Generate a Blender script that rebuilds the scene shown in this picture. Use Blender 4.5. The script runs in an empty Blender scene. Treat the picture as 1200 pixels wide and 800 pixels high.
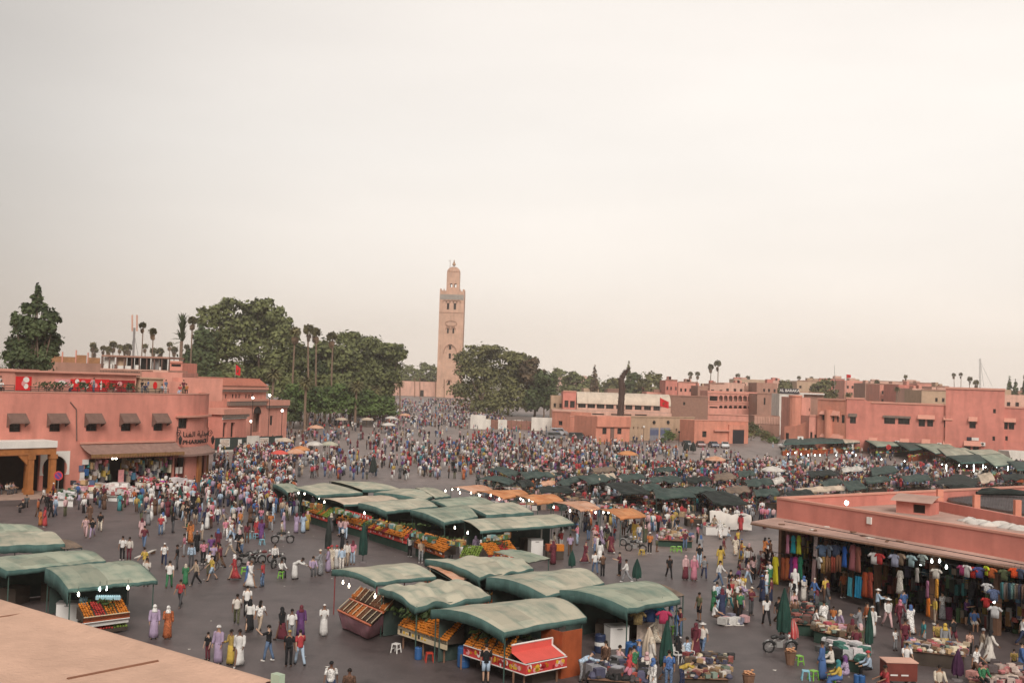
import bpy,bmesh,math,random
import numpy as np
from mathutils import Vector,Matrix
R=math.radians
rnd=random.Random(7)
SC=bpy.context.scene
COL=SC.collection
# ------ camera
EYE=14.0
FPX=1300.0
PITCH=math.atan(47.0/FPX)
ROLL=R(1.9)
_f=Vector((0,math.cos(PITCH),math.sin(PITCH)))
_u0=Vector((0,-math.sin(PITCH),math.cos(PITCH)))
_r0=Vector((1,0,0))
_r=_r0*math.cos(ROLL)+_u0*math.sin(ROLL)
_u=_u0*math.cos(ROLL)-_r0*math.sin(ROLL)
CAMP=Vector((0,0,EYE))
cam=bpy.data.cameras.new('camera')
cam.sensor_width=36.0
cam.lens=FPX/1200.0*36.0
cam.clip_start=0.2
cam.clip_end=20000
cam_o=bpy.data.objects.new('camera',cam)
COL.objects.link(cam_o)
cam_o.matrix_world=Matrix(((_r.x,_u.x,-_f.x,CAMP.x),(_r.y,_u.y,-_f.y,CAMP.y),(_r.z,_u.z,-_f.z,CAMP.z),(0,0,0,1)))
SC.camera=cam_o
# ------ sky, sun, exposure
SUN_EL,SUN_AZ=R(38),R(172)
W=bpy.data.worlds.new('World')
SC.world=W
W.use_nodes=True
nt=W.node_tree
for n in list(nt.nodes):
	nt.nodes.remove(n)
def wn(t,**k):
	n=nt.nodes.new(t)
	for a,b in k.items():
		setattr(n,a,b)
	return n
sky=wn('ShaderNodeTexSky',sky_type='NISHITA',sun_disc=False,sun_elevation=SUN_EL,sun_rotation=SUN_AZ)
sky.dust_density=4.0
tc=wn('ShaderNodeTexCoord')
sep=wn('ShaderNodeSeparateXYZ')
nt.links.new(tc.outputs['Generated'],sep.inputs[0])
ramp=wn('ShaderNodeValToRGB')
cr=ramp.color_ramp
cr.elements[0].position=0.0
cr.elements[0].color=(7.0,6.15,5.35,1)
cr.elements[1].position=1.0
cr.elements[1].color=(6.4,5.9,5.45,1)
for p,c in((0.04,(7.0,6.25,5.55)),(0.10,(6.95,6.4,5.85)),(0.2,(6.8,6.4,5.95)),(0.35,(6.6,6.15,5.7))):
	e=cr.elements.new(p)
	e.color=(*c,1)
nt.links.new(sep.outputs['Z'],ramp.inputs[0])
dotn=wn('ShaderNodeVectorMath',operation='DOT_PRODUCT')
nt.links.new(tc.outputs['Generated'],dotn.inputs[0])
_az,_el=R(13),R(13)
dotn.inputs[1].default_value=(math.sin(_az)*math.cos(_el),math.cos(_az)*math.cos(_el),math.sin(_el))
mr=wn('ShaderNodeMapRange',interpolation_type='SMOOTHSTEP')
nt.links.new(dotn.outputs['Value'],mr.inputs[0])
mr.inputs[1].default_value=0.70
mr.inputs[2].default_value=0.995
mr.inputs[3].default_value=0.55
mr.inputs[4].default_value=1.09
mp=wn('ShaderNodeMapping')
mp.inputs['Scale'].default_value=(1.6,1.6,7.0)
mp.inputs['Rotation'].default_value=(0,R(6),0)
nt.links.new(tc.outputs['Generated'],mp.inputs[0])
nz=wn('ShaderNodeTexNoise')
nz.inputs['Scale'].default_value=1.7
nz.inputs['Detail'].default_value=4.0
nz.inputs['Roughness'].default_value=0.45
nt.links.new(mp.outputs[0],nz.inputs['Vector'])
mr2=wn('ShaderNodeMapRange')
nt.links.new(nz.outputs[0],mr2.inputs[0])
mr2.inputs[1].default_value=0.3
mr2.inputs[2].default_value=0.7
mr2.inputs[3].default_value=0.955
mr2.inputs[4].default_value=1.045
mm=wn('ShaderNodeMath',operation='MULTIPLY')
nt.links.new(mr.outputs[0],mm.inputs[0])
nt.links.new(mr2.outputs[0],mm.inputs[1])
vm=wn('ShaderNodeVectorMath',operation='SCALE')
nt.links.new(ramp.outputs[0],vm.inputs[0])
nt.links.new(mm.outputs[0],vm.inputs['Scale'])
mixw=wn('ShaderNodeMix',data_type='RGBA')
mixw.inputs[0].default_value=0.94
nt.links.new(sky.outputs[0],mixw.inputs[6])
nt.links.new(vm.outputs[0],mixw.inputs[7])
bg=wn('ShaderNodeBackground')
bg.inputs['Strength'].default_value=0.076
nt.links.new(mixw.outputs[2],bg.inputs[0])
wo=wn('ShaderNodeOutputWorld')
nt.links.new(bg.outputs[0],wo.inputs[0])
sl=bpy.data.lights.new('sun','SUN')
sl.energy=1.5
sl.angle=R(28)
sl.color=(1.0,0.93,0.86)
so=bpy.data.objects.new('sun',sl)
COL.objects.link(so)
_sd=Vector((math.sin(SUN_AZ)*math.cos(SUN_EL),math.cos(SUN_AZ)*math.cos(SUN_EL),math.sin(SUN_EL)))
so.rotation_euler=_sd.to_track_quat('Z','Y').to_euler()
so.location=(0,-30,60)
SC.view_settings.view_transform='Standard'
SC.view_settings.look='None'
SC.view_settings.exposure=0.92
SC.view_settings.gamma=1.0
SC.render.engine='CYCLES'
SC.cycles.max_bounces=5
SC.cycles.diffuse_bounces=3
SC.cycles.glossy_bounces=2
SC.cycles.transparent_max_bounces=6
SC.cycles.volume_bounces=2
SC.cycles.use_denoising=True
SC.cycles.caustics_reflective=False
SC.cycles.caustics_refractive=False
# ------ measuring: photo pixel -> place
def ray(px,py):
	return(_f*FPX+_r*(px-600.0)-_u*(py-400.0)).normalized()
def proj(p):
	d=Vector(p)-CAMP
	w=d.dot(_f)
	return 600+FPX*d.dot(_r)/w,400-FPX*d.dot(_u)/w
def terr(x,y):
	t=min(1.0,max(0.0,(y-230.0)/390.0))
	return 4.3*t*t*(3-2*t)
def at(px,py,z=0.0):
	d=ray(px,py)
	t=(z-EYE)/d.z
	return CAMP+d*t
def ground(px,py,dz=0.0):
	z=0.0
	p=at(px,py,dz)
	for _ in range(12):
		z=terr(p.x,p.y)
		p=at(px,py,z+dz)
	return p
def deep(px,py,Y):
	d=ray(px,py)
	return CAMP+d*(Y/d.y)
# ------ materials
MATS={}
def _nodes(name):
	m=bpy.data.materials.new(name)
	m.use_nodes=True
	t=m.node_tree
	b=t.nodes['Principled BSDF']
	return m,t,b
def mat(name,col,rough=0.85,var=0.15,scale=1.5,bump=0.0,bscale=20.0,spec=0.3,streak=0.0,objcol=False,metal=0.0,sheen=0.0,detail=5.0,var2=0.0,scale2=0.15):
	if name in MATS:
		return MATS[name]
	m,t,b=_nodes(name)
	L=t.links.new
	tcn=t.nodes.new('ShaderNodeTexCoord')
	geo=t.nodes.new('ShaderNodeNewGeometry')
	src=tcn.outputs['Object']if objcol else geo.outputs['Position']
	n1=t.nodes.new('ShaderNodeTexNoise')
	n1.inputs['Scale'].default_value=scale
	n1.inputs['Detail'].default_value=detail
	n1.inputs['Roughness'].default_value=0.6
	L(src,n1.inputs['Vector'])
	mrn=t.nodes.new('ShaderNodeMapRange')
	mrn.inputs[1].default_value=0.25
	mrn.inputs[2].default_value=0.75
	mrn.inputs[3].default_value=1.0-var
	mrn.inputs[4].default_value=1.0+var
	L(n1.outputs[0],mrn.inputs[0])
	fac=mrn.outputs[0]
	def mul(a,bb):
		q=t.nodes.new('ShaderNodeMath')
		q.operation='MULTIPLY'
		L(a,q.inputs[0])
		L(bb,q.inputs[1])
		return q.outputs[0]
	if var2:
		n2=t.nodes.new('ShaderNodeTexNoise')
		n2.inputs['Scale'].default_value=scale2
		n2.inputs['Detail'].default_value=3.0
		L(src,n2.inputs['Vector'])
		m2=t.nodes.new('ShaderNodeMapRange')
		m2.inputs[1].default_value=0.3
		m2.inputs[2].default_value=0.7
		m2.inputs[3].default_value=1.0-var2
		m2.inputs[4].default_value=1.0+var2
		L(n2.outputs[0],m2.inputs[0])
		fac=mul(fac,m2.outputs[0])
	if streak:
		mpn=t.nodes.new('ShaderNodeMapping')
		mpn.inputs['Scale'].default_value=(0.55,0.55,0.09)
		L(src,mpn.inputs[0])
		n3=t.nodes.new('ShaderNodeTexNoise')
		n3.inputs['Scale'].default_value=1.6
		n3.inputs['Detail'].default_value=9.0
		L(mpn.outputs[0],n3.inputs['Vector'])
		m3=t.nodes.new('ShaderNodeMapRange')
		m3.inputs[1].default_value=0.42
		m3.inputs[2].default_value=0.72
		m3.inputs[3].default_value=1.0+streak*0.25
		m3.inputs[4].default_value=1.0-streak
		L(n3.outputs[0],m3.inputs[0])
		fac=mul(fac,m3.outputs[0])
	vmn=t.nodes.new('ShaderNodeVectorMath')
	vmn.operation='SCALE'
	if objcol:
		oi=t.nodes.new('ShaderNodeObjectInfo')
		L(oi.outputs['Color'],vmn.inputs[0])
		if name=='fabric':
			n4=t.nodes.new('ShaderNodeTexNoise')
			n4.inputs['Scale'].default_value=16
			L(src,n4.inputs['Vector'])
			m4=t.nodes.new('ShaderNodeMapRange')
			m4.inputs[1].default_value,m4.inputs[2].default_value,m4.inputs[3].default_value,m4.inputs[4].default_value=.42,.58,.66,1.28
			L(n4.outputs[0],m4.inputs[0])
			g4=t.nodes.new('ShaderNodeMath')
			g4.operation='GREATER_THAN'
			L(oi.outputs['Random'],g4.inputs[0])
			g4.inputs[1].default_value=.72
			x4=t.nodes.new('ShaderNodeMix')
			L(g4.outputs[0],x4.inputs[0])
			x4.inputs[2].default_value=1.0
			L(m4.outputs[0],x4.inputs[3])
			fac=mul(fac,x4.outputs[0])
			mf=t.nodes.new('ShaderNodeMapping')
			mf.inputs['Scale'].default_value=(11,11,2.2)
			L(src,mf.inputs[0])
			nf=t.nodes.new('ShaderNodeTexNoise')
			nf.inputs['Scale'].default_value=1.0
			L(mf.outputs[0],nf.inputs['Vector'])
			bf=t.nodes.new('ShaderNodeBump')
			bf.inputs['Strength'].default_value=.8
			bf.inputs['Distance'].default_value=.06
			L(nf.outputs[0],bf.inputs['Height'])
			L(bf.outputs[0],b.inputs['Normal'])
	else:
		vmn.inputs[0].default_value=col[:3]
	L(fac,vmn.inputs['Scale'])
	L(vmn.outputs[0],b.inputs['Base Color'])
	b.inputs['Roughness'].default_value=rough
	b.inputs['Specular IOR Level'].default_value=spec
	b.inputs['Metallic'].default_value=metal
	if sheen:
		b.inputs['Sheen Weight'].default_value=sheen
	if bump:
		nb=t.nodes.new('ShaderNodeTexNoise')
		nb.inputs['Scale'].default_value=bscale
		nb.inputs['Detail'].default_value=4.0
		L(src,nb.inputs['Vector'])
		bn=t.nodes.new('ShaderNodeBump')
		bn.inputs['Strength'].default_value=bump
		bn.inputs['Distance'].default_value=0.05
		L(nb.outputs[0],bn.inputs['Height'])
		L(bn.outputs[0],b.inputs['Normal'])
	MATS[name]=m
	return m
def vcol_mat(name,rough=0.85,var=0.12,scale=8.0,attr='col',spec=0.25,trans=0.0):
	if name in MATS:
		return MATS[name]
	m,t,b=_nodes(name)
	L=t.links.new
	a=t.nodes.new('ShaderNodeAttribute')
	a.attribute_name=attr
	geo=t.nodes.new('ShaderNodeNewGeometry')
	n1=t.nodes.new('ShaderNodeTexNoise')
	n1.inputs['Scale'].default_value=scale
	L(geo.outputs['Position'],n1.inputs['Vector'])
	mrn=t.nodes.new('ShaderNodeMapRange')
	mrn.inputs[1].default_value=0.3
	mrn.inputs[2].default_value=0.7
	mrn.inputs[3].default_value=1-var
	mrn.inputs[4].default_value=1+var
	L(n1.outputs[0],mrn.inputs[0])
	vmn=t.nodes.new('ShaderNodeVectorMath')
	vmn.operation='SCALE'
	L(a.outputs['Color'],vmn.inputs[0])
	L(mrn.outputs[0],vmn.inputs['Scale'])
	L(vmn.outputs[0],b.inputs['Base Color'])
	b.inputs['Roughness'].default_value=rough
	b.inputs['Specular IOR Level'].default_value=spec
	MATS[name]=m
	return m
def glow_mat(name,col,s):
	if name in MATS:
		return MATS[name]
	m,t,b=_nodes(name)
	b.inputs['Base Color'].default_value=(*col,1)
	b.inputs['Emission Color'].default_value=(*col,1)
	b.inputs['Emission Strength'].default_value=s
	MATS[name]=m
	return m
# ------ mesh building
class MB:
	def __init__(s):
		s.v,s.f,s.m,s.c=[],[],[],None
	def add(s,vs,fs,mi=0):
		o=len(s.v)
		s.v.extend(Vector(p)for p in vs)
		for f in fs:
			s.f.append([i+o for i in f])
			s.m.append(mi)
		return s
	def quad(s,a,b,c,d,mi=0):
		return s.add((a,b,c,d),((0,1,2,3),),mi)
	def obox(s,o,ux,uy,uz,mi=0):
		o,ux,uy,uz=Vector(o),Vector(ux),Vector(uy),Vector(uz)
		vs=[o,o+ux,o+ux+uy,o+uy,o+uz,o+ux+uz,o+ux+uy+uz,o+uy+uz]
		return s.add(vs,((0,3,2,1),(4,5,6,7),(0,1,5,4),(1,2,6,5),(2,3,7,6),(3,0,4,7)),mi)
	def box(s,c,size,rz=0.0,mi=0):
		cx,sx=math.cos(rz),math.sin(rz)
		ux,uy,uz=Vector((cx,sx,0))*size[0],Vector((-sx,cx,0))*size[1],Vector((0,0,size[2]))
		return s.obox(Vector(c)-ux/2-uy/2-uz/2,ux,uy,uz,mi)
	def tube(s,pts,rad,n=8,mi=0,cap=True,squash=None):
		pts=[Vector(p)for p in pts]
		k=len(pts)
		if not hasattr(rad,'__len__'):
			rad=[rad]*k
		vs,fs=[],[]
		side=None
		for i,p in enumerate(pts):
			d=(pts[min(i+1,k-1)]-pts[max(i-1,0)])
			if d.length<1e-9:
				d=Vector((0,0,1))
			d.normalize()
			if side is None:
				side=d.orthogonal().normalized()
			side=(side-d*side.dot(d))
			if side.length<1e-6:
				side=d.orthogonal()
			side.normalize()
			up=d.cross(side)
			r=rad[i]
			for j in range(n):
				a=2*math.pi*j/n
				vs.append(p+side*(math.cos(a)*r)+up*(math.sin(a)*r))
		for i in range(k-1):
			for j in range(n):
				a,b=i*n+j,i*n+(j+1)%n
				fs.append((a,b,b+n,a+n))
		if cap:
			fs.append(tuple(range(n-1,-1,-1)))
			fs.append(tuple((k-1)*n+j for j in range(n)))
		return s.add(vs,fs,mi)
	def rings(s,rings,mi=0,cap=True):
		n=len(rings[0])
		vs=[p for r in rings for p in r]
		fs=[]
		for i in range(len(rings)-1):
			for j in range(n):
				a,b=i*n+j,i*n+(j+1)%n
				fs.append((a,b,b+n,a+n))
		if cap:
			fs.append(tuple(range(n-1,-1,-1)))
			fs.append(tuple((len(rings)-1)*n+j for j in range(n)))
		return s.add(vs,fs,mi)
	def lathe(s,prof,c=(0,0,0),n=12,mi=0,cap=True):
		c=Vector(c)
		return s.rings([[c+Vector((math.cos(2*math.pi*j/n)*r,math.sin(2*math.pi*j/n)*r,z))for j in range(n)]for r,z in prof],mi,cap)
	def ball(s,c,r,n=8,m=5,mi=0,sq=1.0):
		return s.lathe([(max(1e-4,math.sin(math.pi*i/m))*r,-math.cos(math.pi*i/m)*r*sq)for i in range(m+1)],c,n,mi,False)
	def prism(s,poly,z0,z1,mi=0):
		n=len(poly)
		vs=[Vector((p[0],p[1],z0))for p in poly]+[Vector((p[0],p[1],z1))for p in poly]
		fs=[tuple(range(n-1,-1,-1)),tuple(range(n,2*n))]+[(i,(i+1)%n,(i+1)%n+n,i+n)for i in range(n)]
		return s.add(vs,fs,mi)
	def grid(s,fn,nu,nv,mi=0,thick=0.0):
		vs=[Vector(fn(i/nu,j/nv))for i in range(nu+1)for j in range(nv+1)]
		fs=[(i*(nv+1)+j,(i+1)*(nv+1)+j,(i+1)*(nv+1)+j+1,i*(nv+1)+j+1)for i in range(nu)for j in range(nv)]
		return s.add(vs,fs,mi)
	def merge(s,o,M=None,mi=None):
		off=len(s.v)
		s.v.extend((M@p)if M is not None else p for p in o.v)
		s.f.extend([i+off for i in f]for f in o.f)
		s.m.extend(o.m if mi is None else[mi]*len(o.m))
		return s
	def mesh(s,name,mats,loc=(0,0,0),smooth=False):
		me=bpy.data.meshes.new(name)
		l=Vector(loc)
		me.from_pydata([tuple(p-l)for p in s.v],[],s.f)
		for mm_ in(mats if isinstance(mats,(list,tuple))else[mats]):
			me.materials.append(mm_)
		me.polygons.foreach_set('material_index',s.m)
		if smooth:
			me.polygons.foreach_set('use_smooth',[True]*len(s.f))
		me.update()
		return me
	def build(s,name,mats,parent=None,smooth=False,label=None,loc=None,kind=None):
		if loc is None:
			loc=(0,0,0)
		me=s.mesh(name,mats,loc,smooth)
		return put(name,me,parent,loc,label,kind)
def put(name,me,parent=None,loc=(0,0,0),label=None,kind=None):
	o=bpy.data.objects.new(name,me)
	o.location=loc
	COL.objects.link(o)
	if parent is not None:
		o.parent=parent
		if parent.parent is None:
			o.matrix_parent_inverse=Matrix.Translation(-Vector(parent.location))
	if label:
		o['label']=label
	if kind:
		o['kind']=kind
	return o
def tag(o,label,cat,group=None):
	o['label']=label
	o['category']=cat
	if group:
		o['group']=group
	return o
LANDMARKS=[]
def thing(name,label,cat,loc=(0,0,0),group=None):
	o=bpy.data.objects.new(name,None)
	COL.objects.link(o)
	o.location=loc
	o.empty_display_size=0.3
	return tag(o,label,cat,group)
KIDS={}
def copy_thing(root,loc,rz=0.0,sc=1.0,label=None,group=None,kids=None):
	r=root.copy()
	COL.objects.link(r)
	r.location=loc
	r.rotation_euler=(0,0,rz)
	r.scale=(sc,sc,sc)if not hasattr(sc,'__len__')else sc
	if label:
		r['label']=label
	if group:
		r['group']=group
	for ch in(kids if kids is not None else list(root.children)):
		c=ch.copy()
		COL.objects.link(c)
		c.parent=r
		for g in ch.children:
			d=g.copy()
			COL.objects.link(d)
			d.parent=c
	return r
def struct(o):
	o['kind']='structure'
	return o
def text_mesh(txt,size,align='CENTER',extrude=0.01,bold=0.0):
	cu=bpy.data.curves.new('lettering','FONT')
	cu.body=txt
	cu.size=size
	cu.align_x=align
	cu.align_y='CENTER'
	cu.extrude=extrude
	cu.offset=bold
	cu.resolution_u=3
	ob=bpy.data.objects.new('lettering',cu)
	COL.objects.link(ob)
	bpy.context.view_layer.update()
	me=bpy.data.meshes.new_from_object(ob.evaluated_get(bpy.context.evaluated_depsgraph_get()))
	bpy.data.objects.remove(ob)
	bpy.data.curves.remove(cu)
	return me
def bake_mod(me,mods):
	ob=bpy.data.objects.new('tmp',me)
	COL.objects.link(ob)
	mods(ob)
	bpy.context.view_layer.update()
	out=bpy.data.meshes.new_from_object(ob.evaluated_get(bpy.context.evaluated_depsgraph_get()))
	bpy.data.objects.remove(ob)
	return out
class Facade:
	def __init__(s,p0,p1):
		s.o=Vector((p0[0],p0[1],0))
		d=Vector((p1[0]-p0[0],p1[1]-p0[1],0))
		s.L=d.length
		s.u=d.normalized()
		s.n=Vector((s.u.y,-s.u.x,0))
		s.z=Vector((0,0,1))
	def P(s,u,z,out=0.0):
		return s.o+s.u*u+s.n*out+Vector((0,0,z))
	def px(s,x,y,out=0.0):
		d=ray(x,y)
		t=(s.o+s.n*out-CAMP).dot(s.n)/d.dot(s.n)
		p=CAMP+d*t-s.o
		return p.dot(s.u),p.z
	def rect(s,x0,y0,x1,y1,out=0.0):
		ym,xm=(y0+y1)/2,(x0+x1)/2
		a,b=s.px(x0,ym,out)[0],s.px(x1,ym,out)[0]
		return a,s.px(xm,y1,out)[1],b,s.px(xm,y0,out)[1]
	def block(s,mb,u0,z0,u1,z1,out0,out1,mi=0):
		return mb.obox(s.P(u0,z0,out0),s.u*(u1-u0),-s.n*(out0-out1),s.z*(z1-z0),mi)
	def wall(s,mb,u0,u1,z0,z1,ops=(),th=0.35,mi=0,rmi=None):
		rmi=mi if rmi is None else rmi
		us=sorted({u0,u1,*[min(max(q,u0),u1)for o in ops for q in(o[0],o[2])]})
		zs=sorted({z0,z1,*[min(max(q,z0),z1)for o in ops for q in(o[1],o[3])]})
		for i in range(len(us)-1):
			for j in range(len(zs)-1):
				cu,cz=(us[i]+us[i+1])/2,(zs[j]+zs[j+1])/2
				if any(o[0]<cu<o[2]and o[1]<cz<o[3]for o in ops):
					continue
				mb.quad(s.P(us[i],zs[j]),s.P(us[i+1],zs[j]),s.P(us[i+1],zs[j+1]),s.P(us[i],zs[j+1]),mi)
		for a,b,c,d in ops:
			mb.quad(s.P(a,b),s.P(a,d),s.P(a,d,-th),s.P(a,b,-th),rmi)
			mb.quad(s.P(c,b),s.P(c,b,-th),s.P(c,d,-th),s.P(c,d),rmi)
			mb.quad(s.P(a,d),s.P(c,d),s.P(c,d,-th),s.P(a,d,-th),rmi)
			mb.quad(s.P(a,b),s.P(a,b,-th),s.P(c,b,-th),s.P(c,b),rmi)
		return mb
	def body(s,mb,u0,u1,z0,z1,depth,mi=0,roof=None,rz=None):
		b=-depth
		mb.quad(s.P(u1,z0),s.P(u1,z0,b),s.P(u1,z1,b),s.P(u1,z1),mi)
		mb.quad(s.P(u0,z0,b),s.P(u0,z0),s.P(u0,z1),s.P(u0,z1,b),mi)
		mb.quad(s.P(u1,z0,b),s.P(u0,z0,b),s.P(u0,z1,b),s.P(u1,z1,b),mi)
		return mb
	def window(s,parent,o,th=0.3,fm='frame_dark',gm='glass_dark',bars=(1,0),name='window'):
		a,b,c,d=o
		fr=MB()
		w=min(0.09,(c-a)*0.12)
		q0,q1=-th+0.07,-th
		s.block(fr,a,b,a+w,d,q0,q1)
		s.block(fr,c-w,b,c,d,q0,q1)
		s.block(fr,a+w,b,c-w,b+w,q0,q1)
		s.block(fr,a+w,d-w,c-w,d,q0,q1)
		for i in range(bars[0]):
			m_=a+(c-a)*(i+1)/(bars[0]+1)
			s.block(fr,m_-w/2,b+w,m_+w/2,d-w,q0-.005,q1)
		for i in range(bars[1]):
			m_=b+(d-b)*(i+1)/(bars[1]+1)
			s.block(fr,a+w,m_-w/2,c-w,m_+w/2,q0-.01,q1)
		f=fr.build(name,MATS[fm],parent)
		pn=MB()
		pn.quad(s.P(a+.01,b+.01,-th+.02),s.P(c-.01,b+.01,-th+.02),s.P(c-.01,d-.01,-th+.02),s.P(a+.01,d-.01,-th+.02))
		pn.build('pane',MATS[gm],f)
		return f
# ------ shared materials
PLASTER=dict(rough=0.92,var=0.10,scale=0.9,bump=0.25,bscale=6.0,streak=0.16,spec=0.15,var2=0.10,scale2=0.12)
mat('plaster_pink',(0.62,0.25,0.195),**PLASTER)
mat('plaster_salmon',(0.63,0.285,0.22),**PLASTER)
mat('plaster_red',(0.58,0.22,0.175),**PLASTER)
mat('plaster_orange',(0.60,0.25,0.175),**PLASTER)
mat('plaster_tan',(0.46,0.32,0.22),**PLASTER)
mat('plaster_brown',(0.36,0.20,0.15),**PLASTER)
mat('plaster_pale',(0.60,0.36,0.28),**PLASTER)
mat('plaster_cream',(0.62,0.52,0.42),**PLASTER)
mat('minaret_stone',(0.55,0.345,0.25),rough=0.95,var=0.16,scale=0.35,bump=0.4,bscale=2.0,streak=0.12,var2=0.08,scale2=0.05)
mat('tile_grey',(0.30,0.27,0.24),var=0.3,scale=1.2)
mat('trim_pink',(0.60,0.29,0.22),rough=0.9,var=0.08,scale=1.0,spec=0.15)
mat('roof_felt',(0.22,0.16,0.14),var=0.25,scale=0.6)
mat('roof_grey',(0.17,0.15,0.15),var=0.3,scale=0.8,bump=0.3)
mat('wood',(0.36,0.14,0.045),rough=0.6,var=0.25,scale=2.0,streak=0.25)
mat('wood_old',(0.20,0.11,0.07),rough=0.8,var=0.3,scale=2.0)
mat('white_paint',(0.72,0.69,0.64),var=0.08,scale=1.0,streak=0.1)
mat('awning_brown',(0.17,0.105,0.085),var=0.2,scale=2.0)
mat('canopy_board',(0.44,0.29,0.24),rough=0.95,var=0.16,scale=0.8,streak=0.0,var2=0.12,scale2=0.2)
mat('frame_dark',(0.045,0.035,0.03),rough=0.5,var=0.1)
mat('glass_dark',(0.018,0.02,0.018),rough=0.18,var=0.2,scale=0.7,spec=0.5)
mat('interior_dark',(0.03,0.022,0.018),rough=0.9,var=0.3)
mat('iron_black',(0.02,0.02,0.02),rough=0.5)
mat('metal_grey',(0.30,0.29,0.28),rough=0.45,metal=0.3)
mat('red_print',(0.62,0.018,0.02),rough=0.6,var=0.06)
mat('red_dark',(0.30,0.012,0.016),rough=0.7,var=0.3,scale=3)
mat('flag_red',(0.60,0.02,0.025),rough=0.8,var=0.05)
mat('flag_green',(0.02,0.15,0.05),rough=0.8)
mat('hoarding_green',(0.035,0.05,0.045),rough=0.7,var=0.2)
mat('poster',(0.55,0.45,0.38),rough=0.6,var=0.6,scale=3.0)
mat('lime_white',(0.66,0.62,0.56),var=0.12,scale=0.6,streak=0.15)
mat('brick_wall',(0.27,0.15,0.11),var=0.2,scale=1.5,bump=0.6,bscale=6)
glow_mat('bulb',(1.0,0.88,0.70),8.0)
glow_mat('bulb_cool',(0.9,1.0,0.95),9.0)
glow_mat('bulb_warm',(1.0,0.55,0.3),6.0)
def ground_mat():
	m,t,b=_nodes('asphalt')
	L=t.links.new
	geo=t.nodes.new('ShaderNodeNewGeometry')
	def noise(sc,det,lo,hi,a,c,vec=None):
		n=t.nodes.new('ShaderNodeTexNoise')
		n.inputs['Scale'].default_value=sc
		n.inputs['Detail'].default_value=det
		n.inputs['Roughness'].default_value=0.62
		L(vec or geo.outputs['Position'],n.inputs['Vector'])
		q=t.nodes.new('ShaderNodeMapRange')
		q.inputs[1].default_value,q.inputs[2].default_value,q.inputs[3].default_value,q.inputs[4].default_value=lo,hi,a,c
		L(n.outputs[0],q.inputs[0])
		return q.outputs[0]
	def mul(a,c):
		q=t.nodes.new('ShaderNodeMath')
		q.operation='MULTIPLY'
		L(a,q.inputs[0])
		L(c,q.inputs[1])
		return q.outputs[0]
	f=mul(noise(0.06,5,.3,.7,0.80,1.18),noise(0.7,7,.35,.7,1.10,0.80))
	f=mul(f,noise(0.30,7,.54,.66,1.0,0.60))
	f=mul(f,noise(7.0,4,.3,.7,0.84,1.16))
	mp_=t.nodes.new('ShaderNodeMapping')
	mp_.inputs['Rotation'].default_value=(0,0,R(38))
	mp_.inputs['Scale'].default_value=(0.25,0.04,1)
	L(geo.outputs['Position'],mp_.inputs[0])
	f=mul(f,noise(1.0,3,.42,.6,0.90,1.08,mp_.outputs[0]))
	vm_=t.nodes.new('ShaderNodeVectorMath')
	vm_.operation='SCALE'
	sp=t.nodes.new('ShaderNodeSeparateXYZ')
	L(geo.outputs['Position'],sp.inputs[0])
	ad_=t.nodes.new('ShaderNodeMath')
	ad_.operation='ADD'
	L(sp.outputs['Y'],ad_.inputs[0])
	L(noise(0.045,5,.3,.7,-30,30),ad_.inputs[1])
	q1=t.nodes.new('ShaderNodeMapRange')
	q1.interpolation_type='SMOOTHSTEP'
	q1.inputs[1].default_value,q1.inputs[2].default_value=105,215  # paler with distance: grazing sky sheen put into the ground colour
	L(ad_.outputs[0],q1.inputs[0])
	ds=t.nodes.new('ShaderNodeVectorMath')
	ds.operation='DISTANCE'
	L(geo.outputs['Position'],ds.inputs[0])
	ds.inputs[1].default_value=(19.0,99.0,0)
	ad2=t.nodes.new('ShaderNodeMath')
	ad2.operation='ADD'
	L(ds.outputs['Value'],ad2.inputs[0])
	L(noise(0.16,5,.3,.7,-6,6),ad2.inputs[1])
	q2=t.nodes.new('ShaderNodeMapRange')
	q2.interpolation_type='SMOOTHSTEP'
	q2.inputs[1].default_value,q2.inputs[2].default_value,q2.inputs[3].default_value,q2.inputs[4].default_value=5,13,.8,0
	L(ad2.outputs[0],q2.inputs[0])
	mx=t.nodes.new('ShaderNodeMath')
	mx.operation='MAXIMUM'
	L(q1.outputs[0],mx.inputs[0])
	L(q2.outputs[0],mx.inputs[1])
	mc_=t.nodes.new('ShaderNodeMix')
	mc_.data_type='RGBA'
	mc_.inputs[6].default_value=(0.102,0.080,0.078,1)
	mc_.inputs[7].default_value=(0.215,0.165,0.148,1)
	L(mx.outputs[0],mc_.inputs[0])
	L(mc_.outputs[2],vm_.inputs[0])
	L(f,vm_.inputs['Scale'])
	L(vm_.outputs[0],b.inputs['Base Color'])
	b.inputs['Roughness'].default_value=0.55
	b.inputs['Specular IOR Level'].default_value=0.45
	n=t.nodes.new('ShaderNodeTexNoise')
	n.inputs['Scale'].default_value=14
	L(geo.outputs['Position'],n.inputs['Vector'])
	bn=t.nodes.new('ShaderNodeBump')
	bn.inputs['Strength'].default_value=0.35
	bn.inputs['Distance'].default_value=0.03
	L(n.outputs[0],bn.inputs['Height'])
	L(bn.outputs[0],b.inputs['Normal'])
	return m
g=MB()
_xs=[-1700,-1200]+[-600+40*i for i in range(31)]+[1200,1700]
_ys=[-30,0]+[40*i for i in range(1,6)]+[230+20*i for i in range(20)]+[640,700,900,1400,1900]
nv_=len(_ys)
g.add([(x,y,terr(x,y))for x in _xs for y in _ys],[(i*nv_+j,(i+1)*nv_+j,(i+1)*nv_+j+1,i*nv_+j+1)for i in range(len(_xs)-1)for j in range(nv_-1)])
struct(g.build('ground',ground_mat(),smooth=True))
_a,_b=ground(-60,588),ground(96,583)
pv=MB()
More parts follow.
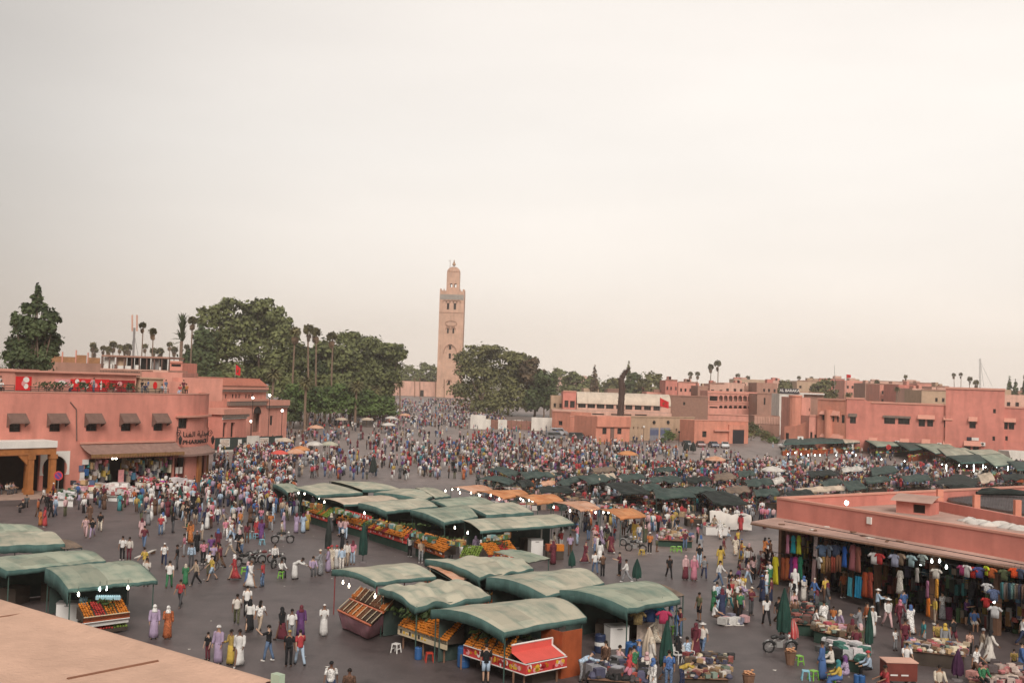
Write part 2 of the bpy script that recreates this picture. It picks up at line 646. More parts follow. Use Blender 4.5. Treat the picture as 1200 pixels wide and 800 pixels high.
_c,_d=ground(-60,566),ground(100,566)
pv.prism([(_a.x,_a.y),(_b.x,_b.y),(_d.x,_d.y),(_c.x,_c.y)],-0.1,0.14)
struct(pv.build('pavement',mat('paving',(0.36,0.25,0.20),var=0.2,scale=1.2)))
rf=thing('terrace_roof','pale sandy plaster roof slab with a raised edge, beside the viewpoint','roof',(-6,12,0))
mat('roof_plaster',(0.56,0.36,0.265),rough=0.95,var=0.14,scale=1.6,bump=0.5,bscale=14,var2=0.14,scale2=0.35,detail=9.0)
ZR=10.0
ra,rb=at(-160,653,ZR),at(327,797,ZR)
e1=Vector((rb.x-ra.x,rb.y-ra.y,0)).normalized()
nn=Vector((e1.y,-e1.x,0))
if nn.y>0:
	nn=-nn
m=MB()
A,B=ra.copy(),rb.copy()
m.prism([(A.x,A.y),(B.x,B.y),(B.x+nn.x*26,B.y+nn.y*26),(A.x+nn.x*26,A.y+nn.y*26)][::-1],0.0,ZR-0.10)
m.build('wall',MATS['plaster_pale'],rf)
m=MB()
def slabf(s_,t_):
	p=A+(B-A)*s_+nn*(t_*25)
	h=0.03*math.sin(s_*17+t_*9)*min(1,t_*6)
	lip=max(0.0,1-abs(t_*25-0.16)/0.20)*0.07
	edge=-0.10 if t_==0 else 0.0
	return(p.x,p.y,ZR-0.03+h*0.5+lip+edge)
ts_=[0,.0015,.004,.008,.013,.02,.035,.06,.1,.2,.35,.5,.75,1.0]
m.add([slabf(i/40,t_)for i in range(41)for t_ in ts_],[(i*14+j,(i+1)*14+j,(i+1)*14+j+1,i*14+j+1)for i in range(40)for j in range(13)])
m.build('slab',MATS['roof_plaster'],rf,smooth=True)
mat('crack_brown',(0.22,0.10,0.06),var=0.2)
for x0,y0,x1,y1,wd in((-10,722,24,717,0.018),(78,793,185,772,0.028)):
	p,q=at(x0,y0,ZR+0.0),at(x1,y1,ZR+0.0)
	c=MB()
	pts=[p+(q-p)*(i/9)+nn*(rnd.random()-.5)*0.03 for i in range(10)]
	c.tube([(v.x,v.y,ZR-0.033)for v in pts],wd,6)
	c.build('expansion_joint',MATS['crack_brown'],rf)
m=MB()
pc=at(318,800,ZR)
m.obox(pc+Vector((0.0,-0.05,-0.10)),e1*0.16,-nn*0.10,(0,0,0.24))
pc2=at(330,803,ZR)
m.obox(pc2+Vector((0,0,-0.12)),Vector((0.42,0.10,0.0)),(0.02,-0.12,0),(0,0,0.12))
m.build('edge_cap',mat('pale_green',(0.42,0.50,0.38),var=0.1),rf)
# ====== BUILDINGS
class ArcFacade(Facade):
	def __init__(s,fac,u0,r,sweep=math.pi/2):
		s.c=fac.P(u0,0)-fac.n*r
		s.r,s.u,s.n,s.z=r,fac.u,fac.n,Vector((0,0,1))
		s.L=r*sweep
	def P(s,u,z,out=0.0):
		a=u/s.r
		return s.c+(s.n*math.cos(a)+s.u*math.sin(a))*(s.r+out)+Vector((0,0,z))
	def px(s,x,y,out=0.0):
		best,last=0,-1e9
		for i in range(241):
			w=proj(s.P(s.L*i/240,6.0,out))[0]
			if w<last or w>x:
				break
			best,last=i,w
		u=s.L*best/240
		y0,y1=proj(s.P(u,0,out))[1],proj(s.P(u,10,out))[1]
		return u,(y-y0)/(y1-y0)*10
	def block(s,mb,u0,z0,u1,z1,out0,out1,mi=0):
		n=max(1,int((u1-u0)/0.45))
		for i in range(n):
			a,b=u0+(u1-u0)*i/n,u0+(u1-u0)*(i+1)/n
			P=s.P
			vs=[P(a,z0,out0),P(b,z0,out0),P(b,z0,out1),P(a,z0,out1),P(a,z1,out0),P(b,z1,out0),P(b,z1,out1),P(a,z1,out1)]
			mb.add(vs,((0,1,5,4),(4,5,6,7),(0,3,2,1),(2,3,7,6),(1,2,6,5),(3,0,4,7)),mi)
		return mb
	def wall(s,mb,u0,u1,z0,z1,ops=(),th=0.35,mi=0,rmi=None):
		n=24
		extra=[(u0+(u1-u0)*i/n)for i in range(n+1)]
		us=sorted({*extra,*[q for o in ops for q in(o[0],o[2])]})
		zs=sorted({z0,z1,*[q for o in ops for q in(o[1],o[3])]})
		for i in range(len(us)-1):
			for j in range(len(zs)-1):
				cu,cz=(us[i]+us[i+1])/2,(zs[j]+zs[j+1])/2
				if any(o[0]<cu<o[2]and o[1]<cz<o[3]for o in ops):
					continue
				mb.quad(s.P(us[i],zs[j]),s.P(us[i+1],zs[j]),s.P(us[i+1],zs[j+1]),s.P(us[i],zs[j+1]),mi)
		for a,b,c,d in ops:
			P=s.P
			mb.quad(P(a,b),P(a,d),P(a,d,-th),P(a,b,-th),mi)
			mb.quad(P(c,b),P(c,b,-th),P(c,d,-th),P(c,d),mi)
			mb.quad(P(a,d),P(c,d),P(c,d,-th),P(a,d,-th),mi)
			mb.quad(P(a,b),P(a,b,-th),P(c,b,-th),P(c,b),mi)
		return mb
def hood(F,parent,u0,u1,z0,z1,out,m,name='window_hood'):
	b=MB()
	P=F.P
	t=0.05
	zt=z1
	b.add([P(u0,zt,0.01),P(u1,zt,0.01),P(u1,z0+.14,out),P(u0,z0+.14,out),P(u0,zt-t,0.01),P(u1,zt-t,0.01),P(u1,z0+.14-t,out),P(u0,z0+.14-t,out)],((0,3,2,1),(4,5,6,7),(0,4,7,3),(1,2,6,5)))
	F.block(b,u0,z0-.02,u1,z0+.14,out+.02,out-.02)
	for uu in(u0,u1-.04):
		b.add([P(uu,zt-t,0.01),P(uu,z0-.45,.01),P(uu,z0,out-.02),P(uu+.04,zt-t,0.01),P(uu+.04,z0-.45,.01),P(uu+.04,z0,out-.02)],((0,1,2),(3,5,4),(0,2,5,3),(1,4,5,2),(0,3,4,1)))
	return b.build(name,MATS[m],parent)
def flat_roof(F,parent,u0,u1,z,depth,m='roof_felt',name='roof'):
	b=MB()
	b.add([F.P(u0,z,-.3),F.P(u1,z,-.3),F.P(u1,z,-depth+.02),F.P(u0,z,-depth+.02)],((0,1,2,3),))
	return b.build(name,MATS[m],parent)
# ---- pharmacy and bazaar building, left
g0,g1=ground(70,575),ground(205,567)
F1=Facade(g0,g1)
U0=F1.px(-70,500)[0]
U1=F1.px(205,500)[0]
H1=F1.px(120,461)[1]
ph=thing('shop_building','long pink plastered shop building with five brown window hoods and a rounded pharmacy corner','building',F1.P(U0+10,0))
wins=[F1.rect(*r)for r in((11,494,24.5,506),(58,494,71,505.5),(101,494,114,505),(142,493,154,505),(180,493,191,504.5))]
shop=F1.rect(99,536,202,572)
shop=(shop[0],0.0,shop[2],shop[3])
arch_c,arch_w=F1.px(64,550)[0],F1.px(78.5,550)[0]-F1.px(64,550)[0]
arch_z=F1.px(64,533)[1]
cafe=(U0+1.0,0.0,F1.px(46,550)[0],F1.px(20,534)[1])
door_a=(arch_c-arch_w*.9,0.0,arch_c+arch_w*.9,arch_z)
m=MB()
F1.wall(m,U0,U1,0,H1,wins+[shop,cafe,door_a],th=0.3)
AR=9.5
A1=ArcFacade(F1,U1,AR,R(100))
F1.body(m,U0,U1,0,H1,26)
aw=[A1.rect(208.5,490,219.5,502),A1.rect(242,490.5,246.8,501.5)]
adoor=A1.rect(206,536,219,575)
adoor=(adoor[0],0,adoor[2],adoor[3])
awide=A1.rect(234,531,247,575)
awide=(awide[0],0,awide[2],awide[3])
A1.wall(m,0.001,A1.L,0,H1,aw+[adoor,awide],th=0.3)
e0,e1_=A1.P(A1.L,0),A1.P(A1.L,H1)
bk=-F1.n*(26-AR)
m.quad(e0,e0+bk,e1_+bk,e1_)
m.build('wall',MATS['plaster_pink'],ph)
rb_=MB()
rb_.add([F1.P(U0,H1-.02,-.25),F1.P(U1,H1-.02,-.25)]+[A1.P(A1.L*i/12,H1-.02,-.25)for i in range(1,13)]+[F1.P(U1+AR-.3,H1-.02,-26),F1.P(U0,H1-.02,-26)],(tuple(range(16)),))
rb_.build('roof',MATS['roof_felt'],ph)
for o in wins:
	F1.window(ph,o,bars=(1,1))
for r in((8,484,30,495.5),(55,484,77,495.5),(99,484,119,495.5),(140,484,159.5,495),(178,484,196,495)):
	a,b,c,d=F1.rect(*r)
	hood(F1,ph,a,c,b,d,1.0,'awning_brown')
for o in aw:
	A1.window(ph,o,bars=(1,0))
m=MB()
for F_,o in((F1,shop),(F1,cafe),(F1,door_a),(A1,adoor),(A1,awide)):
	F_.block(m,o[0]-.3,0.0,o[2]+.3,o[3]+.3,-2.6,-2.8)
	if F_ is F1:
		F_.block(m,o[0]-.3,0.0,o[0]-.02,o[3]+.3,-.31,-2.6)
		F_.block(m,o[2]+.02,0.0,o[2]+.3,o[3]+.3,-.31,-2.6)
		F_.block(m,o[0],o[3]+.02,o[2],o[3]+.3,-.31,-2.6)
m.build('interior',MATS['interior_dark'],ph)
m=MB()
F1.block(m,U0,H1,U1,H1+.12,.06,-.28)
A1.block(m,0,H1,A1.L,H1+.12,.06,-.28)
m.build('coping',MATS['trim_pink'],ph)
m=MB()
zl=F1.px(150,517.5)[1]
F1.block(m,F1.px(93,517)[0],zl-.12,U1-.01,zl+.1,.22,-.1)
m.build('ledge',MATS['trim_pink'],ph)
m=MB()
zc=A1.px(230,487.5)[1]
A1.block(m,0.0,zc-.12,A1.L,zc+.12,.45,-.05)
m.build('cornice',MATS['trim_pink'],ph)
m=MB()
pp=[F1.P(*F1.px(x,y),.09)for x,y in((82,471),(89,479.5),(89.3,516))]
m.tube(pp,.07,6)
m.build('drainpipe',MATS['awning_brown'],ph)
m=MB()
ua,ub=F1.px(93,525)[0],U1+.2
zt,zb=F1.px(150,518.5)[1]-.1,F1.px(150,531,1.9)[1]
nseg=34
def awn(i,j):
	s_,t_=i/nseg,j/4
	return F1.P(ua+(ub-ua)*s_+(0.35*t_ if i==0 else 0),zt+(zb-zt)*t_-.10*math.sin(math.pi*t_)+.03*math.sin(i*1.7),.05+1.9*t_)
m.add([awn(i,j)for i in range(nseg+1)for j in range(5)],[(i*5+j,i*5+j+1,(i+1)*5+j+1,(i+1)*5+j)for i in range(nseg)for j in range(4)])
sh_awn=m.build('shop_awning',mat('awning_taupe',(0.27,0.17,0.14),var=0.2,scale=2),ph)
m=MB()
for i in range(nseg):
	a,b=ua+.35+(ub-ua-.35)*i/nseg,ua+.35+(ub-ua-.35)*(i+1)/nseg
	w=(b-a)
	P=F1.P
	m.add([P(a,zb,1.96),P(b,zb,1.96),P(b-.02,zb-.34,1.97),P(a+w*.5,zb-.5,1.97),P(a+.02,zb-.34,1.97)],((0,4,3,2,1),))
m.build('fringe',mat('fringe_ochre',(0.22,0.12,0.05),var=0.4,scale=3),sh_awn)
m=MB()
z0_,z1_=A1.px(228,530)[1]-.1,A1.px(228,523)[1]
nn_=14
m.add([A1.P(A1.L*i/nn_,z1_-(z1_-z0_)*j/2,.05+.5*j)for i in range(nn_+1)for j in range(3)],[(i*3+j,i*3+j+1,(i+1)*3+j+1,(i+1)*3+j)for i in range(nn_)for j in range(2)])
A1.block(m,0,z0_-.25,A1.L,z0_+.02,1.06,1.0)
m.build('pharmacy_awning',MATS['awning_taupe'],ph)
def bend_text(txt,x0,x1,yc,size,nm,bold=.02):
	me=text_mesh(txt,size,'LEFT',.02,bold)
	ua_,ub_=A1.px(x0,yc)[0],A1.px(x1,yc)[0]
	xs=[v.co.x for v in me.vertices]
	ys=[v.co.y for v in me.vertices]
	k=(ub_-ua_)/max(1e-6,max(xs)-min(xs))
	zc_=A1.px((x0+x1)/2,yc)[1]
	cy_=(max(ys)+min(ys))/2
	for v in me.vertices:
		p=A1.P(ua_+(v.co.x-min(xs))*k,zc_+(v.co.y-cy_),.05+v.co.z)
		v.co=p
	me.materials.append(mat('letter_black',(0.03,0.025,0.022)))
	return put(nm,me,ph)
bend_text('\uFE8E\uFEE8\uFED4\uFEDF\uFE8D \uFE94\uFEF4\uFEDF\uFEAA\uFEF4\uFEBB',214.5,243,508.8,.9,'arabic_lettering',0)
bend_text('PHARMACIE',214.5,242,517.3,.72,'latin_lettering',.01)
for x0,x1 in((232.0,235.5),(245.0,248.0)):
	m=MB()
	a,b=A1.px(x0,545)[0],A1.px(x1,545)[0]
	A1.block(m,a,0,max(b,a+.3),awide[3]+.2,.3,.02)
	m.build('wooden_shutter',MATS['wood'],ph)
m=MB()
a,_,c,d=adoor
A1.block(m,a,0,c,2.1,-.18,-.25)
m.build('door',mat('door_maroon',(0.12,0.03,0.025),var=0.2),ph)
for k in range(2):
	m=MB()
	w=(c-a)*.26
	x=a+(c-a)*(.2+.36*k)
	A1.block(m,x,1.25,x+w,2.05,-.14,-.17)
	m.build('paper_notice',MATS['white_paint'],ph)
def arch_pts(c,w,zt_,n=16,k=1.0):
	r=w
	cz=zt_-r
	return[(c+r*math.cos(R(-28+(236)*i/n)),cz+r*math.sin(R(-28+236*i/n)))for i in range(n+1)]
m=MB()
ap=arch_pts(arch_c,arch_w,arch_z-.05)
us_,ue_=arch_c-arch_w*1.18,arch_c+arch_w*1.18
ztop=F1.px(64,528.5)[1]
outer=[]
for(u_,z_)in ap:
	t_=(u_-arch_c)/arch_w
	outer.append((min(max(arch_c+t_*arch_w*1.6,us_),ue_),ztop if z_>arch_z-arch_w*1.0 else z_+.0))
for i in range(len(ap)-1):
	m.quad(F1.P(*ap[i],.05),F1.P(*outer[i],.05),F1.P(*outer[i+1],.05),F1.P(*ap[i+1],.05))
	m.quad(F1.P(*ap[i],.05),F1.P(*ap[i+1],.05),F1.P(*ap[i+1],-.2),F1.P(*ap[i],-.2))
m.build('arch_surround',MATS['white_paint'],ph)
pg=thing('cafe_pergola','orange timber pergola with a white fascia fronting the cafe by the arched door','pergola',ground(36,580))
F1p=Facade(F1.P(0,0,3.0),F1.P(8,0,3.0))
ul,ur=F1p.px(-70,530)[0],F1p.px(66,530)[0]
m=MB()
za,zb_=F1p.px(30,533)[1],F1p.px(30,525)[1]
F1p.block(m,ul,za,ur,zb_,.0,-.5)
m.build('lintel',MATS['wood'],pg)
m=MB()
F1p.block(m,ul,zb_+.01,ur+.02,F1p.px(30,517)[1],.15,-2.95)
m.build('fascia',MATS['white_paint'],pg)
for x0,x1,off in((-40,-33,0),(33,39.5,0),(59.5,65.5,0),(42,48,-2.0)):
	m=MB()
	a,b=F1p.px(x0,555)[0],F1p.px(x1,555)[0]
	F1p.block(m,a,0.14,b,za,off,off-.6)
	F1p.block(m,a-.12,za-.5,b+.12,za-.02,off+.06,off-.66)
	F1p.block(m,a-.1,0.14,b+.1,.6,off+.05,off-.65)
	m.build('pillar',MATS['wood'],pg)
for x0,x1 in((-33,33),):
	a,b=F1p.px(x0,540)[0],F1p.px(x1,540)[0]
	for s_,x in((1,a),(-1,b)):
		m=MB()
		m.add([F1p.P(x,za,-.1),F1p.P(x,za-1.1,-.1),F1p.P(x+s_*1.1,za,-.1),F1p.P(x,za,-.4),F1p.P(x,za-1.1,-.4),F1p.P(x+s_*1.1,za,-.4)],((0,1,2),(3,5,4),(1,4,5,2)))
		m.build('bracket',MATS['wood'],pg)
Fb=Facade(F1.P(U0,0,-8),F1.P(U1+3,0,-8))
tb=thing('terrace_pavilion','pink rooftop cafe pavilion hung with bright red printed banners','pavilion',Fb.P(8,H1))
m=MB()
zt1=Fb.px(90,437.5)[1]
ua,ub=Fb.px(17,440)[0],Fb.px(160,440)[0]
Fb.wall(m,ua,ub,H1,zt1,(),.2)
Fb.body(m,ua,ub,H1,zt1,5)
m.build('wall',MATS['plaster_salmon'],tb)
m=MB()
Fb.block(m,ua-.2,zt1,ub+.2,zt1+.2,.5,-5)
m.build('roof',MATS['trim_pink'],tb)
def banner(x0,y0,x1,y1,mt,motifs=(),out=.08):
	a,b,c,d=Fb.rect(x0,y0,x1,y1)
	b=max(b,H1+.06)
	q=MB()
	Fb.block(q,a,b,c,d,out,.02)
	o=q.build('banner',MATS[mt],tb)
	for(mx0,my0,mx1,my1,mm_)in motifs:
		q=MB()
		A_,B_,C_,D_=a+(c-a)*mx0,b+(d-b)*my0,a+(c-a)*mx1,b+(d-b)*my1
		cu,cz,ru,rz_=(A_+C_)/2,(B_+D_)/2,(C_-A_)/2,(D_-B_)/2
		n=12
		q.add([Fb.P(cu+ru*math.cos(2*math.pi*i/n),cz+rz_*math.sin(2*math.pi*i/n),out+.015)for i in range(n)],(tuple(range(n)),))
		q.build('print_motif',MATS[mm_],o)
mat('print_pink',(0.68,0.30,0.30),var=0.25,scale=3)
banner(18,441,36.5,459,'red_print',((.45,.55,.85,.98,'white_paint'),(.35,.3,.6,.7,'print_pink'),(.5,.1,.8,.5,'white_paint')))
banner(64,444,82,452,'print_pink',((.2,.2,.7,.8,'white_paint'),))
banner(82.3,444,87,459,'red_print')
banner(87.2,444,122.5,459,'red_print',((0,.6,.14,.98,'white_paint'),(.18,.4,.36,.9,'print_pink'),(.28,.2,.45,.6,'white_paint'),(.5,.5,.66,.98,'print_pink'),(.6,.3,.75,.7,'print_pink'),(.84,.1,.9,.9,'white_paint')))
banner(122.8,444.5,127.5,459,'red_print')
banner(127.8,445.5,157.5,459.5,'red_dark',((.05,.3,.2,.7,'red_print'),(.3,.5,.5,.9,'print_pink'),(.55,.3,.8,.7,'red_print'),(.1,.05,.3,.3,'print_pink')))
hut=thing('rooftop_hut','beige rooftop hut with a small red roundel beside the red banners','hut',Fb.P(ub+2,H1))
m=MB()
a,b,c,d=Fb.rect(163.5,444,191,460)
Fb.wall(m,a,c,H1,d,(),.2)
Fb.body(m,a,c,H1,d,4)
Fb.block(m,a-.1,d,c+.1,d+.15,.2,-4)
m.build('wall',MATS['plaster_tan'],hut)
m=MB()
cu,cz=Fb.px(181.5,451.5)
m.add([Fb.P(cu+.32*math.cos(.52*i),cz+.5*math.sin(.52*i),.06)for i in range(12)],(tuple(range(12)),))
m.build('roundel',MATS['red_print'],hut)
def railing(F,x0,x1,ytop,zbase,nm,label,out=-.3,step=.9):
	t=thing(nm,label,'railing',F.P(F.px(x0,ytop)[0],zbase,out))
	a,b=F.px(x0,ytop,out)[0],F.px(x1,ytop,out)[0]
	zt_=F.px((x0+x1)/2,ytop,out)[1]
	q=MB()
	for zz in(zt_,zbase+(zt_-zbase)*.55,zbase+.12):
		q.tube([F.P(a,zz,out),F.P(b,zz,out)],.035,5)
	q.build('rail',MATS['iron_black'],t)
	n=max(2,int((b-a)/step))
	for i in range(n+1):
		q=MB()
		u_=a+(b-a)*i/n
		q.tube([F.P(u_,zbase,out),F.P(u_,zt_+.03,out)],.03,5)
		q.build('post',MATS['iron_black'],t)
	return t
railing(F1,-20,17,451,H1+.12,'terrace_railing','black iron roof railing at the far end of the shop terrace, before the diners')
railing(F1,36,198,454.5,H1+.12,'terrace_railing','long black iron railing along the roof edge beneath the red banners')
mat('leaf_dark',(0.030,0.045,0.022),var=0.5,scale=4)
mat('leaf_terrace',(0.05,0.075,0.03),var=0.5,scale=4)
def leaf_heap(name,c,sx,sy,sz,n,m_,size=.25,parent=None,seed=1):
	r_=random.Random(seed)
	q=MB()
	for i in range(n):
		p=Vector((r_.gauss(0,.42)*sx,r_.gauss(0,.42)*sy,(r_.random()**.7)*sz))
		d=Vector((r_.gauss(0,1),r_.gauss(0,1),r_.gauss(0,.7)+.4)).normalized()
		a=d.orthogonal().normalized()*size*r_.uniform(.6,1.3)
		b=d.cross(a.normalized())*size*r_.uniform(.4,.9)
		p=p+Vector(c)
		q.quad(p-a,p-b*.8,p+a,p+b*.8)
	return q.build(name,MATS[m_],parent)
for i,(x,w)in enumerate(((63,1.5),(76,1.3),(106,1.1),(138,1.6),(160,.9))):
	pt=thing('potted_plant',['dark leafy terrace plant below the pink banner panel','dark leafy terrace plant between pink panel and red strip','low leafy terrace plant before the figure-printed red banner','wide leafy terrace plant before the dark red banner','small leafy plant where the banners end'][i],'plant',F1.P(F1.px(x,458)[0],H1,-1.5),'plants on the cafe roof')
	q=MB()
	q.lathe([(.3,0),(.42,.45),(.38,.45),(.3,.4)],pt.location,8)
	q.build('pot',MATS['plaster_brown'],pt)
	leaf_heap('foliage',Vector(pt.location)+Vector((0,0,.35)),w,.5,.85,130,'leaf_terrace',.16,pt,i)
tr=thing('roof_parapet','pink parapet blocks rising behind the crowded terrace at the rounded corner','parapet',Fb.P(ub+8,H1))
m=MB()
for x0,y0,x1,y1,dep in((191,447,214,460,2),(214,443,262,461,2.5)):
	a,b,c,d=Fb.rect(x0,y0,x1,y1)
	Fb.block(m,a,H1-1,c,d,0 if dep==2 else-.2,-dep)
m.build('wall',MATS['plaster_salmon'],tr)
# ---- old bank with arches, behind the hoarding
F2=Facade(ground(247,524),ground(337,517))
bkb=thing('arched_bank','pink historic bank with small upper windows, tiled eaves and an arched porch','building',F2.P(F2.px(290,510)[0],0))
def rc(F,*r):
	return F.rect(*r)
m=MB()
a,b,c,d=rc(F2,200,452,311,520)
ups=[rc(F2,*q)for q in((263.8,461.5,265.8,466.5),(272,461.5,274.2,466.3),(275.8,461.5,278,466.3),(279.6,461.5,281.8,466.3),(287.6,461.8,289.8,466.5),(291.2,461.8,293.4,466.5),(294.8,461.8,297,466.5))]
porch=rc(F2,296.3,484,305.5,506)
F2.wall(m,a,c,0,d,ups+[porch],.4)
F2.body(m,a,c,0,d,16)
a2,b2,c2,d2=rc(F2,311.01,469,336,520)
rw=rc(F2,316.2,487,319.8,498)
F2.wall(m,a2+.002,c2,0,d2,[rw],.3)
F2.body(m,a2+.002,c2,0,d2,12)
m.build('wall',MATS['plaster_salmon'],bkb)
m=MB()
F2.block(m,porch[0]-.2,0,porch[2]+.2,porch[3]+1.6,-1.2,-1.3)
m.build('interior',MATS['plaster_brown'],bkb)
for o in ups:
	F2.window(bkb,o,.3,bars=(0,0))
F2.window(bkb,rw,.25,bars=(0,1))
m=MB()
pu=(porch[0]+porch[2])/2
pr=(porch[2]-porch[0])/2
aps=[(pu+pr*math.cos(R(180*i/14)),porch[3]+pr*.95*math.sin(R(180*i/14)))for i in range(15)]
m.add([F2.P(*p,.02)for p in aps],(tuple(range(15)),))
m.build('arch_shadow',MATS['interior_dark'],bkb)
m=MB()
for i in range(14):
	o_=[(pu+(p[0]-pu)*1.28,porch[3]+(p[1]-porch[3])*1.28)for p in(aps[i],aps[i+1])]
	m.quad(F2.P(*aps[i+1],.06),F2.P(*aps[i],.06),F2.P(*o_[0],.06),F2.P(*o_[1],.06))
m.build('arch_rim',MATS['trim_pink'],bkb)
m=MB()
zr0,zr1=d,rc(F2,280,444,282,446)[3]
P=F2.P
ns=40
for i in range(ns):
	u_,w=a+(c-a)*i/ns,(c-a)/ns
	m.add([P(u_,zr0,.6),P(u_+w*.9,zr0,.6),P(u_+w*.9,zr1,-1.6),P(u_,zr1,-1.6),P(u_+w*.45,zr0+.1,.62),P(u_+w*.45,zr1+.1,-1.58)],((0,4,5,3),(4,1,2,5)))
m.add([P(a,zr0-.01,.55),P(c,zr0-.01,.55),P(c,zr1-.03,-1.6),P(a,zr1-.03,-1.6)],((0,1,2,3),))
F2.block(m,a,zr1-.5,c,zr1+.15,-1.6,-15.9)
m.build('tiled_roof',mat('tile_red',(0.42,0.15,0.10),var=0.25,scale=2),bkb)
m=MB()
for r in((247,456.3,311.5,459),(266,470,310,475),(312,475,336.4,477.5)):
	q=rc(F2,*r)
	F2.block(m,q[0],q[1],q[2],q[3],.5,.01)
m.build('eaves_band',mat('band_brown',(0.20,0.15,0.125),var=0.25,scale=2),bkb)
m=MB()
for r in((247,453.2,312,456.2),(266,467,312,469.8),(312,468.5,337,474.8),(247.5,459.4,262,468)):
	q=rc(F2,*r)
	F2.block(m,q[0],q[1],q[2],q[3],.6 if r[0]!=247.5 else.08,.012)
m.build('moulding',MATS['trim_pink'],bkb)
F3=Facade(ground(258,526),ground(291,523))
gh=thing('gatehouse','small pink gatehouse with a white band and two doorways before the bank','building',F3.P(2,0))
a,b,c,d=F3.rect(260.5,483,288,525)
m=MB()
dr=[F3.rect(261.5,495,265.6,512),F3.rect(270.5,495,275.2,512)]
F3.wall(m,a,c,0,d,dr,.5)
F3.body(m,a,c,0,d,5)
m.build('wall',MATS['plaster_pink'],gh)
m=MB()
F3.block(m,a,d,c,d+.05,0,-5)
F3.block(m,dr[0][0],0,dr[1][2],dr[0][3],-.55,-.6)
m.build('interior',MATS['interior_dark'],gh)
for r,mt,nm,out in(((259.5,478.5,291,485.2),'trim_pink','cornice',.55),((260.5,485.4,290,488.6),'band_brown','eaves_band',.45),((260.5,489,289,490.8),'white_paint','white_band',.12)):
	q=F3.rect(*r)
	m=MB()
	F3.block(m,q[0],q[1],q[2],q[3],out,-.0 if mt!='trim_pink' else-5)
	m.build(nm,MATS[mt],gh)
F4=Facade(ground(250,530),ground(331,526))
hd=thing('site_hoarding','dark green hoarding with white posters fencing off the arched bank','hoarding',F4.P(3,0))
a,b,c,d=F4.rect(252,511.5,331,527)
npan=9
for i in range(npan):
	m=MB()
	F4.block(m,a+(c-a)*i/npan+.02,.05,a+(c-a)*(i+1)/npan-.02,d-(.06 if i%2 else 0),.0,-.08)
	m.build('panel',MATS['hoarding_green'],hd)
for r,mt in(((257.5,514,269,523.5),'poster'),((278.8,514.5,283,521.5),'white_paint'),((289,510.3,303.5,526),'lime_white'),((304,512.5,314.5,522),'poster'),((322,513,329,520),'white_paint')):
	q=F4.rect(*r)
	m=MB()
	F4.block(m,q[0],q[1],q[2],q[3],.06,.01)
	o=m.build('poster',MATS['white_paint' if mt=='poster' else mt],hd)
	if mt=='poster':
		m=MB()
		w,h=q[2]-q[0],q[3]-q[1]
		F4.block(m,q[0]+w*.08,q[1]+h*.1,q[2]-w*.08,q[3]-h*.1,.08,.062)
		m.build('picture',MATS['poster'],o)
m=MB()
F4.block(m,a,0.0,c,.35,.25,.09)
m.build('plinth',MATS['lime_white'],hd)
# ---- minaret
MY=607.0
mb=deep(525.5,466,MY)
MZ=terr(mb.x,mb.y)
mc=Vector((mb.x,mb.y,MZ))
sM=MY/FPX
mn=thing('minaret','tall square sandstone minaret with a crenellated top, domed lantern and golden balls','minaret',mc)
hw=6.75
FM=Facade((mc.x-hw,mc.y),(mc.x+hw,mc.y))
zT=FM.px(531,343)[1]
def wz(y):
	return FM.px(528,y)[1]
ops=[]
for x0,x1,y0,y1 in((-2.6,-1.3,355,362.5),(1.1,2.4,355,362.5),(-2.1,-1.1,384.5,390.5),(.9,1.9,384.5,390.5),(-.7,.6,405,409.5),(-.7,.6,414,420),(-.6,.6,446,451)):
	ops.append((hw+x0,wz(y1),hw+x1,wz(y0)))
m=MB()
FM.wall(m,0,2*hw,MZ-2,zT,ops,.9)
FM.body(m,0,2*hw,MZ-2,zT,2*hw)
m.add([FM.P(0,zT),FM.P(2*hw,zT),FM.P(2*hw,zT,-2*hw),FM.P(0,zT,-2*hw)],((0,1,2,3),))
m.build('shaft',MATS['minaret_stone'],mn)
for o in ops:
	q=MB()
	FM.block(q,o[0],o[1],o[2],o[3],-.85,-.95)
	q.build('window',MATS['interior_dark'],mn)
m=MB()
for k in range(9):
	u_=(k+.5)*2*hw/9
	for face in range(4):
		ctr=mc+Vector((0,hw,0))
		off=u_-hw
		p=(Vector((off,-hw+.3,0)),Vector((hw-.3,off,0)),Vector((off,hw-.3,0)),Vector((-hw+.3,off,0)))[face]+ctr
		for w,h0,h1 in((1.15,0,.9),(.75,.9,1.5),(.38,1.5,2.1)):
			m.box((p.x,p.y,zT+(h0+h1)/2),(w if face%2==0 else.5,.5 if face%2==0 else w,h1-h0))
m.build('merlons',MATS['minaret_stone'],mn)
m=MB()
for face,FF in enumerate((FM,)):
	FF.block(m,.25,wz(351),2*hw-.25,wz(345),.12,.01)
m.build('tile_band',MATS['tile_grey'],mn)
m=MB()
def relief(cu,cz,ru,rz_,a0=0,a1=180,n=12,w=.45,out=.35):
	for i in range(n):
		t0,t1=R(a0+(a1-a0)*i/n),R(a0+(a1-a0)*(i+1)/n)
		P=FM.P
		p=[(cu+ru*math.cos(t),cz+rz_*math.sin(t))for t in(t0,t1)]
		q=[(cu+(ru+w)*math.cos(t),cz+(rz_+w)*math.sin(t))for t in(t0,t1)]
		m.add([P(*p[0],out),P(*q[0],out),P(*q[1],out),P(*p[1],out),P(*p[0],0),P(*q[0],0),P(*q[1],0),P(*p[1],0)],((0,1,2,3),(0,3,7,4),(1,5,6,2)))
for dx in(-3.8,-1.95,0,1.85,3.7):
	relief(hw+dx,wz(354.5),.85,1.1)
relief(hw,wz(379),3.0,1.3,0,360,20,.3)
relief(hw-1.6,wz(386),.9,1.2)
relief(hw+1.4,wz(386),.9,1.2)
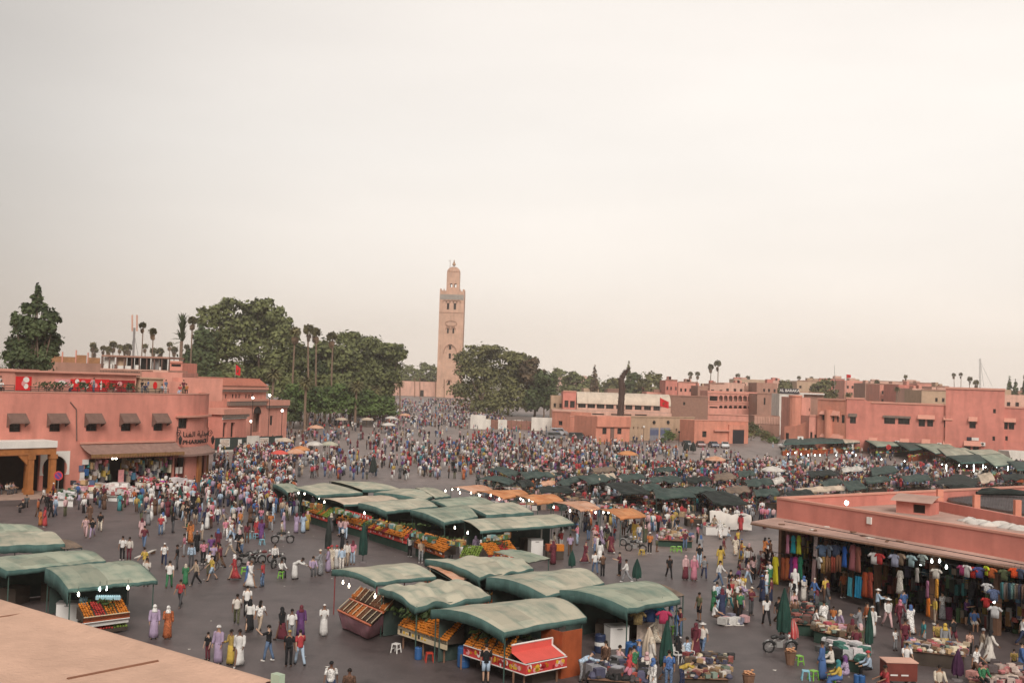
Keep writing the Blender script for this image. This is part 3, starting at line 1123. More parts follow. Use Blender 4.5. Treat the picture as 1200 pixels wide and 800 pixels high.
relief(hw,wz(414),3.3,4.6)
relief(hw,wz(407),1.2,1.4)
relief(hw,wz(448),1.2,1.4)
FM.block(m,0.02,wz(366.7),2*hw-.02,wz(366),.12,.01)
FM.block(m,1.2,wz(422),1.45,wz(404),.12,.01)
FM.block(m,2*hw-1.45,wz(422),2*hw-1.2,wz(404),.12,.01)
m.build('relief_arches',mat('relief_stone',(0.34,0.19,0.13),var=0.15,scale=.6),mn)
lw=3.55
lc=mc+Vector((.15,hw,0))
zL0,zL1=zT,wz(318)
FL=Facade((lc.x-lw,lc.y-lw),(lc.x+lw,lc.y-lw))
lops=[(lw+x0,wz(336),lw+x1,wz(331.5))for x0,x1 in((-1.55,-.35),(.75,1.95))]
m=MB()
FL.wall(m,0,2*lw,zL0,zL1,lops,2*lw)
FLb=Facade((lc.x+lw,lc.y+lw),(lc.x-lw,lc.y+lw))
FLb.wall(m,0,2*lw,zL0,zL1,[(2*lw-o[2],o[1],2*lw-o[0],o[3])for o in lops],.4)
for s_ in(-1,1):
	m.quad((lc.x+s_*lw,lc.y-lw,zL0),(lc.x+s_*lw,lc.y+lw,zL0),(lc.x+s_*lw,lc.y+lw,zL1),(lc.x+s_*lw,lc.y-lw,zL1))
m.add([(lc.x-lw,lc.y-lw,zL1),(lc.x+lw,lc.y-lw,zL1),(lc.x+lw,lc.y+lw,zL1),(lc.x-lw,lc.y+lw,zL1)],((0,1,2,3),))
ln=m.build('lantern',MATS['minaret_stone'],mn)
m=MB()
hd_=wz(311.5)-zL1
m.lathe([(lw*.98*math.cos(R(90*i/8))*(1.0+.03),hd_*math.sin(R(90*i/8)))for i in range(8)]+[(.05,hd_*1.02)],(lc.x,lc.y,zL1),16)
for i in range(16):
	an=2*math.pi*(i+.5)/16
	m.tube([(lc.x+lw*math.cos(R(90*j/6))*math.cos(an),lc.y+lw*math.cos(R(90*j/6))*math.sin(an),zL1+hd_*math.sin(R(90*j/6))+.06)for j in range(6)],.22,5)
m.build('dome',MATS['minaret_stone'],ln,smooth=True)
m=MB()
zf=zL1+hd_
for i,(r_,zz)in enumerate(((1.0,1.6),(.75,4.0),(.45,5.9))):
	pass
m.tube([(lc.x,lc.y,zf-.3),(lc.x,lc.y,wz(302.5))],.14,6)
m.ball((lc.x,lc.y,wz(308.3)),.95,10,7)
m.ball((lc.x,lc.y,wz(306.0)),.55,10,7)
m.ball((lc.x,lc.y,wz(304.2)),.35,8,6)
m.build('finial',mat('copper_gilt',(0.45,0.27,0.16),rough=.45,metal=.4),ln,smooth=True)
m=MB()
m.tube([(lc.x-2.2,lc.y,zf-1.2),(lc.x-2.2,lc.y,wz(303.5))],.12,5)
m.tube([(lc.x-3.1,lc.y,wz(304)),(lc.x-2.2,lc.y,wz(303.6))],.12,5)
m.build('flag_mast',MATS['wood_old'],ln)
# ---- simple blocks for the town further off
TOWN=0
def town(x0,x1,ytop,Y,label,m='plaster_brown',depth=14,wins=(),rows=0,cols=0,name='town_house',roofbits=True,ybase=None,trim=None,group='houses of the old town beyond the square',hoods=False,wm='interior_dark'):
	p0,p1=deep(x0,ytop,Y),deep(x1,ytop,Y)
	F=Facade(p0,p1)
	zt_=F.px((x0+x1)/2,ytop)[1]
	z0_=terr(p0.x,p0.y)-.5
	ops=[F.rect(*w)for w in wins]
	if rows:
		s_=Y/FPX
		for i in range(cols):
			for j in range(rows):
				cu=F.L*(i+.5+rnd.uniform(-.15,.15))/cols
				w=min(1.3,F.L/cols*.4)
				zz=zt_-2.4-3.2*j
				if zz-1.4>z0_ and rnd.random()<.85:
					ops.append((cu-w/2,zz-1.3,cu+w/2,zz))
	ops=[o for o in ops if o[0]>.02 and o[2]<F.L-.02 and o[1]>z0_ and o[3]<zt_-.02]
	t=thing(name,label,'building',F.P(F.L/2,z0_),group)
	q=MB()
	F.wall(q,0,F.L,z0_,zt_,ops,.35)
	F.body(q,0,F.L,z0_,zt_,depth)
	q.build('wall',MATS[m],t)
	flat_roof(F,t,0,F.L,zt_-.5,depth)
	if trim:
		q=MB()
		F.block(q,0,zt_,F.L,zt_+.35,.25,-.3)
		q.build('parapet',MATS[trim],t)
	for o in ops:
		q=MB()
		F.block(q,o[0],o[1],o[2],o[3],-.3,-.42)
		q.build('window',MATS[wm],t)
		if hoods:
			hood(F,t,o[0]-.2,o[2]+.2,o[3]-.1,o[3]+.7,.8,'trim_pink')
	return F,t,zt_
# ---- wall and gate left of the minaret
F,t,z=town(453,512,446.5,615,'long plain pink garden wall with a small arched gate at the foot of the minaret','plaster_pale',3,wins=((492.5,457,496.5,464.5),),name='garden_wall',group=None)
t['category']='wall'
rp=thing('stone_ramp','stepped pink stone ramp rising against the right side of the minaret base','ramp',deep(540,466,598))
p0,p1=deep(523,466,596),deep(545,452,596)
m=MB()
n=9
for i in range(n):
	x0,x1=p0.x+(p1.x-p0.x)*i/n,p0.x+(p1.x-p0.x)*(i+1)/n
	m.box(((x0+x1)/2,p0.y+2,2.2+(i+1)*.36),(x1-x0,4,4.4+(i+1)*.72))
m.build('steps',MATS['plaster_pale'],rp)
# ---- white and pink site boards below the trees
for i,(x0,y0,x1,y1,mt,lb)in enumerate(((551,486,569,501.5,'lime_white','tall white site panel at the left end of the board row'),(568.5,491,575,501.5,'lime_white','narrow low white panel attached beside the tall end panel'),(583.5,491.5,594,501.8,'lime_white','square white panel first along the brown fence'),(602.5,492,613,502,'lime_white','square white panel second along the brown fence'),(622.5,489,647,503.5,'lime_white','wide white panel next to the pink corner building'))):
	base=ground((x0+x1)/2,y1+1)
	p0,p1=deep(x0,y1,base.y),deep(x1,y1,base.y)
	F=Facade(p0,p1)
	zb,zt=terr(p0.x,p0.y),F.px((x0+x1)/2,y0)[1]
	t=thing('site_hoarding',lb,'hoarding',F.P(F.L/2,zb),'white boards under the trees')
	q=MB()
	F.block(q,0,zb-.1,F.L,zt,0,-.12)
	q.build('board',MATS[mt],t)
	for k in range(2):
		q=MB()
		F.block(q,F.L*(.2+.55*k),zb-.1,F.L*(.2+.55*k)+.12,zt+.15,-.14,-.3)
		q.build('post',MATS['metal_grey'],t)
p0=ground(576,502.5)
F=Facade(deep(575,502,p0.y+1.5),deep(623,503,p0.y+1.5))
t=thing('low_fence','low rust-brown fence with posts filling the gaps between the white panels','fence',F.P(5,terr(0,p0.y)))
q=MB()
F.block(q,0,0,F.L,F.px(600,492.5)[1],0,-.1)
q.build('panel',mat('fence_rust',(0.27,0.13,0.10),var=.25),t)
for i in range(9):
	q=MB()
	F.block(q,F.L*i/8-.1,0,F.L*i/8+.1,F.px(600,491.5)[1],.12,.01)
	q.build('post',MATS['wood_old'],t)
# ---- pink police post, tan wall, gate (middle right)
def lowblock(x0,yb0,x1,yb1,ytop,label,m,wins,depth=8,name='low_building',trim='trim_pink',bars=(1,1)):
	F=Facade(ground(x0,yb0),ground(x1,yb1))
	zt_=F.px((x0+x1)/2,ytop)[1]
	t=thing(name,label,'building',F.P(F.L/2,0))
	ops=[F.rect(*w)for w in wins]
	q=MB()
	F.wall(q,0,F.L,-.3,zt_,ops,.35)
	F.body(q,0,F.L,-.3,zt_,depth)
	q.build('wall',MATS[m],t)
	flat_roof(F,t,0,F.L,zt_-.4,depth)
	q=MB()
	F.block(q,-.1,zt_,F.L+.1,zt_+.25,.15,-.3)
	q.build('parapet',MATS[trim],t)
	for o in ops:
		F.window(t,o,.3,bars=bars)
	return F,t,zt_
lowblock(646.5,506,668,508,482.5,'pink end block with one small window beside the wide white panel','plaster_orange',((654,493,659,498),))
lowblock(667.5,512,698.5,513.5,488.5,'pink block with one dark window behind the parked dark van','plaster_orange',((680.5,497.5,684.5,504),))
F,t,z=lowblock(698,517.5,737.5,517.5,488.5,'pink police post with green windows, a door and an overhanging band','plaster_orange',((706,501,711,508.5),(723.5,501.5,728.5,508.5)),10)
q=MB()
a,b,c,d=F.rect(698,488.5,737.5,500)
F.block(q,0.0,b,F.L,d,.5,.01)
q.build('overhang',MATS['plaster_orange'],t)
q=MB()
a,b,c,d=F.rect(715,500.5,719.5,517.5)
F.block(q,a,0,c,d,.06,.01)
q.build('door',MATS['awning_brown'],t)
for xx in(698.6,714,736.5):
	q=MB()
	u_=F.px(xx,508)[0]
	F.block(q,u_-.1,0,u_+.1,b,.48,.28)
	q.build('post',MATS['plaster_red'],t)
F,t,z=lowblock(737.8,516,813,515,489,'long tan wall with grey shutters and a row of small vents','plaster_tan',[(742,500,743.2,502.5),(747,500,748.2,502.5),(752,500,753.2,502.5)]+[(792+5.2*i,502,793.6+5.2*i,505)for i in range(4)],9,trim='plaster_tan',bars=(0,0))
for x0,x1 in((761.5,771.5),(773.5,785)):
	q=MB()
	a,b,c,d=F.rect(x0,501,x1,516)
	F.block(q,a,0,c,d,.08,.01)
	sh_=q.build('shutter',mat('shutter_grey',(0.22,0.22,0.25),var=.15),t)
	q=MB()
	F.block(q,a,d*.45,c,d*.85,.1,.085)
	q.build('blue_panel',mat('panel_blue',(0.10,0.12,0.20),var=.2),sh_)
for xx in(766,782.5):
	q=MB()
	u_,zz=F.px(xx,494.5)
	q.ball(F.P(u_,zz,.15),.45,8,5)
	q.build('wall_lamp',MATS['iron_black'],t)
F,t,z=lowblock(813.2,519,876,519.5,493,'pink wall with a tall dark iron gate at its end, cars parked in front','plaster_orange',((823,505,828,512),),7)
q=MB()
a,b,c,d=F.rect(853,497.5,875.5,519)
F.block(q,a,0,c,d,.5,.01)
q.build('gate_frame',MATS['plaster_orange'],t)
q=MB()
a,b,c,d=F.rect(857.3,503.5,870.5,519)
F.block(q,a,0,c,d,.56,.505)
gt=q.build('iron_gate',mat('gate_iron',(0.03,0.03,0.04),rough=.5),t)
q=MB()
for i in range(12):
	u_=a+(c-a)*(i+.5)/12
	F.block(q,u_-.05,.1,u_+.05,d+.1,.6,.565)
q.build('bars',MATS['iron_black'],gt)
q=MB()
a,b,c,d=F.rect(836,503.5,854,505)
F.block(q,a,b,c,d,.7,.01)
q.build('ledge',MATS['trim_pink'],t)
# ---- long building with cream vaulted roof
Y0=345.0
F=Facade(deep(676,470,Y0),deep(786,475,Y0))
t=thing('covered_market','long building with a cream vaulted roof and a strip of brown windows','building',F.P(10,0))
zt_,z1_,z2_,z3_=(F.px(730,y)[1]for y in(460.5,474,480.5,488.5))
wn_=[F.rect(677.5+10.9*i+(0 if i<4 else 1),471+.45*i,686.5+10.9*i,477.5+.42*i)for i in range(9)]
q=MB()
F.wall(q,0,F.L,0,z1_,wn_,.5)
F.body(q,0,F.L,0,z1_,20)
q.build('wall',MATS['plaster_pale'],t)
for o in wn_:
	F.window(t,o,.35,bars=(2,0))
q=MB()
P=F.P
n=10
prof=[(z1_+(zt_-z1_)*math.sin(R(90*i/n)),.5-6*(1-math.cos(R(90*i/n))))for i in range(n+1)]
cols_=26
for k in range(cols_):
	a,b=F.L*k/cols_+.04,F.L*(k+1)/cols_-.04
	q.add([P(x,zz,oo)for(zz,oo)in prof for x in(a,b)],[(2*i,2*i+1,2*i+3,2*i+2)for i in range(n)])
q.add([P(x,zz-.08,oo-.08)for(zz,oo)in prof for x in(0,F.L)],[(2*i,2*i+1,2*i+3,2*i+2)for i in range(n)])
for x in(0,F.L):
	q.add([P(x,zz,oo)for zz,oo in prof]+[P(x,z1_,-5.5)],(tuple(range(n+2)),))
q.add([P(0,zt_,-5.4),P(F.L,zt_,-5.4),P(F.L,zt_-.1,-20),P(0,zt_-.1,-20)],((0,1,2,3),))
q.build('vaulted_roof',mat('roof_cream',(0.60,0.50,0.40),var=.08,scale=.5,streak=.15),t)
F5b=Facade(deep(647,486,335),deep(787,489,335))
t=thing('market_podium','low pink flat-roofed podium with dark slots below the cream-roofed building','building',F5b.P(10,0))
zz_=F5b.px(720,482)[1]
sl_=[F5b.rect(678+k,484+.02*k,678+k+w,485.5+.02*k)for k,w in((1,4),(8,4),(16,14),(38,8),(50,12),(66,14))]
q=MB()
F5b.wall(q,0,F5b.L,0,zz_,sl_,.4)
F5b.body(q,0,F5b.L,0,zz_,9)
q.build('wall',MATS['plaster_pale'],t)
flat_roof(F5b,t,0,F5b.L,zz_-.05,9.5,'canopy_board')
q=MB()
F5b.block(q,sl_[0][0]-.2,sl_[0][1]-1,sl_[-1][2]+.2,sl_[0][3]+.3,-.45,-.5)
q.build('slot_backing',MATS['interior_dark'],t)
F,t,z=town(660,675.5,459,346,'narrow red-brown annex with two bays attached to the cream-roofed building','plaster_red',12,((661.5,469,666,477),(668,469.5,673.5,477.5)),trim='trim_pink')
town(646,660,463.5,352,'small tan house half hidden by the tree beside the red-brown annex','plaster_tan',10,rows=1,cols=2)
# ---- arcaded building
Ya=385.0
F=Facade(deep(829,470,Ya),deep(888,473,Ya))
t=thing('arcade_building','pink building with two tiers of round arches above the tree-lined lane','building',F.P(8,0))
zt_=F.px(858,458.5)[1]
tiers=[]
for(yb,yt,n0,x0,x1)in((470,463.3,8,842,887.3),(478.2,475,8,842,887.3)):
	for i in range(n0):
		w=(x1-x0)/n0
		tiers.append(F.rect(x0+i*w+.6,yt+.05*i,x0+(i+1)*w-.6,yb+.05*i))
tiers.append(F.rect(831.5,463.8,841,469.8))
tiers.append(F.rect(831.5,476.2,841,478))
q=MB()
F.wall(q,0,F.L,0,zt_,tiers,.9)
F.body(q,0,F.L,0,zt_,16)
for o in tiers[:16]:
	w,h=(o[2]-o[0])/2,min((o[2]-o[0])/2,(o[3]-o[1])*.6)
	cu=(o[0]+o[2])/2
	for s_ in(-1,1):
		pts=[F.P(cu+s_*w,o[3],-.02)]+[F.P(cu+s_*w*math.cos(R(90*i/6)),o[3]-h+h*math.sin(R(90*i/6)),-.02)for i in range(7)]
		q.add(pts,(tuple(range(8)),))
q.build('wall',MATS['plaster_salmon'],t)
for o in tiers:
	q=MB()
	F.block(q,o[0]-.1,o[1]-.1,o[2]+.1,o[3]+.1,-1.6,-1.7)
	q.build('gallery_opening',MATS['plaster_brown']if o in tiers[:8]else MATS['interior_dark'],t)
q=MB()
for y0 in(461.3,471.3,474.0):
	zz=F.px(858,y0)[1]
	F.block(q,-.1,zz,F.L+.1,zz+.35,.25,.01)
q.build('cornice',MATS['trim_pink'],t)
flat_roof(F,t,0,F.L,zt_-.4,16)
town(783,830,464.5,350,'big blank rough brown brick wall of a house with one small window','brick_wall',12,((800.5,471,803,474.5),),trim='plaster_brown',group=None)
town(887.5,913,461.5,372,'tall blank brown block with a slit window right of the arcades','plaster_brown',16,((895,466,897,474),),trim='plaster_brown',group=None)
F,t,z=town(884,914,487,325,'low brown building with a pale ribbed balcony next to the pink stepped wall','plaster_brown',8,group=None)
q=MB()
for i in range(16):
	u_=F.L*(i+.2)/16
	F.block(q,u_,z-2.4,u_+F.L/28,z-.3,.25,.02)
q.build('balcony_ribs',MATS['plaster_pale'],t)
town(810,884,486,352,'row of low pink shops under the arcaded building','plaster_salmon',10,rows=1,cols=9,trim='trim_pink',group=None)
F,t,z=town(913.5,942,461.5,335,'white house with a dark lettered fascia above the lane','lime_white',10,((921,482,926,489),),group=None)
q=MB()
a,b,c,d=F.rect(914,455,936,461)
F.block(q,a,b,c,d,.3,0)
sg=q.build('sign_board',mat('sign_navy',(0.025,0.022,0.035)),t)
me=text_mesh('AL BARAKA',1.15,'CENTER',.02,.02)
for v in me.vertices:
	v.co=F.P((a+c)/2+v.co.x,(b+d)/2+v.co.y+.1,.34+v.co.z)
me.materials.append(MATS['white_paint'])
put('lettering',me,sg)
F,t,z=town(936,965,459.5,340,'dark-roofed white-edged terrace building beside the lettered fascia','plaster_brown',10,group=None)
q=MB()
a,b,c,d=F.rect(936.5,460.5,965,462)
F.block(q,a,b,c,d,1.2,-8)
q.build('white_slab',MATS['white_paint'],t)
# ---- big pink building on the right
F6=Facade(ground(991,527.5),ground(1245,541.5))
U2=F6.px(1235,490)[0]
rbld=thing('pink_civic_building','large plain pink building with hooded windows, a stepped parapet and a tower block','building',F6.P(20,0))
def R6(*r):
	return F6.rect(*r)
w_up=[R6(*r)for r in((996,486,1003,496),(1036,488.3,1049,496.5),(1052.5,488.6,1066,497),(1076.5,490,1084,499.5),(1086.5,490,1093.5,499.6),(1106.5,491,1112.5,500.5),(1136,492.3,1143.5,501.6),(1176.2,493.8,1181,502.8),(1182,493.8,1188.5,503))]
w_lo=[R6(*r)for r in((1019,517,1026.5,526),(1055.5,519,1063,527.5),(1081,519.5,1088,528.5),(1106,520.5,1112.5,529.3),(1130,521.7,1137.5,530.5),(1140,522,1147,530.7),(1160,526.5,1167,532.5))]
w_sm=[R6(*r)for r in((1163.8,479,1167,484),(1163,511,1166,516),(1178,510.8,1181,516))]
zt_L=F6.px(1080,474.2)[1]
q=MB()
F6.wall(q,0,U2,-.3,zt_L,w_up+w_lo+w_sm[1:],.35)
F6.body(q,0,U2,-.3,zt_L,30)
a0,a1,a2=F6.px(984,468)[0],F6.px(1013,468)[0],F6.px(1021,472)[0]
zP=F6.px(1000,467.5)[1]
q.add([F6.P(0,zt_L,0),F6.P(a2,zt_L,0),F6.P(a1,zP,0),F6.P(0,zP,0),F6.P(0,zt_L,-.4),F6.P(a2,zt_L,-.4),F6.P(a1,zP,-.4),F6.P(0,zP,-.4)],((0,1,2,3),(4,7,6,5),(1,5,6,2),(2,6,7,3),(0,3,7,4)))
q.build('wall',MATS['plaster_red'],rbld)
flat_roof(F6,rbld,0,U2,zt_L-.5,30,'roof_felt')
ta,tb_=F6.px(1107.5,490)[0]+.1,F6.px(1177,490)[0]
zTw=F6.px(1142,456.5)[1]
q=MB()
ops_t=[o for o in w_up[6:7]+w_lo[4:6]+[w_sm[0],w_sm[1]]]
class _Sh(Facade):
	pass
FT=Facade(F6.P(ta,0,.7),F6.P(tb_,0,.7))
opsT=[(o[0]-ta,o[1],o[2]-ta,o[3])for o in(w_up[6],w_lo[4],w_lo[5],w_sm[0],w_sm[1])]
opsT=[o for o in opsT if o[0]>0 and o[2]<FT.L]
FT.wall(q,0,FT.L,-.3,zTw,opsT,.35)
FT.body(q,0,FT.L,-.3,zTw,12)
q.build('tower',MATS['plaster_red'],rbld)
flat_roof(FT,rbld,0,FT.L,zTw-.3,12)
q=MB()
FT.block(q,-.15,zTw,FT.L+.15,zTw+.45,.25,-.4)
F6.block(q,a2,zt_L,ta-.2,zt_L+.4,.2,-.4)
F6.block(q,tb_+.2,zt_L,U2,zt_L+.4,.2,-.4)
F6.block(q,-.15,zP,a1,zP+.4,.2,-.42)
q.build('coping',MATS['trim_pink'],rbld)
for o in opsT:
	FT.window(rbld,o,.3,bars=(1,1)if o[2]-o[0]>.8 else(0,0))
for o in w_up+w_lo+w_sm[1:]:
	if o in(w_up[6],w_lo[4],w_lo[5],w_sm[0],w_sm[1]):
		continue
	F6.window(rbld,o,.3,bars=(1,1))
for r,FF in(((994.5,483.8,1004.5,488),F6),((1035,486.5,1067.5,489.5),F6),((1075.5,486,1095.5,491),F6),((1105.8,487,1116.5,492),F6),((1135,488.3,1145.5,493.5),FT),((1176,489.8,1190.5,494.5),F6),((1018,512.5,1028.3,517.8),F6),((1054.5,513.8,1065.5,519.6),F6),((1080,514.3,1090.3,520),F6),((1105,515.5,1115.5,521.3),F6),((1129.5,516.5,1150,522.3),FT)):
	a,b,c,d=FF.rect(*r)
	if d-b<.9 and r[0]<1070 and r[0]>1030 or r[0]<1000:
		q=MB()
		FF.block(q,a,b,c,d-.1,.5,.01)
		q.build('window_hood',MATS['band_brown'],rbld)
	else:
		hood(FF,rbld,a,c,b,d,.9,'trim_pink')
q=MB()
zz=F6.px(1060,511)[1]
F6.block(q,0,zz,U2,zz+.08,.05,.01)
q.build('string_course',MATS['plaster_orange'],rbld)
def ac_unit(FF,x,y,label):
	u_,zz_=FF.px(x,y)
	t_=thing('air_conditioner',label,'air conditioner',FF.P(u_,zz_-.5),'air conditioners on the pink wall')
	k=MB()
	FF.block(k,u_-.5,zz_-.4,u_+.5,zz_+.4,.5,.1)
	k.build('casing',MATS['white_paint'],t_)
	k=MB()
	cu,cz=u_-.1,zz_
	k.add([FF.P(cu+.3*math.cos(.785*i),cz+.3*math.sin(.785*i),.515)for i in range(8)],(tuple(range(8)),))
	k.build('fan_grille',MATS['frame_dark'],t_)
	k=MB()
	FF.block(k,u_-.45,zz_-.5,u_-.4,zz_-.41,.5,.01)
	FF.block(k,u_+.4,zz_-.5,u_+.45,zz_-.41,.5,.01)
	k.build('bracket',MATS['metal_grey'],t_)
ac_unit(F6,1051.5,518,'white air conditioner left of the second lower hooded window')
ac_unit(F6,1101,520.5,'white air conditioner beside the lower window nearest the tower')
ac_unit(FT,1152,520,'white air conditioner on the tower beside its double window')
q=MB()
a,b,c,d=FT.rect(1133,511.8,1138.5,516)
FT.block(q,a,b,c,d,.12,.01)
q.build('dark_plaque',MATS['sign_navy'],rbld)
q=MB()
a,b,c,d=FT.rect(1138.8,512.5,1147,516)
FT.block(q,a,b,c,d,.12,.01)
q.build('white_plaque',MATS['white_paint'],rbld)
Fw=Facade(ground(957,524.5),F6.P(-.05,0,-.3))
wing=thing('pink_wing','pink wing with two rows of hooded slim windows and a round tower end','building',Fw.P(Fw.L/2,0))
zW=Fw.px(972,468.5)[1]
wo_=[Fw.rect(*r)for r in((963,485,966,492),(975,487,977.5,494),(980.5,487,983,494.5),(985.8,486,989.8,495.5),(964,512,967,520),(975,513,977.2,521),(980,514,982.3,522.5),(985.5,515,988,524))]
q=MB()
Fw.wall(q,0,Fw.L,-.3,zW,wo_,.35)
Fw.body(q,0,Fw.L,-.3,zW,20)
q.build('wall',MATS['plaster_orange'],wing)
flat_roof(Fw,wing,0,Fw.L,zW-.4,20)
q=MB()
Fw.block(q,0,zW,Fw.L-.2,zW+.4,.2,-.4)
q.build('coping',MATS['trim_pink'],wing)
for o in wo_:
	Fw.window(wing,o,.3,bars=(0,1))
for r in((962,481.5,969,485.5),(973.5,480.5,979,487),(979,481.5,984.5,487),(962.5,507.5,968.5,512),(972,508,978,513),(978,508.5,984,514),(983.8,510,988.5,515)):
	a,b,c,d=Fw.rect(*r)
	hood(Fw,wing,a,c,b,d,.8,'trim_pink')
q=MB()
p=Fw.P(Fw.px(971.5,500)[0],0,.2)
q.tube([(p.x,p.y,-.2),(p.x,p.y,Fw.px(971,480)[1])],1.0,12)
q.build('buttress',MATS['plaster_orange'],wing)
F,t,z=town(948.5,963,487.5,276,'small pink block with a pale top rim between stepped wall and wing','plaster_salmon',8,((949.5,506,952,514),(954.5,509,957,514.5)),trim='trim_pink',group=None)
F,t,z=town(928.5,950,465.5,300,'pink block with three arched slit windows and a corner turret','plaster_salmon',12,((936,487,938,494.5),(940.3,487,942.3,494),(945,488,946,492),(948,478,949,481.5)),group=None)
q=MB()
p=F.P(.8,0,.3)
q.tube([(p.x,p.y,0),(p.x,p.y,z+.1)],1.6,12)
q.tube([(p.x,p.y,z+.1),(p.x,p.y,z+.6)],1.8,12)
q.build('turret',MATS['plaster_orange'],t)
Fs=Facade(ground(919,521),ground(948,523.5))
t=thing('stepped_wall','pink wall with a top that slopes up towards the wing','wall',Fs.P(4,0))
za_,zb2=Fs.px(920,499)[1],Fs.px(947,492)[1]
q=MB()
q.add([Fs.P(0,0),Fs.P(Fs.L,0),Fs.P(Fs.L,zb2),Fs.P(Fs.L*.45,za_+.2),Fs.P(0,za_),Fs.P(0,0,-2),Fs.P(Fs.L,0,-2),Fs.P(Fs.L,zb2,-2),Fs.P(Fs.L*.45,za_+.2,-2),Fs.P(0,za_,-2)],((0,1,2,3,4),(9,8,7,6,5),(3,2,7,8),(4,3,8,9),(0,4,9,5),(1,6,7,2)))
q.build('wall',MATS['plaster_orange'],t)
q=MB()
a,b,c,d=Fs.rect(921,507,924.5,514)
Fs.block(q,a,b,c,d,.03,-.1)
q.build('window',MATS['glass_dark'],t)
q=MB()
a,b,c,d=Fs.rect(925,514,930,521.5)
Fs.block(q,a,0.02,c,d,.03,-.1)
q.build('doorway',MATS['interior_dark'],t)
# ---- skyline of the old town, left
town(100,118,438.5,185,'plain pink rooftop block left of the lattice wall','plaster_salmon',10,group=None)
F,t,z=town(117,166,433,190,'rooftop wall of pierced brown lattice above the red banners','plaster_brown',8,group=None)
q=MB()
for i in range(26):
	for j in range(4):
		u_,zz=F.L*(i+.5+.5*(j%2))/27,z-.35-.32*j
		w=F.L/27*.34
		q.add([F.P(u_-w,zz,.03),F.P(u_,zz-.16,.03),F.P(u_+w,zz,.03),F.P(u_,zz+.16,.03)],((0,1,2,3),))
q.build('lattice_openings',MATS['interior_dark'],t)
F,t,z=town(117.5,197,432.5,196,'glazed rooftop restaurant with pale curtains under a flat pink slab','plaster_pale',12,group=None)
Fg=Facade(F.P(0,0,-1.5),F.P(F.L,0,-1.5))
zr=Fg.px(160,419)[1]
q=MB()
Fg.block(q,0,zr,F.L,zr+.3,1.2,-8)
q.build('roof_slab',MATS['plaster_brown'],t)
for i in range(10):
	q=MB()
	u_=F.L*i/9
	Fg.block(q,u_-.1,z,u_+.1,zr,1.0,.8)
	q.build('post',MATS['awning_brown'],t)
for i,(x0,x1,mt)in enumerate(((122,134,'white_paint'),(137,148,'plaster_tan'),(149,157,'glass_dark'),(158,163,'glass_dark'),(165,176,'glass_dark'),(178,186,'metal_grey'),(187,196,'glass_dark'))):
	q=MB()
	a,b=Fg.px(x0,426)[0],Fg.px(x1,426)[0]
	Fg.block(q,a,z,b,zr-.05,0,-.1)
	q.build('glazing',MATS[mt],t)
for i,(x0,x1)in enumerate(((123,129),(131,133),(139,155),(160,165),(188,190))):
	q=MB()
	a,b=Fg.px(x0,430)[0],Fg.px(x1,430)[0]
	Fg.block(q,a,z,b,z+.55+.2*(i%2),.7,.2)
	q.build('white_sofa',MATS['white_paint'],t)
town(199,214,425,215,'small pink rooftop house with a strip window beside the glazed restaurant','plaster_salmon',10,((200.5,426.5,212,429.5),),trim='trim_pink',group=None)
town(166,214,436,180,'pink stepped roof wall under the glazed restaurant','plaster_salmon',9,group=None)
F,t,z=town(57,120,425,205,'brown rooftop terrace with ochre screens and poles next to the big dark tree','plaster_brown',12,rows=1,cols=6,group=None)
for i,(x0,x1,y0)in enumerate(((60,72,417),(73,88,418),(89,101,416),(103,117,419))):
	q=MB()
	Fg=Facade(F.P(0,0,-.5),F.P(F.L,0,-.5))
	a,b,c,d=Fg.rect(x0,y0,x1,424)
	Fg.block(q,a,z-.3,c,d,0,-.15)
	q.build('ochre_screen',mat('screen_ochre',(0.34,0.17,0.08),var=.3,scale=1.2),t)
	q=MB()
	Fg.block(q,a-.1,z-.3,a+.1,d+.9,.1,-.1)
	q.build('pole',MATS['plaster_salmon'],t)
town(0,17,432,150,'pink roof block at the far end of the shop terrace','plaster_salmon',8,group=None)
town(-40,12,441,180,'low pink house glimpsed behind the big dark tree','plaster_red',8,group=None)
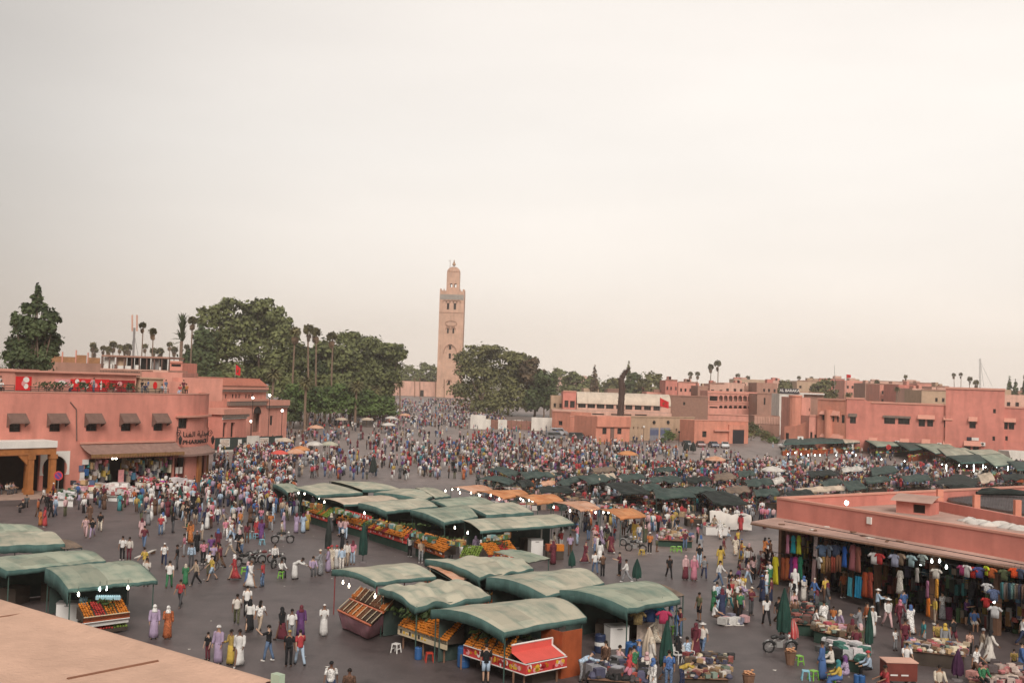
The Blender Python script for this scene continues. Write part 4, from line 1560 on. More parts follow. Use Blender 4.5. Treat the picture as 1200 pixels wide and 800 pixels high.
# ---- skyline of the old town, right
ML=['plaster_brown','plaster_salmon','plaster_pale','plaster_red','plaster_tan','brick_wall']
DW={'plaster_brown':'dusty brown','plaster_salmon':'salmon pink','plaster_pale':'pale rose','plaster_red':'red-pink','plaster_tan':'sandy tan','brick_wall':'dark brick'}
sky_r=[(780,794,445.5,420,3,'with a dark cornice left of the cube-shaped upper room',2,3),(795,818,448,440,1,'with a cube-shaped upper room over the brown brick wall',2,4),(818,830,452,415,0,'with a dark roof tank between cube room and arcades',1,2),(832,849,449.5,445,2,'with a plain rounded top behind the arcades',1,2),(849,872,448.5,460,2,'with two tiny windows directly above the arcades',1,3),(872,886,452,470,0,'stepped, at the right end above the arcades',1,2),(887,911,448.5,450,0,'with a long flat wall behind the blank block',1,4),(904,925,446,620,2,'faint in the haze left of the lettered fascia',1,3),(934,962,446.5,560,4,'flat, faint, above the white-edged terrace',1,4),(960,990,444,600,3,'wide, far off behind the two roof palms',2,5),(990,1014,446,520,1,'right behind the small flag',2,4),(1014,1032,449,480,0,'with a parapet notch above the stepped coping',1,3),(1031,1054,450.5,420,1,'with a blank square front left of the thin palm',1,3),(1053,1072,451,400,3,'large and square right of the thin palm',2,3),(1069,1083,455,380,2,'pale little roof room behind the long coping',1,2),(1075,1092,449,520,1,'raised small block towards the tower',1,2),(1080,1110,457.5,370,4,'low with awnings just left of the tower',1,4),(1098,1112,453,430,2,'narrow, tight against the tower edge',1,2),(1176,1230,463,360,2,'long pale wall right of the tower',1,5),(750,768,453,480,1,'small and pink under the round green tree',1,3),(758,782,459.5,430,1,'flat with arched openings behind the red flag',1,4),(735,752,457,520,4,'low roof right of the dead palm',1,2),(684,702,455,470,4,'pale gabled roof behind the cream vault',1,2),(712,742,456.5,500,5,'long low roof behind the cream vault',1,4),(1112,1140,459,700,0,'far off beyond the tower roof',1,3),(1186,1225,458,520,0,'roofline at the far edge beyond the pale wall',1,3),(620,648,446,900,4,'hazy tan and far, above the dark trees',1,4),(652,690,441,1400,2,'very faint long roof on the horizon',1,6),(860,905,444.5,760,4,'faint flat row on the horizon behind the arcades',1,6),(1020,1075,447,800,2,'faint flat row on the horizon left of the tower',1,6)]
for(x0,x1,yt,Y,mi,what,rows,cols)in sky_r:
	F,t,z=town(x0,x1,yt,Y,f'{DW[ML[mi]]} old town house {what}',ML[mi],16,rows=rows+1,cols=cols,trim='plaster_brown' if mi!=0 and rnd.random()<.5 else None)
	for k in range(rnd.randint(1,2)):
		q=MB()
		w=F.L*rnd.uniform(.15,.3)
		u_=rnd.uniform(0,F.L-w)
		F.block(q,u_,z-.3,u_+w,z+rnd.uniform(.8,1.8),-2,-6)
		q.build('roof_room',MATS[ML[rnd.randint(0,4)]],t)
# ====== TREES
def leaf_mat(name,col,var=.55):
	m,t,b=_nodes(name)
	L=t.links.new
	geo=t.nodes.new('ShaderNodeNewGeometry')
	a=t.nodes.new('ShaderNodeAttribute')
	a.attribute_name='shade'
	n=t.nodes.new('ShaderNodeTexNoise')
	n.inputs['Scale'].default_value=.35
	n.inputs['Detail'].default_value=4
	L(geo.outputs['Position'],n.inputs['Vector'])
	mix=t.nodes.new('ShaderNodeMix')
	mix.data_type='RGBA'
	mix.inputs[6].default_value=(col[0]*(1-var),col[1]*(1-var),col[2]*(1-var),1)
	mix.inputs[7].default_value=(col[0]*(1+var)+.012,col[1]*(1+var),col[2]*(1+var*.6),1)
	mrn=t.nodes.new('ShaderNodeMapRange')
	mrn.inputs[1].default_value,mrn.inputs[2].default_value=.3,.7
	L(n.outputs[0],mrn.inputs[0])
	ad=t.nodes.new('ShaderNodeMath')
	ad.operation='MULTIPLY_ADD'
	ad.use_clamp=True
	L(a.outputs['Fac'],ad.inputs[0])
	ad.inputs[1].default_value=.6
	L(mrn.outputs[0],ad.inputs[2])
	sb=t.nodes.new('ShaderNodeMath')
	sb.operation='SUBTRACT'
	sb.use_clamp=True
	L(ad.outputs[0],sb.inputs[0])
	sb.inputs[1].default_value=.3
	L(sb.outputs[0],mix.inputs[0])
	L(mix.outputs[2],b.inputs['Base Color'])
	b.inputs['Roughness'].default_value=.7
	b.inputs['Specular IOR Level'].default_value=.25
	MATS[name]=m
	return m
leaf_mat('leaf_eucalyptus',(0.125,0.145,0.064))
leaf_mat('leaf_ficus',(0.068,0.098,0.046))
leaf_mat('leaf_olive',(0.13,0.135,0.062))
leaf_mat('leaf_bush',(0.085,0.135,0.045))
leaf_mat('leaf_palm',(0.17,0.155,0.075))
leaf_mat('leaf_dry',(0.20,0.13,0.085))
leaf_mat('leaf_brownish',(0.105,0.078,0.052))
mat('bark',(0.16,0.11,0.08),var=.3,scale=2,bump=.5)
mat('bark_palm',(0.20,0.135,0.095),var=.3,scale=3,bump=.6)
def leaf_cloud(clumps,n,size,seed,flat=.0):
	g_=np.random.default_rng(seed)
	C=np.array([c[0]for c in clumps],float)
	RR=np.array([c[1]for c in clumps],float)
	wgt=(RR.prod(1))**(2/3)
	idx=g_.choice(len(clumps),n,p=wgt/wgt.sum())
	d=g_.normal(size=(n,3))
	d/=np.linalg.norm(d,axis=1,keepdims=True)
	d[:,2]=np.where(d[:,2]<-.55,-d[:,2],d[:,2])
	rad=1-g_.normal(.1,.2,size=(n,1))
	ph_=g_.uniform(0,6.28,size=(len(clumps),3))
	lump=1+.16*np.sin(d[:,0:1]*5+ph_[idx,0:1])+.14*np.sin(d[:,1:2]*6+ph_[idx,1:2])+.12*np.sin(d[:,2:3]*7+ph_[idx,2:3])
	p=C[idx]+d*RR[idx]*rad*lump
	nrm=d+g_.normal(0,.55,size=(n,3))
	nrm[:,2]+=.25
	nrm/=np.linalg.norm(nrm,axis=1,keepdims=True)
	a=np.cross(nrm,g_.normal(size=(n,3)))
	a/=np.linalg.norm(a,axis=1,keepdims=True)+1e-9
	b=np.cross(nrm,a)
	s=size*g_.uniform(.55,1.35,size=(n,1))
	a,b=a*s,b*s*.62
	q=np.stack([p-a,p-b,p+a,p+b],1).reshape(-1,3)
	shade=np.repeat(g_.uniform(0,1,len(clumps))[idx]*.6+g_.uniform(0,.4,n),4)
	return q,shade
def quads_mesh(name,q,shade,m):
	n=len(q)//4
	me=bpy.data.meshes.new(name)
	me.vertices.add(len(q))
	me.vertices.foreach_set('co',q.astype(np.float32).ravel())
	me.loops.add(4*n)
	me.loops.foreach_set('vertex_index',np.arange(4*n,dtype=np.int32))
	me.polygons.add(n)
	me.polygons.foreach_set('loop_start',np.arange(0,4*n,4,dtype=np.int32))
	at_=me.attributes.new('shade','FLOAT','POINT')
	at_.data.foreach_set('value',shade.astype(np.float32))
	me.materials.append(m)
	me.update(calc_edges=True)
	return me
def broad_tree(label,base,H,Wd,leafm,seed,n=5200,trunk=.22,name='tree',group='trees of the park beyond the square',leafs=.55,spread=1.0,nl=9,squat=1.0):
	r_=random.Random(seed)
	t=thing(name,label,'tree',base,group)
	B=Vector(base)
	th=H*trunk
	limbs,clumps=MB(),[]
	tr_=MB()
	lean=Vector((r_.uniform(-.06,.06)*H,0,0))
	top=B+Vector((0,0,th))+lean*.5
	tr_.tube([B-Vector((0,0,.3)),B+Vector((0,0,th*.5))+lean*.15,top],[H*.024,H*.018,H*.015],8)
	tr_.build('trunk',MATS['bark'],t)
	for i in range(nl):
		an=2*math.pi*i/nl*2.4+r_.uniform(-.5,.5)
		lev=(i+.5)/nl
		rr=Wd*.5*(1-.75*max(0,lev-.35))*r_.uniform(.45,.8)*spread*(.7+.3*min(1,lev*4))
		z_=th+(H-th)*(.18+.66*lev)*r_.uniform(.92,1.05)
		end=B+Vector((math.cos(an)*rr,math.sin(an)*rr,z_))+lean*lev
		mid=(top+end)/2+Vector((0,0,-.06*H))+Vector((r_.uniform(-.03,.03)*H,0,0))
		limbs.tube([top-Vector((0,0,th*.1)),mid,end],[H*.012,H*.008,H*.003],5)
		cr_=Wd*.5*r_.uniform(.32,.5)
		clumps.append((tuple(end),(cr_,cr_,cr_*r_.uniform(.6,.85)*squat)))
		for k in range(2):
			o_=Vector((r_.uniform(-1,1),r_.uniform(-1,1),r_.uniform(-.5,.8)))*cr_*.95
			c2=cr_*r_.uniform(.35,.6)
			clumps.append((tuple(end+o_),(c2,c2,c2*.75*squat)))
	topc=Wd*.5*.42
	clumps.append((tuple(B+Vector((lean.x,0,H-topc*.8))),(topc,topc,topc*.8)))
	limbs.build('limbs',MATS['bark'],t)
	q,sh=leaf_cloud(clumps,n,leafs,seed)
	put('crown',quads_mesh('crown',q,sh,MATS[leafm]),t)
	return t
def treeP(label,cx,ytop,wpx,Y,leafm,seed,**k):
	p=deep(cx,ytop,Y)
	z0_=terr(p.x,Y)
	return broad_tree(label,(p.x,Y,z0_),p.z-z0_,wpx*Y/FPX,leafm,seed,**k)
def treeC(label,Y,cl,leafm,seed,n=7000,leafs=.6,group='trees of the park beyond the square',name='tree',ybase=None):
	r_=random.Random(seed)
	s_=Y/FPX
	pts=[deep(c[0],c[1],Y)for c in cl]
	bx=sum(p.x for p in pts[-2:])/2
	base=Vector((bx,Y,terr(bx,Y)))
	t=thing(name,label,'tree',base,group)
	H=max(p.z for p in pts)-base.z
	fork=base+Vector((0,0,H*.2))
	q=MB()
	q.tube([base-Vector((0,0,.3)),base+Vector((.1,0,H*.1)),fork],[H*.026,H*.02,H*.016],8)
	q.build('trunk',MATS['bark'],t)
	lb,clumps=MB(),[]
	for p,c in zip(pts,cl):
		rx,rz_=c[2]*s_,c[3]*s_
		p=p+Vector((0,r_.uniform(-.5,.8)*rx,0))
		lb.tube([fork,(fork+p)/2+Vector((r_.uniform(-1,1),0,-.05*H)),p],[H*.012,H*.008,H*.003],5)
		clumps.append((tuple(p),(rx*.9,rx*.8,rz_*.9)))
		for k in range(7):
			an=r_.uniform(0,6.28)
			e=r_.uniform(-.5,1)
			f=r_.uniform(.28,.5)
			o=Vector((math.cos(an)*rx*.75,math.sin(an)*rx*.6,e*rz_*.75))
			clumps.append((tuple(p+o),(rx*f,rx*f,rz_*f)))
	lb.build('limbs',MATS['bark'],t)
	q_,sh=leaf_cloud(clumps,n,leafs,seed)
	put('crown',quads_mesh('crown',q_,sh,MATS[leafm]),t)
	return t
GA='trees of the park beyond the square'
treeC('very tall dark evergreen tree with a ragged pointed top behind the rooftop cafe',172,[(45,341,3,8),(42,352,6,6),(36,364,9,8),(48,362,6,6),(18,376,4,8),(60,372,9,9),(61,386,6,10),(30,384,16,14),(46,390,13,14),(24,405,16,16),(44,410,18,16),(30,425,22,14),(50,428,10,12)],'leaf_ficus',3,n=13000,leafs=.32,group=None)
for i,(lb,Y,cl,lm)in enumerate((('tall dense eucalyptus rising behind the bank roof, first of the park trees',312,[(272,358,14,8),(258,368,14,12),(245,378,12,14),(266,386,26,20),(256,412,28,22),(262,440,26,18)],'leaf_eucalyptus'),('tallest broad eucalyptus of the park, rising above the roof flag',318,[(303,362,17,10),(318,372,15,12),(300,384,24,18),(308,410,30,24),(300,440,28,18)],'leaf_eucalyptus'),('rounded eucalyptus shoulder beside the two roof-high palms',308,[(331,380,9,8),(330,397,16,16),(335,425,22,20),(335,455,22,18)],'leaf_eucalyptus'),('lower dark tree at the park edge behind the bank',300,[(236,400,12,16),(232,425,16,20),(240,445,18,12)],'leaf_ficus'),('dark tree filling the gap below the palm pair',322,[(350,419,16,12),(356,434,24,18),(352,460,24,18)],'leaf_ficus'),('mid-height leafy tree behind the bushy date palms',326,[(381,409,13,10),(384,424,24,18),(380,455,28,22)],'leaf_eucalyptus'),('open-crowned tree with sky gaps in the middle of the park',334,[(405,397,14,8),(416,402,15,9),(402,416,20,14),(410,440,26,22),(412,470,28,16)],'leaf_eucalyptus'),('spreading tree towards the avenue end of the park',344,[(430,403,16,9),(441,411,17,11),(428,426,20,15),(436,450,24,20),(436,475,24,14)],'leaf_eucalyptus'),('last park tree with a crown overhanging the avenue',352,[(462,411,12,7),(468,418,8,7),(452,421,15,11),(452,440,16,14),(448,465,16,16)],'leaf_eucalyptus'),('bright green shrubby tree at the plaza edge behind the pale date palm',286,[(350,460,15,9),(366,462,14,10),(356,477,22,12)],'leaf_bush'),('round dark shrub tree between the two date palms on the plaza edge',300,[(390,460,15,9),(402,464,12,9),(395,478,22,12)],'leaf_bush'),('low green shrub tree beside the avenue palms',312,[(424,466,14,9),(432,472,12,9),(428,482,18,8)],'leaf_bush'),('small pale shrub at the mouth of the avenue',330,[(452,472,10,7),(450,482,13,7)],'leaf_bush'),('low dark bush at the corner of the bank',280,[(338,476,10,8),(336,488,13,8)],'leaf_ficus'),('large rounded green tree overlapping the edge of the minaret',398,[(562,413,20,8),(545,425,12,13),(580,416,18,10),(560,435,26,20),(555,465,24,22),(575,480,26,12)],'leaf_olive'),('large olive-green tree second from the minaret',404,[(600,420,15,8),(610,431,18,12),(592,445,24,18),(600,470,30,18)],'leaf_olive'),('brownish sparse-topped tree beside the olive-green ones',398,[(622,427,8,6),(625,442,14,14),(630,465,18,20)],'leaf_brownish'),('dark tree above the pink end block',392,[(640,446,12,10),(636,470,18,18)],'leaf_ficus'))):
	treeC(lb,Y,cl,lm,20+i,n=8500 if i<9 or 13<i<17 else 3600,leafs=.6 if i<9 or i>13 else.45,group=GA)
for i,(cx,yt,w,Y,lm,lb)in enumerate(((480,428,26,690,'leaf_eucalyptus','hazy faded tree over the garden wall, first from the avenue'),(497,425,22,700,'leaf_eucalyptus','hazy faded tree with two bumps over the garden wall'),(508,428,22,705,'leaf_eucalyptus','hazy faded tree touching the minaret edge'),(466,433,20,680,'leaf_eucalyptus','hazy low tree just past the end of the park'),(672,436,30,520,'leaf_eucalyptus','dusty green tree behind the cream roof, left part'),(693,442,30,540,'leaf_eucalyptus','dusty low tree behind the pale gabled roof'),(716,443,34,560,'leaf_olive','dusty low tree near the dead palm'),(765,437,44,470,'leaf_olive','round green tree right of the dead palm'),(742,437,26,480,'leaf_ficus','dark pine behind the dead palm'),(655,432,24,600,'leaf_eucalyptus','hazy tree above the small tan house'),(920,447,26,480,'leaf_olive','dusty tree behind the lettered fascia'),(968,446,34,460,'leaf_olive','dusty wide tree behind the palms on the pink roof'),(1028,446,12,520,'leaf_olive','small tree by the notched parapet'))):
	treeP(lb,cx,yt,w,Y,lm,80+i,n=1500,leafs=.8,nl=7,trunk=.2,group='hazy trees over the roofs')
def conifer(label,cx,yt,w,Y,lm,seed,group='conifers over the roofs'):
	p=deep(cx,yt,Y)
	z0_=terr(p.x,Y)
	H,W_=p.z-z0_,w*Y/FPX
	t=thing('cypress',label,'tree',(p.x,Y,z0_),group)
	q=MB()
	q.tube([(p.x,Y,z0_),(p.x,Y,z0_+H*.9)],[.3,.06],6)
	q.build('trunk',MATS['bark'],t)
	r_=random.Random(seed)
	cl=[]
	for i in range(22):
		f_=i/21
		rr=W_*.5*(f_**.7)*(1 if f_<.8 else 1.0)
		an=i*2.4
		cl.append(((p.x+math.cos(an)*rr*.45,Y+math.sin(an)*rr*.45,z0_+H*(1-.85*f_)-.2),(rr*.6+.25,rr*.6+.25,H*.07)))
	q_,s_=leaf_cloud(cl,900,.55,seed)
	put('crown',quads_mesh('crown',q_,s_,MATS[lm]),t)
conifer('dark red-brown conical cypress behind the cream vaulted roof',697,430,15,470,'leaf_brownish',1)
conifer('grey conical cypress right of the tower, the taller of the pair',1183,443,12,470,'leaf_ficus',2)
conifer('grey conical cypress beside the taller one right of the tower',1190,447,16,480,'leaf_ficus',3)
conifer('grey cypress cut by the far edge of the view',1201,441,10,475,'leaf_ficus',4)
conifer('thin spiky araucaria rising behind the dead palm',737,425,10,500,'leaf_olive',6)
# ---- palms
def frond(mb,c,az,el0,L,droop,w,n=7,leaf=9):
	d=Vector((math.cos(az),math.sin(az),0))
	pts,p,el=[],Vector(c),el0
	for i in range(n+1):
		pts.append(p.copy())
		st=L/n
		p=p+(d*math.cos(el)+Vector((0,0,math.sin(el))))*st
		el-=droop/n
	side=Vector((-d.y,d.x,0))
	for i in range(n):
		a,b=pts[i],pts[i+1]
		w0,w1=w*math.sin(math.pi*min(.97,(i+.4)/n)),w*math.sin(math.pi*min(.97,(i+1.2)/n))
		for s_ in(-1,1):
			mb.quad(a,b,b+side*s_*w1*.8+Vector((0,0,-.35*w1)),a+side*s_*w0*.8+Vector((0,0,-.35*w0)))
def fan_leaf(mb,c,az,el,L,w,r_):
	d=Vector((math.cos(az)*math.cos(el),math.sin(az)*math.cos(el),math.sin(el)))
	s=d.orthogonal().normalized()
	tip=Vector(c)+d*L
	base=Vector(c)+d*L*.35
	for k in range(5):
		a=(k-2)*.42
		q=d*math.cos(a)+s*math.sin(a)
		o=s*math.cos(a)-d*math.sin(a)
		mb.quad(base,base+q*w*.7+o*w*.12,base+q*w*1.1+Vector((0,0,-.12*w)),base+q*w*.7-o*w*.12)
def fan_palm_mesh(seed,H,cr=1.9):
	r_=random.Random(seed)
	q=MB()
	q.tube([(0,0,-.3),(.1,0,H*.4),(r_.uniform(-.4,.4),0,H-1)],[.38,.26,.2],7)
	tr_=q.mesh('trunk',MATS['bark_palm'])
	top=q.v[-1].copy()
	top=Vector((top.x,0,H-1))
	q=MB()
	for i in range(70):
		az,el=r_.uniform(0,6.28),R(r_.uniform(-35,80))
		fan_leaf(q,top+Vector((0,0,.2)),az,el,cr*r_.uniform(.75,1.0),cr*.5,r_)
	q_,s_=leaf_cloud([(tuple(top+Vector((0,0,.35))),(cr*.62,cr*.62,cr*.55)),(tuple(top+Vector((0,0,.1))),(cr*.3,cr*.3,cr*.3))],230,.36,seed)
	q.add([Vector(v)for v in q_],[(4*k,4*k+1,4*k+2,4*k+3)for k in range(len(q_)//4)])
	crn=q.mesh('crown',MATS['leaf_palm'])
	q=MB()
	for i in range(50):
		az=r_.uniform(0,6.28)
		fan_leaf(q,top+Vector((0,0,-.2-r_.random()*cr*.8)),az,R(r_.uniform(-85,-50)),cr*.75,cr*.4,r_)
	skt=q.mesh('dead_skirt',MATS['leaf_dry'])
	return tr_,crn,skt
def date_palm_mesh(seed,H,L=3.2):
	r_=random.Random(seed)
	q=MB()
	q.tube([(0,0,-.3),(.15,0,H*.5),(.0,0,H)],[.42,.34,.36],8)
	tr_=q.mesh('trunk',MATS['bark_palm'])
	q=MB()
	for i in range(46):
		az=i*2.39996+r_.uniform(-.2,.2)
		el=R(78-105*(i/46)**.8)
		frond(q,(0,0,H),az,el,L*r_.uniform(.85,1.1),R(75),.42)
	crn=q.mesh('crown',MATS['leaf_palm'])
	return tr_,crn
FPM=[fan_palm_mesh(i,20.0)for i in range(3)]
DPM=[date_palm_mesh(i,10.0)for i in range(2)]
def palm(kind,cx,ytop,Y,label,group,seed=0,cpx=None):
	p=deep(cx,ytop,Y)
	z0_=terr(p.x,Y)
	H=p.z-z0_
	r_=random.Random(seed*7+3)
	if kind=='f':
		parts,h0,cw=FPM[seed%3],21.2,3.8
	else:
		parts,h0,cw=DPM[seed%2],12.6,6.0
	t=thing('palm_tree',label,'palm',(p.x,Y,z0_),group)
	sz=H/h0
	sxy=(cpx*Y/FPX/cw)if cpx else sz
	nm=('trunk','crown','dead_skirt')
	for k,me in enumerate(parts):
		o=bpy.data.objects.new(nm[k],me)
		COL.objects.link(o)
		o.parent=t
	if cpx:
		t.scale=(sxy,sxy,sz)
		for o in t.children:
			if o.name.split('.')[0]!='trunk':
				hh=h0-(2.2 if kind=='f' else 2.6)
				k=sxy/sz
				o.scale=(1,1,k)
				o.location=(0,0,hh*(1-k))
			else:
				o.scale=(min(1,sz/sxy*.9),min(1,sz/sxy*.9),1)
	t.rotation_euler=(0,R(r_.uniform(-1.5,2.5)),r_.uniform(0,6.28))
GP='tall fan palms on the skyline'
for i,a in enumerate(((168,367,225,'tall slim fan palm beside the telecom mast',11),(181,375,222,'tall fan palm next to the mast palm, with a thicker skirt',12),(226,363,290,'tall fan palm at the left edge of the park eucalyptus',14),(345,378,300,'tall fan palm left one of the park pair above the bushes',17),(365,375,302,'fan palm with a fat crown in the middle of the park',17),(374,378,305,'fan palm close right of the fat-crowned one',16),(391,384,310,'lone fan palm standing out right of the park palms',16),(107,398,420,'faint fan palm with a split crown left over the ochre screens',10),(61,412,400,'stubby dark palm tip beside the big dark tree',8))):
	palm('f',a[0],a[1],a[2],a[3],GP,i,a[4])
for i,(cx,yt)in enumerate(((122,402),(128,404),(133,398),(140,401),(148,402),(153,401),(171,400),(178,406),(187,406),(199,397),(204,404),(112,405),(219,400))):
	palm('f',cx,yt,430+17*(i%4),['hazy distant fan palm of the low row over the glazed restaurant'][0],'hazy palm row over the glazed restaurant',i,9+(i%3)*1.5)
for i,a in enumerate(((321,422,283,'pale arching date palm behind the bank roof corner',26),(360,434,270,'pale date palm on a tall trunk at the plaza edge',25),(418,441,300,'date palm beside the avenue, first of two',24),(440,446,316,'date palm beside the avenue, second of two',22),(470,439,345,'small-crowned palm standing in the avenue mouth',14),(290,433,262,'low date palm crown right beside the roof flag',24))):
	palm('d',a[0],a[1],a[2],a[3],'date palms at the plaza edge',i,a[4])
for i,a in enumerate(((842,421,560,'larger of the twin fan palms over the arcaded building',11),(833.5,425,570,'smaller of the twin fan palms over the arcaded building',9),(808.5,434.5,640,'left of two small palms over the brown brick wall',7.5),(816.5,434.5,650,'right of two small palms over the brown brick wall',7.5),(1062,437,640,'short fan palm with a faint crown near the thin roof palm',6),(1119.5,434.5,660,'left one of the palm pair left of the lattice mast',6),(1126.5,434,660,'right one of the palm pair left of the lattice mast',6),(1135.5,440,620,'low palm just left of the lattice mast',8),(1143,444.5,600,'low bushy palm touching the lattice mast',9),(865,437,800,'tiny faded palm right of the twin palms',7),(876,440,820,'tiny faded palm second right of the twin palms',7),(937,439,700,'tiny faded palm left of the roof antenna',6),(951,440,720,'tiny faded leaning palm by the roof antenna',6))):
	palm('f',a[0],a[1],a[2],a[3],GP,i,a[4])
for i,a in enumerate(((1051,441,340,'thin palm with a spiky crown rising behind the pink coping',10),(977,448,330,'date palm in front of the lettered house roofs',17),(994,450,310,'dark date palm under the small red flag',14),(1050,462,300,'short bushy palm behind the long pink coping',10))):
	palm('d',a[0],a[1],a[2],a[3],'palms among the roofs',i,a[4])
p=deep(214.5,360,262)
t=thing('mast_tree','narrow columnar palm-like mast tree with one drooping side frond at the park edge','tree',(p.x,262,0))
q=MB()
q.tube([(p.x,262,0),(p.x,262,p.z-8)],[.5,.38],8)
q.build('trunk',MATS['bark_palm'],t)
q=MB()
r_=random.Random(4)
for i in range(60):
	frond(q,(p.x,262,p.z-8.5+5*r_.random()),r_.uniform(0,6.28),R(r_.uniform(60,84)),2.6,R(20),.35,4)
for k in range(3):
	frond(q,(p.x,262,p.z-7-k*.6),math.pi+.2*k,R(40-22*k),2.6,R(50),.5,5)
q.build('crown',MATS['leaf_ficus'],t)
b0,t0=deep(727,490,305),deep(736.5,432,305)
t=thing('dead_palm','dead dark palm trunk without leaves, its tapering tip bent over the cream roof','palm',(b0.x,305,0))
q=MB()
ys=[deep(x,y,305)for x,y in((727,486),(728,470),(729,455),(728,444),(732,437),(736.5,431.5))]
q.tube([(b0.x,305,0)]+ys,[.95,.95,.9,.88,.8,.5,.12],10)
for i in range(150):
	f_=r_.random()
	k=min(4,int(f_*5))
	c=ys[k].lerp(ys[k+1],f_*5-k)
	an=r_.uniform(0,6.28)
	d=Vector((math.cos(an),math.sin(an),0))
	rr=.85*(1-max(0,f_-.6))
	q.tube([c+d*rr*.8,c+d*(rr+.25)+Vector((0,0,.35))],[.14,.05],4)
q.build('trunk',mat('bark_dead',(0.075,0.045,0.035),var=.3,scale=3),t)
g_=np.random.default_rng(9)
cl=[]
for i in range(420):
	x=-1000+2200*(i+g_.random())/420
	Y=1350+g_.uniform(-150,300)
	h=g_.uniform(5,11)
	cl.append(((x,Y,4.3+h*.45),(g_.uniform(5,12),6,h*.6)))
q_,s_=leaf_cloud(cl,26000,2.0,5)
o=put('far_palm_grove',quads_mesh('far_palm_grove',q_,s_,MATS['leaf_olive']))
o['kind']='stuff'
tag(o,'low hazy belt of palms and trees along the horizon','grove')
# ====== MARKET STALLS
def cloth_mat(name,col,dark,stripe=0.5,rough=.9):
	m,t,b=_nodes(name)
	L=t.links.new
	uv=t.nodes.new('ShaderNodeAttribute')
	uv.attribute_name='cloth'
	geo=t.nodes.new('ShaderNodeNewGeometry')
	mp_=t.nodes.new('ShaderNodeMapping')
	mp_.inputs['Scale'].default_value=(9.0,0.7,1)
	L(uv.outputs['Vector'],mp_.inputs[0])
	n1=t.nodes.new('ShaderNodeTexNoise')
	n1.inputs['Scale'].default_value=1.0
	n1.inputs['Detail'].default_value=3
	L(mp_.outputs[0],n1.inputs['Vector'])
	n2=t.nodes.new('ShaderNodeTexNoise')
	n2.inputs['Scale'].default_value=.9
	n2.inputs['Detail'].default_value=6
	L(geo.outputs['Position'],n2.inputs['Vector'])
	a1=t.nodes.new('ShaderNodeMath')
	a1.operation='MULTIPLY_ADD'
	L(n1.outputs[0],a1.inputs[0])
	a1.inputs[1].default_value=stripe
	L(n2.outputs[0],a1.inputs[2])
	mrn=t.nodes.new('ShaderNodeMapRange')
	mrn.inputs[1].default_value,mrn.inputs[2].default_value=.42+stripe*.5,.74+stripe*.5
	L(a1.outputs[0],mrn.inputs[0])
	mix=t.nodes.new('ShaderNodeMix')
	mix.data_type='RGBA'
	mix.inputs[6].default_value=(*col,1)
	mix.inputs[7].default_value=(*dark,1)
	L(mrn.outputs[0],mix.inputs[0])
	fl=t.nodes.new('ShaderNodeVectorMath')
	fl.operation='MULTIPLY'
	L(uv.outputs['Vector'],fl.inputs[0])
	fl.inputs[1].default_value=(3.1,2.3,1)
	f2=t.nodes.new('ShaderNodeVectorMath')
	f2.operation='FLOOR'
	L(fl.outputs[0],f2.inputs[0])
	wn_=t.nodes.new('ShaderNodeTexWhiteNoise')
	L(f2.outputs[0],wn_.inputs[0])
	mw=t.nodes.new('ShaderNodeMapRange')
	mw.inputs[3].default_value,mw.inputs[4].default_value=.80,1.12
	L(wn_.outputs[0],mw.inputs[0])
	sc_=t.nodes.new('ShaderNodeVectorMath')
	sc_.operation='SCALE'
	L(mix.outputs[2],sc_.inputs[0])
	L(mw.outputs[0],sc_.inputs['Scale'])
	L(sc_.outputs[0],b.inputs['Base Color'])
	b.inputs['Roughness'].default_value=rough
	b.inputs['Specular IOR Level'].default_value=.2
	n3=t.nodes.new('ShaderNodeTexNoise')
	n3.inputs['Scale'].default_value=2.2
	n3.inputs['Detail'].default_value=3
	L(geo.outputs['Position'],n3.inputs['Vector'])
	bn=t.nodes.new('ShaderNodeBump')
	bn.inputs['Strength'].default_value=.5
	bn.inputs['Distance'].default_value=.05
	L(n3.outputs[0],bn.inputs['Height'])
	L(bn.outputs[0],b.inputs['Normal'])
	MATS[name]=m
	return m
cloth_mat('tarp_pale',(0.46,0.43,0.335),(0.24,0.285,0.23))
cloth_mat('tarp_green',(0.34,0.36,0.28),(0.19,0.25,0.20))
cloth_mat('tarp_side',(0.085,0.155,0.14),(0.05,0.10,0.09),.3)
cloth_mat('tarp_deep',(0.045,0.070,0.062),(0.085,0.11,0.098),.4)
cloth_mat('tarp_salmon',(0.60,0.36,0.25),(0.50,0.22,0.12),.4)
cloth_mat('tarp_orange',(0.56,0.26,0.12),(0.50,0.17,0.06),.4)
cloth_mat('tarp_black',(0.022,0.028,0.026),(0.045,0.055,0.05),.3)
cloth_mat('tarp_brown',(0.22,0.16,0.12),(0.13,0.10,0.08),.3)
cloth_mat('tarp_white',(0.62,0.58,0.53),(0.40,0.38,0.36),.5)
cloth_mat('tarp_cream',(0.55,0.45,0.35),(0.42,0.34,0.26),.4)
mat('pole_green',(0.05,0.09,0.075),rough=.5)
mat('pole_red',(0.22,0.04,0.04),rough=.6)
mat('counter_dark',(0.06,0.045,0.035),var=.3)
mat('counter_green',(0.03,0.06,0.045),var=.3)
mat('orange_fruit',(0.50,0.16,0.015),rough=.45,var=.25,scale=12)
mat('yellow_fruit',(0.66,0.40,0.04),rough=.45,var=.2,scale=12)
mat('green_fruit',(0.15,0.22,0.035),rough=.5,var=.3,scale=12)
mat('red_fruit',(0.35,0.03,0.025),rough=.45,var=.3,scale=12)
mat('bottle_blue',(0.35,0.55,0.62),rough=.25,var=.2,spec=.5)
mat('plastic_pink',(0.42,0.20,0.24),rough=.3,var=.25,scale=1.4,bump=.8,bscale=3,spec=.6)
mat('plastic_white',(0.68,0.66,0.63),rough=.4,var=.06)
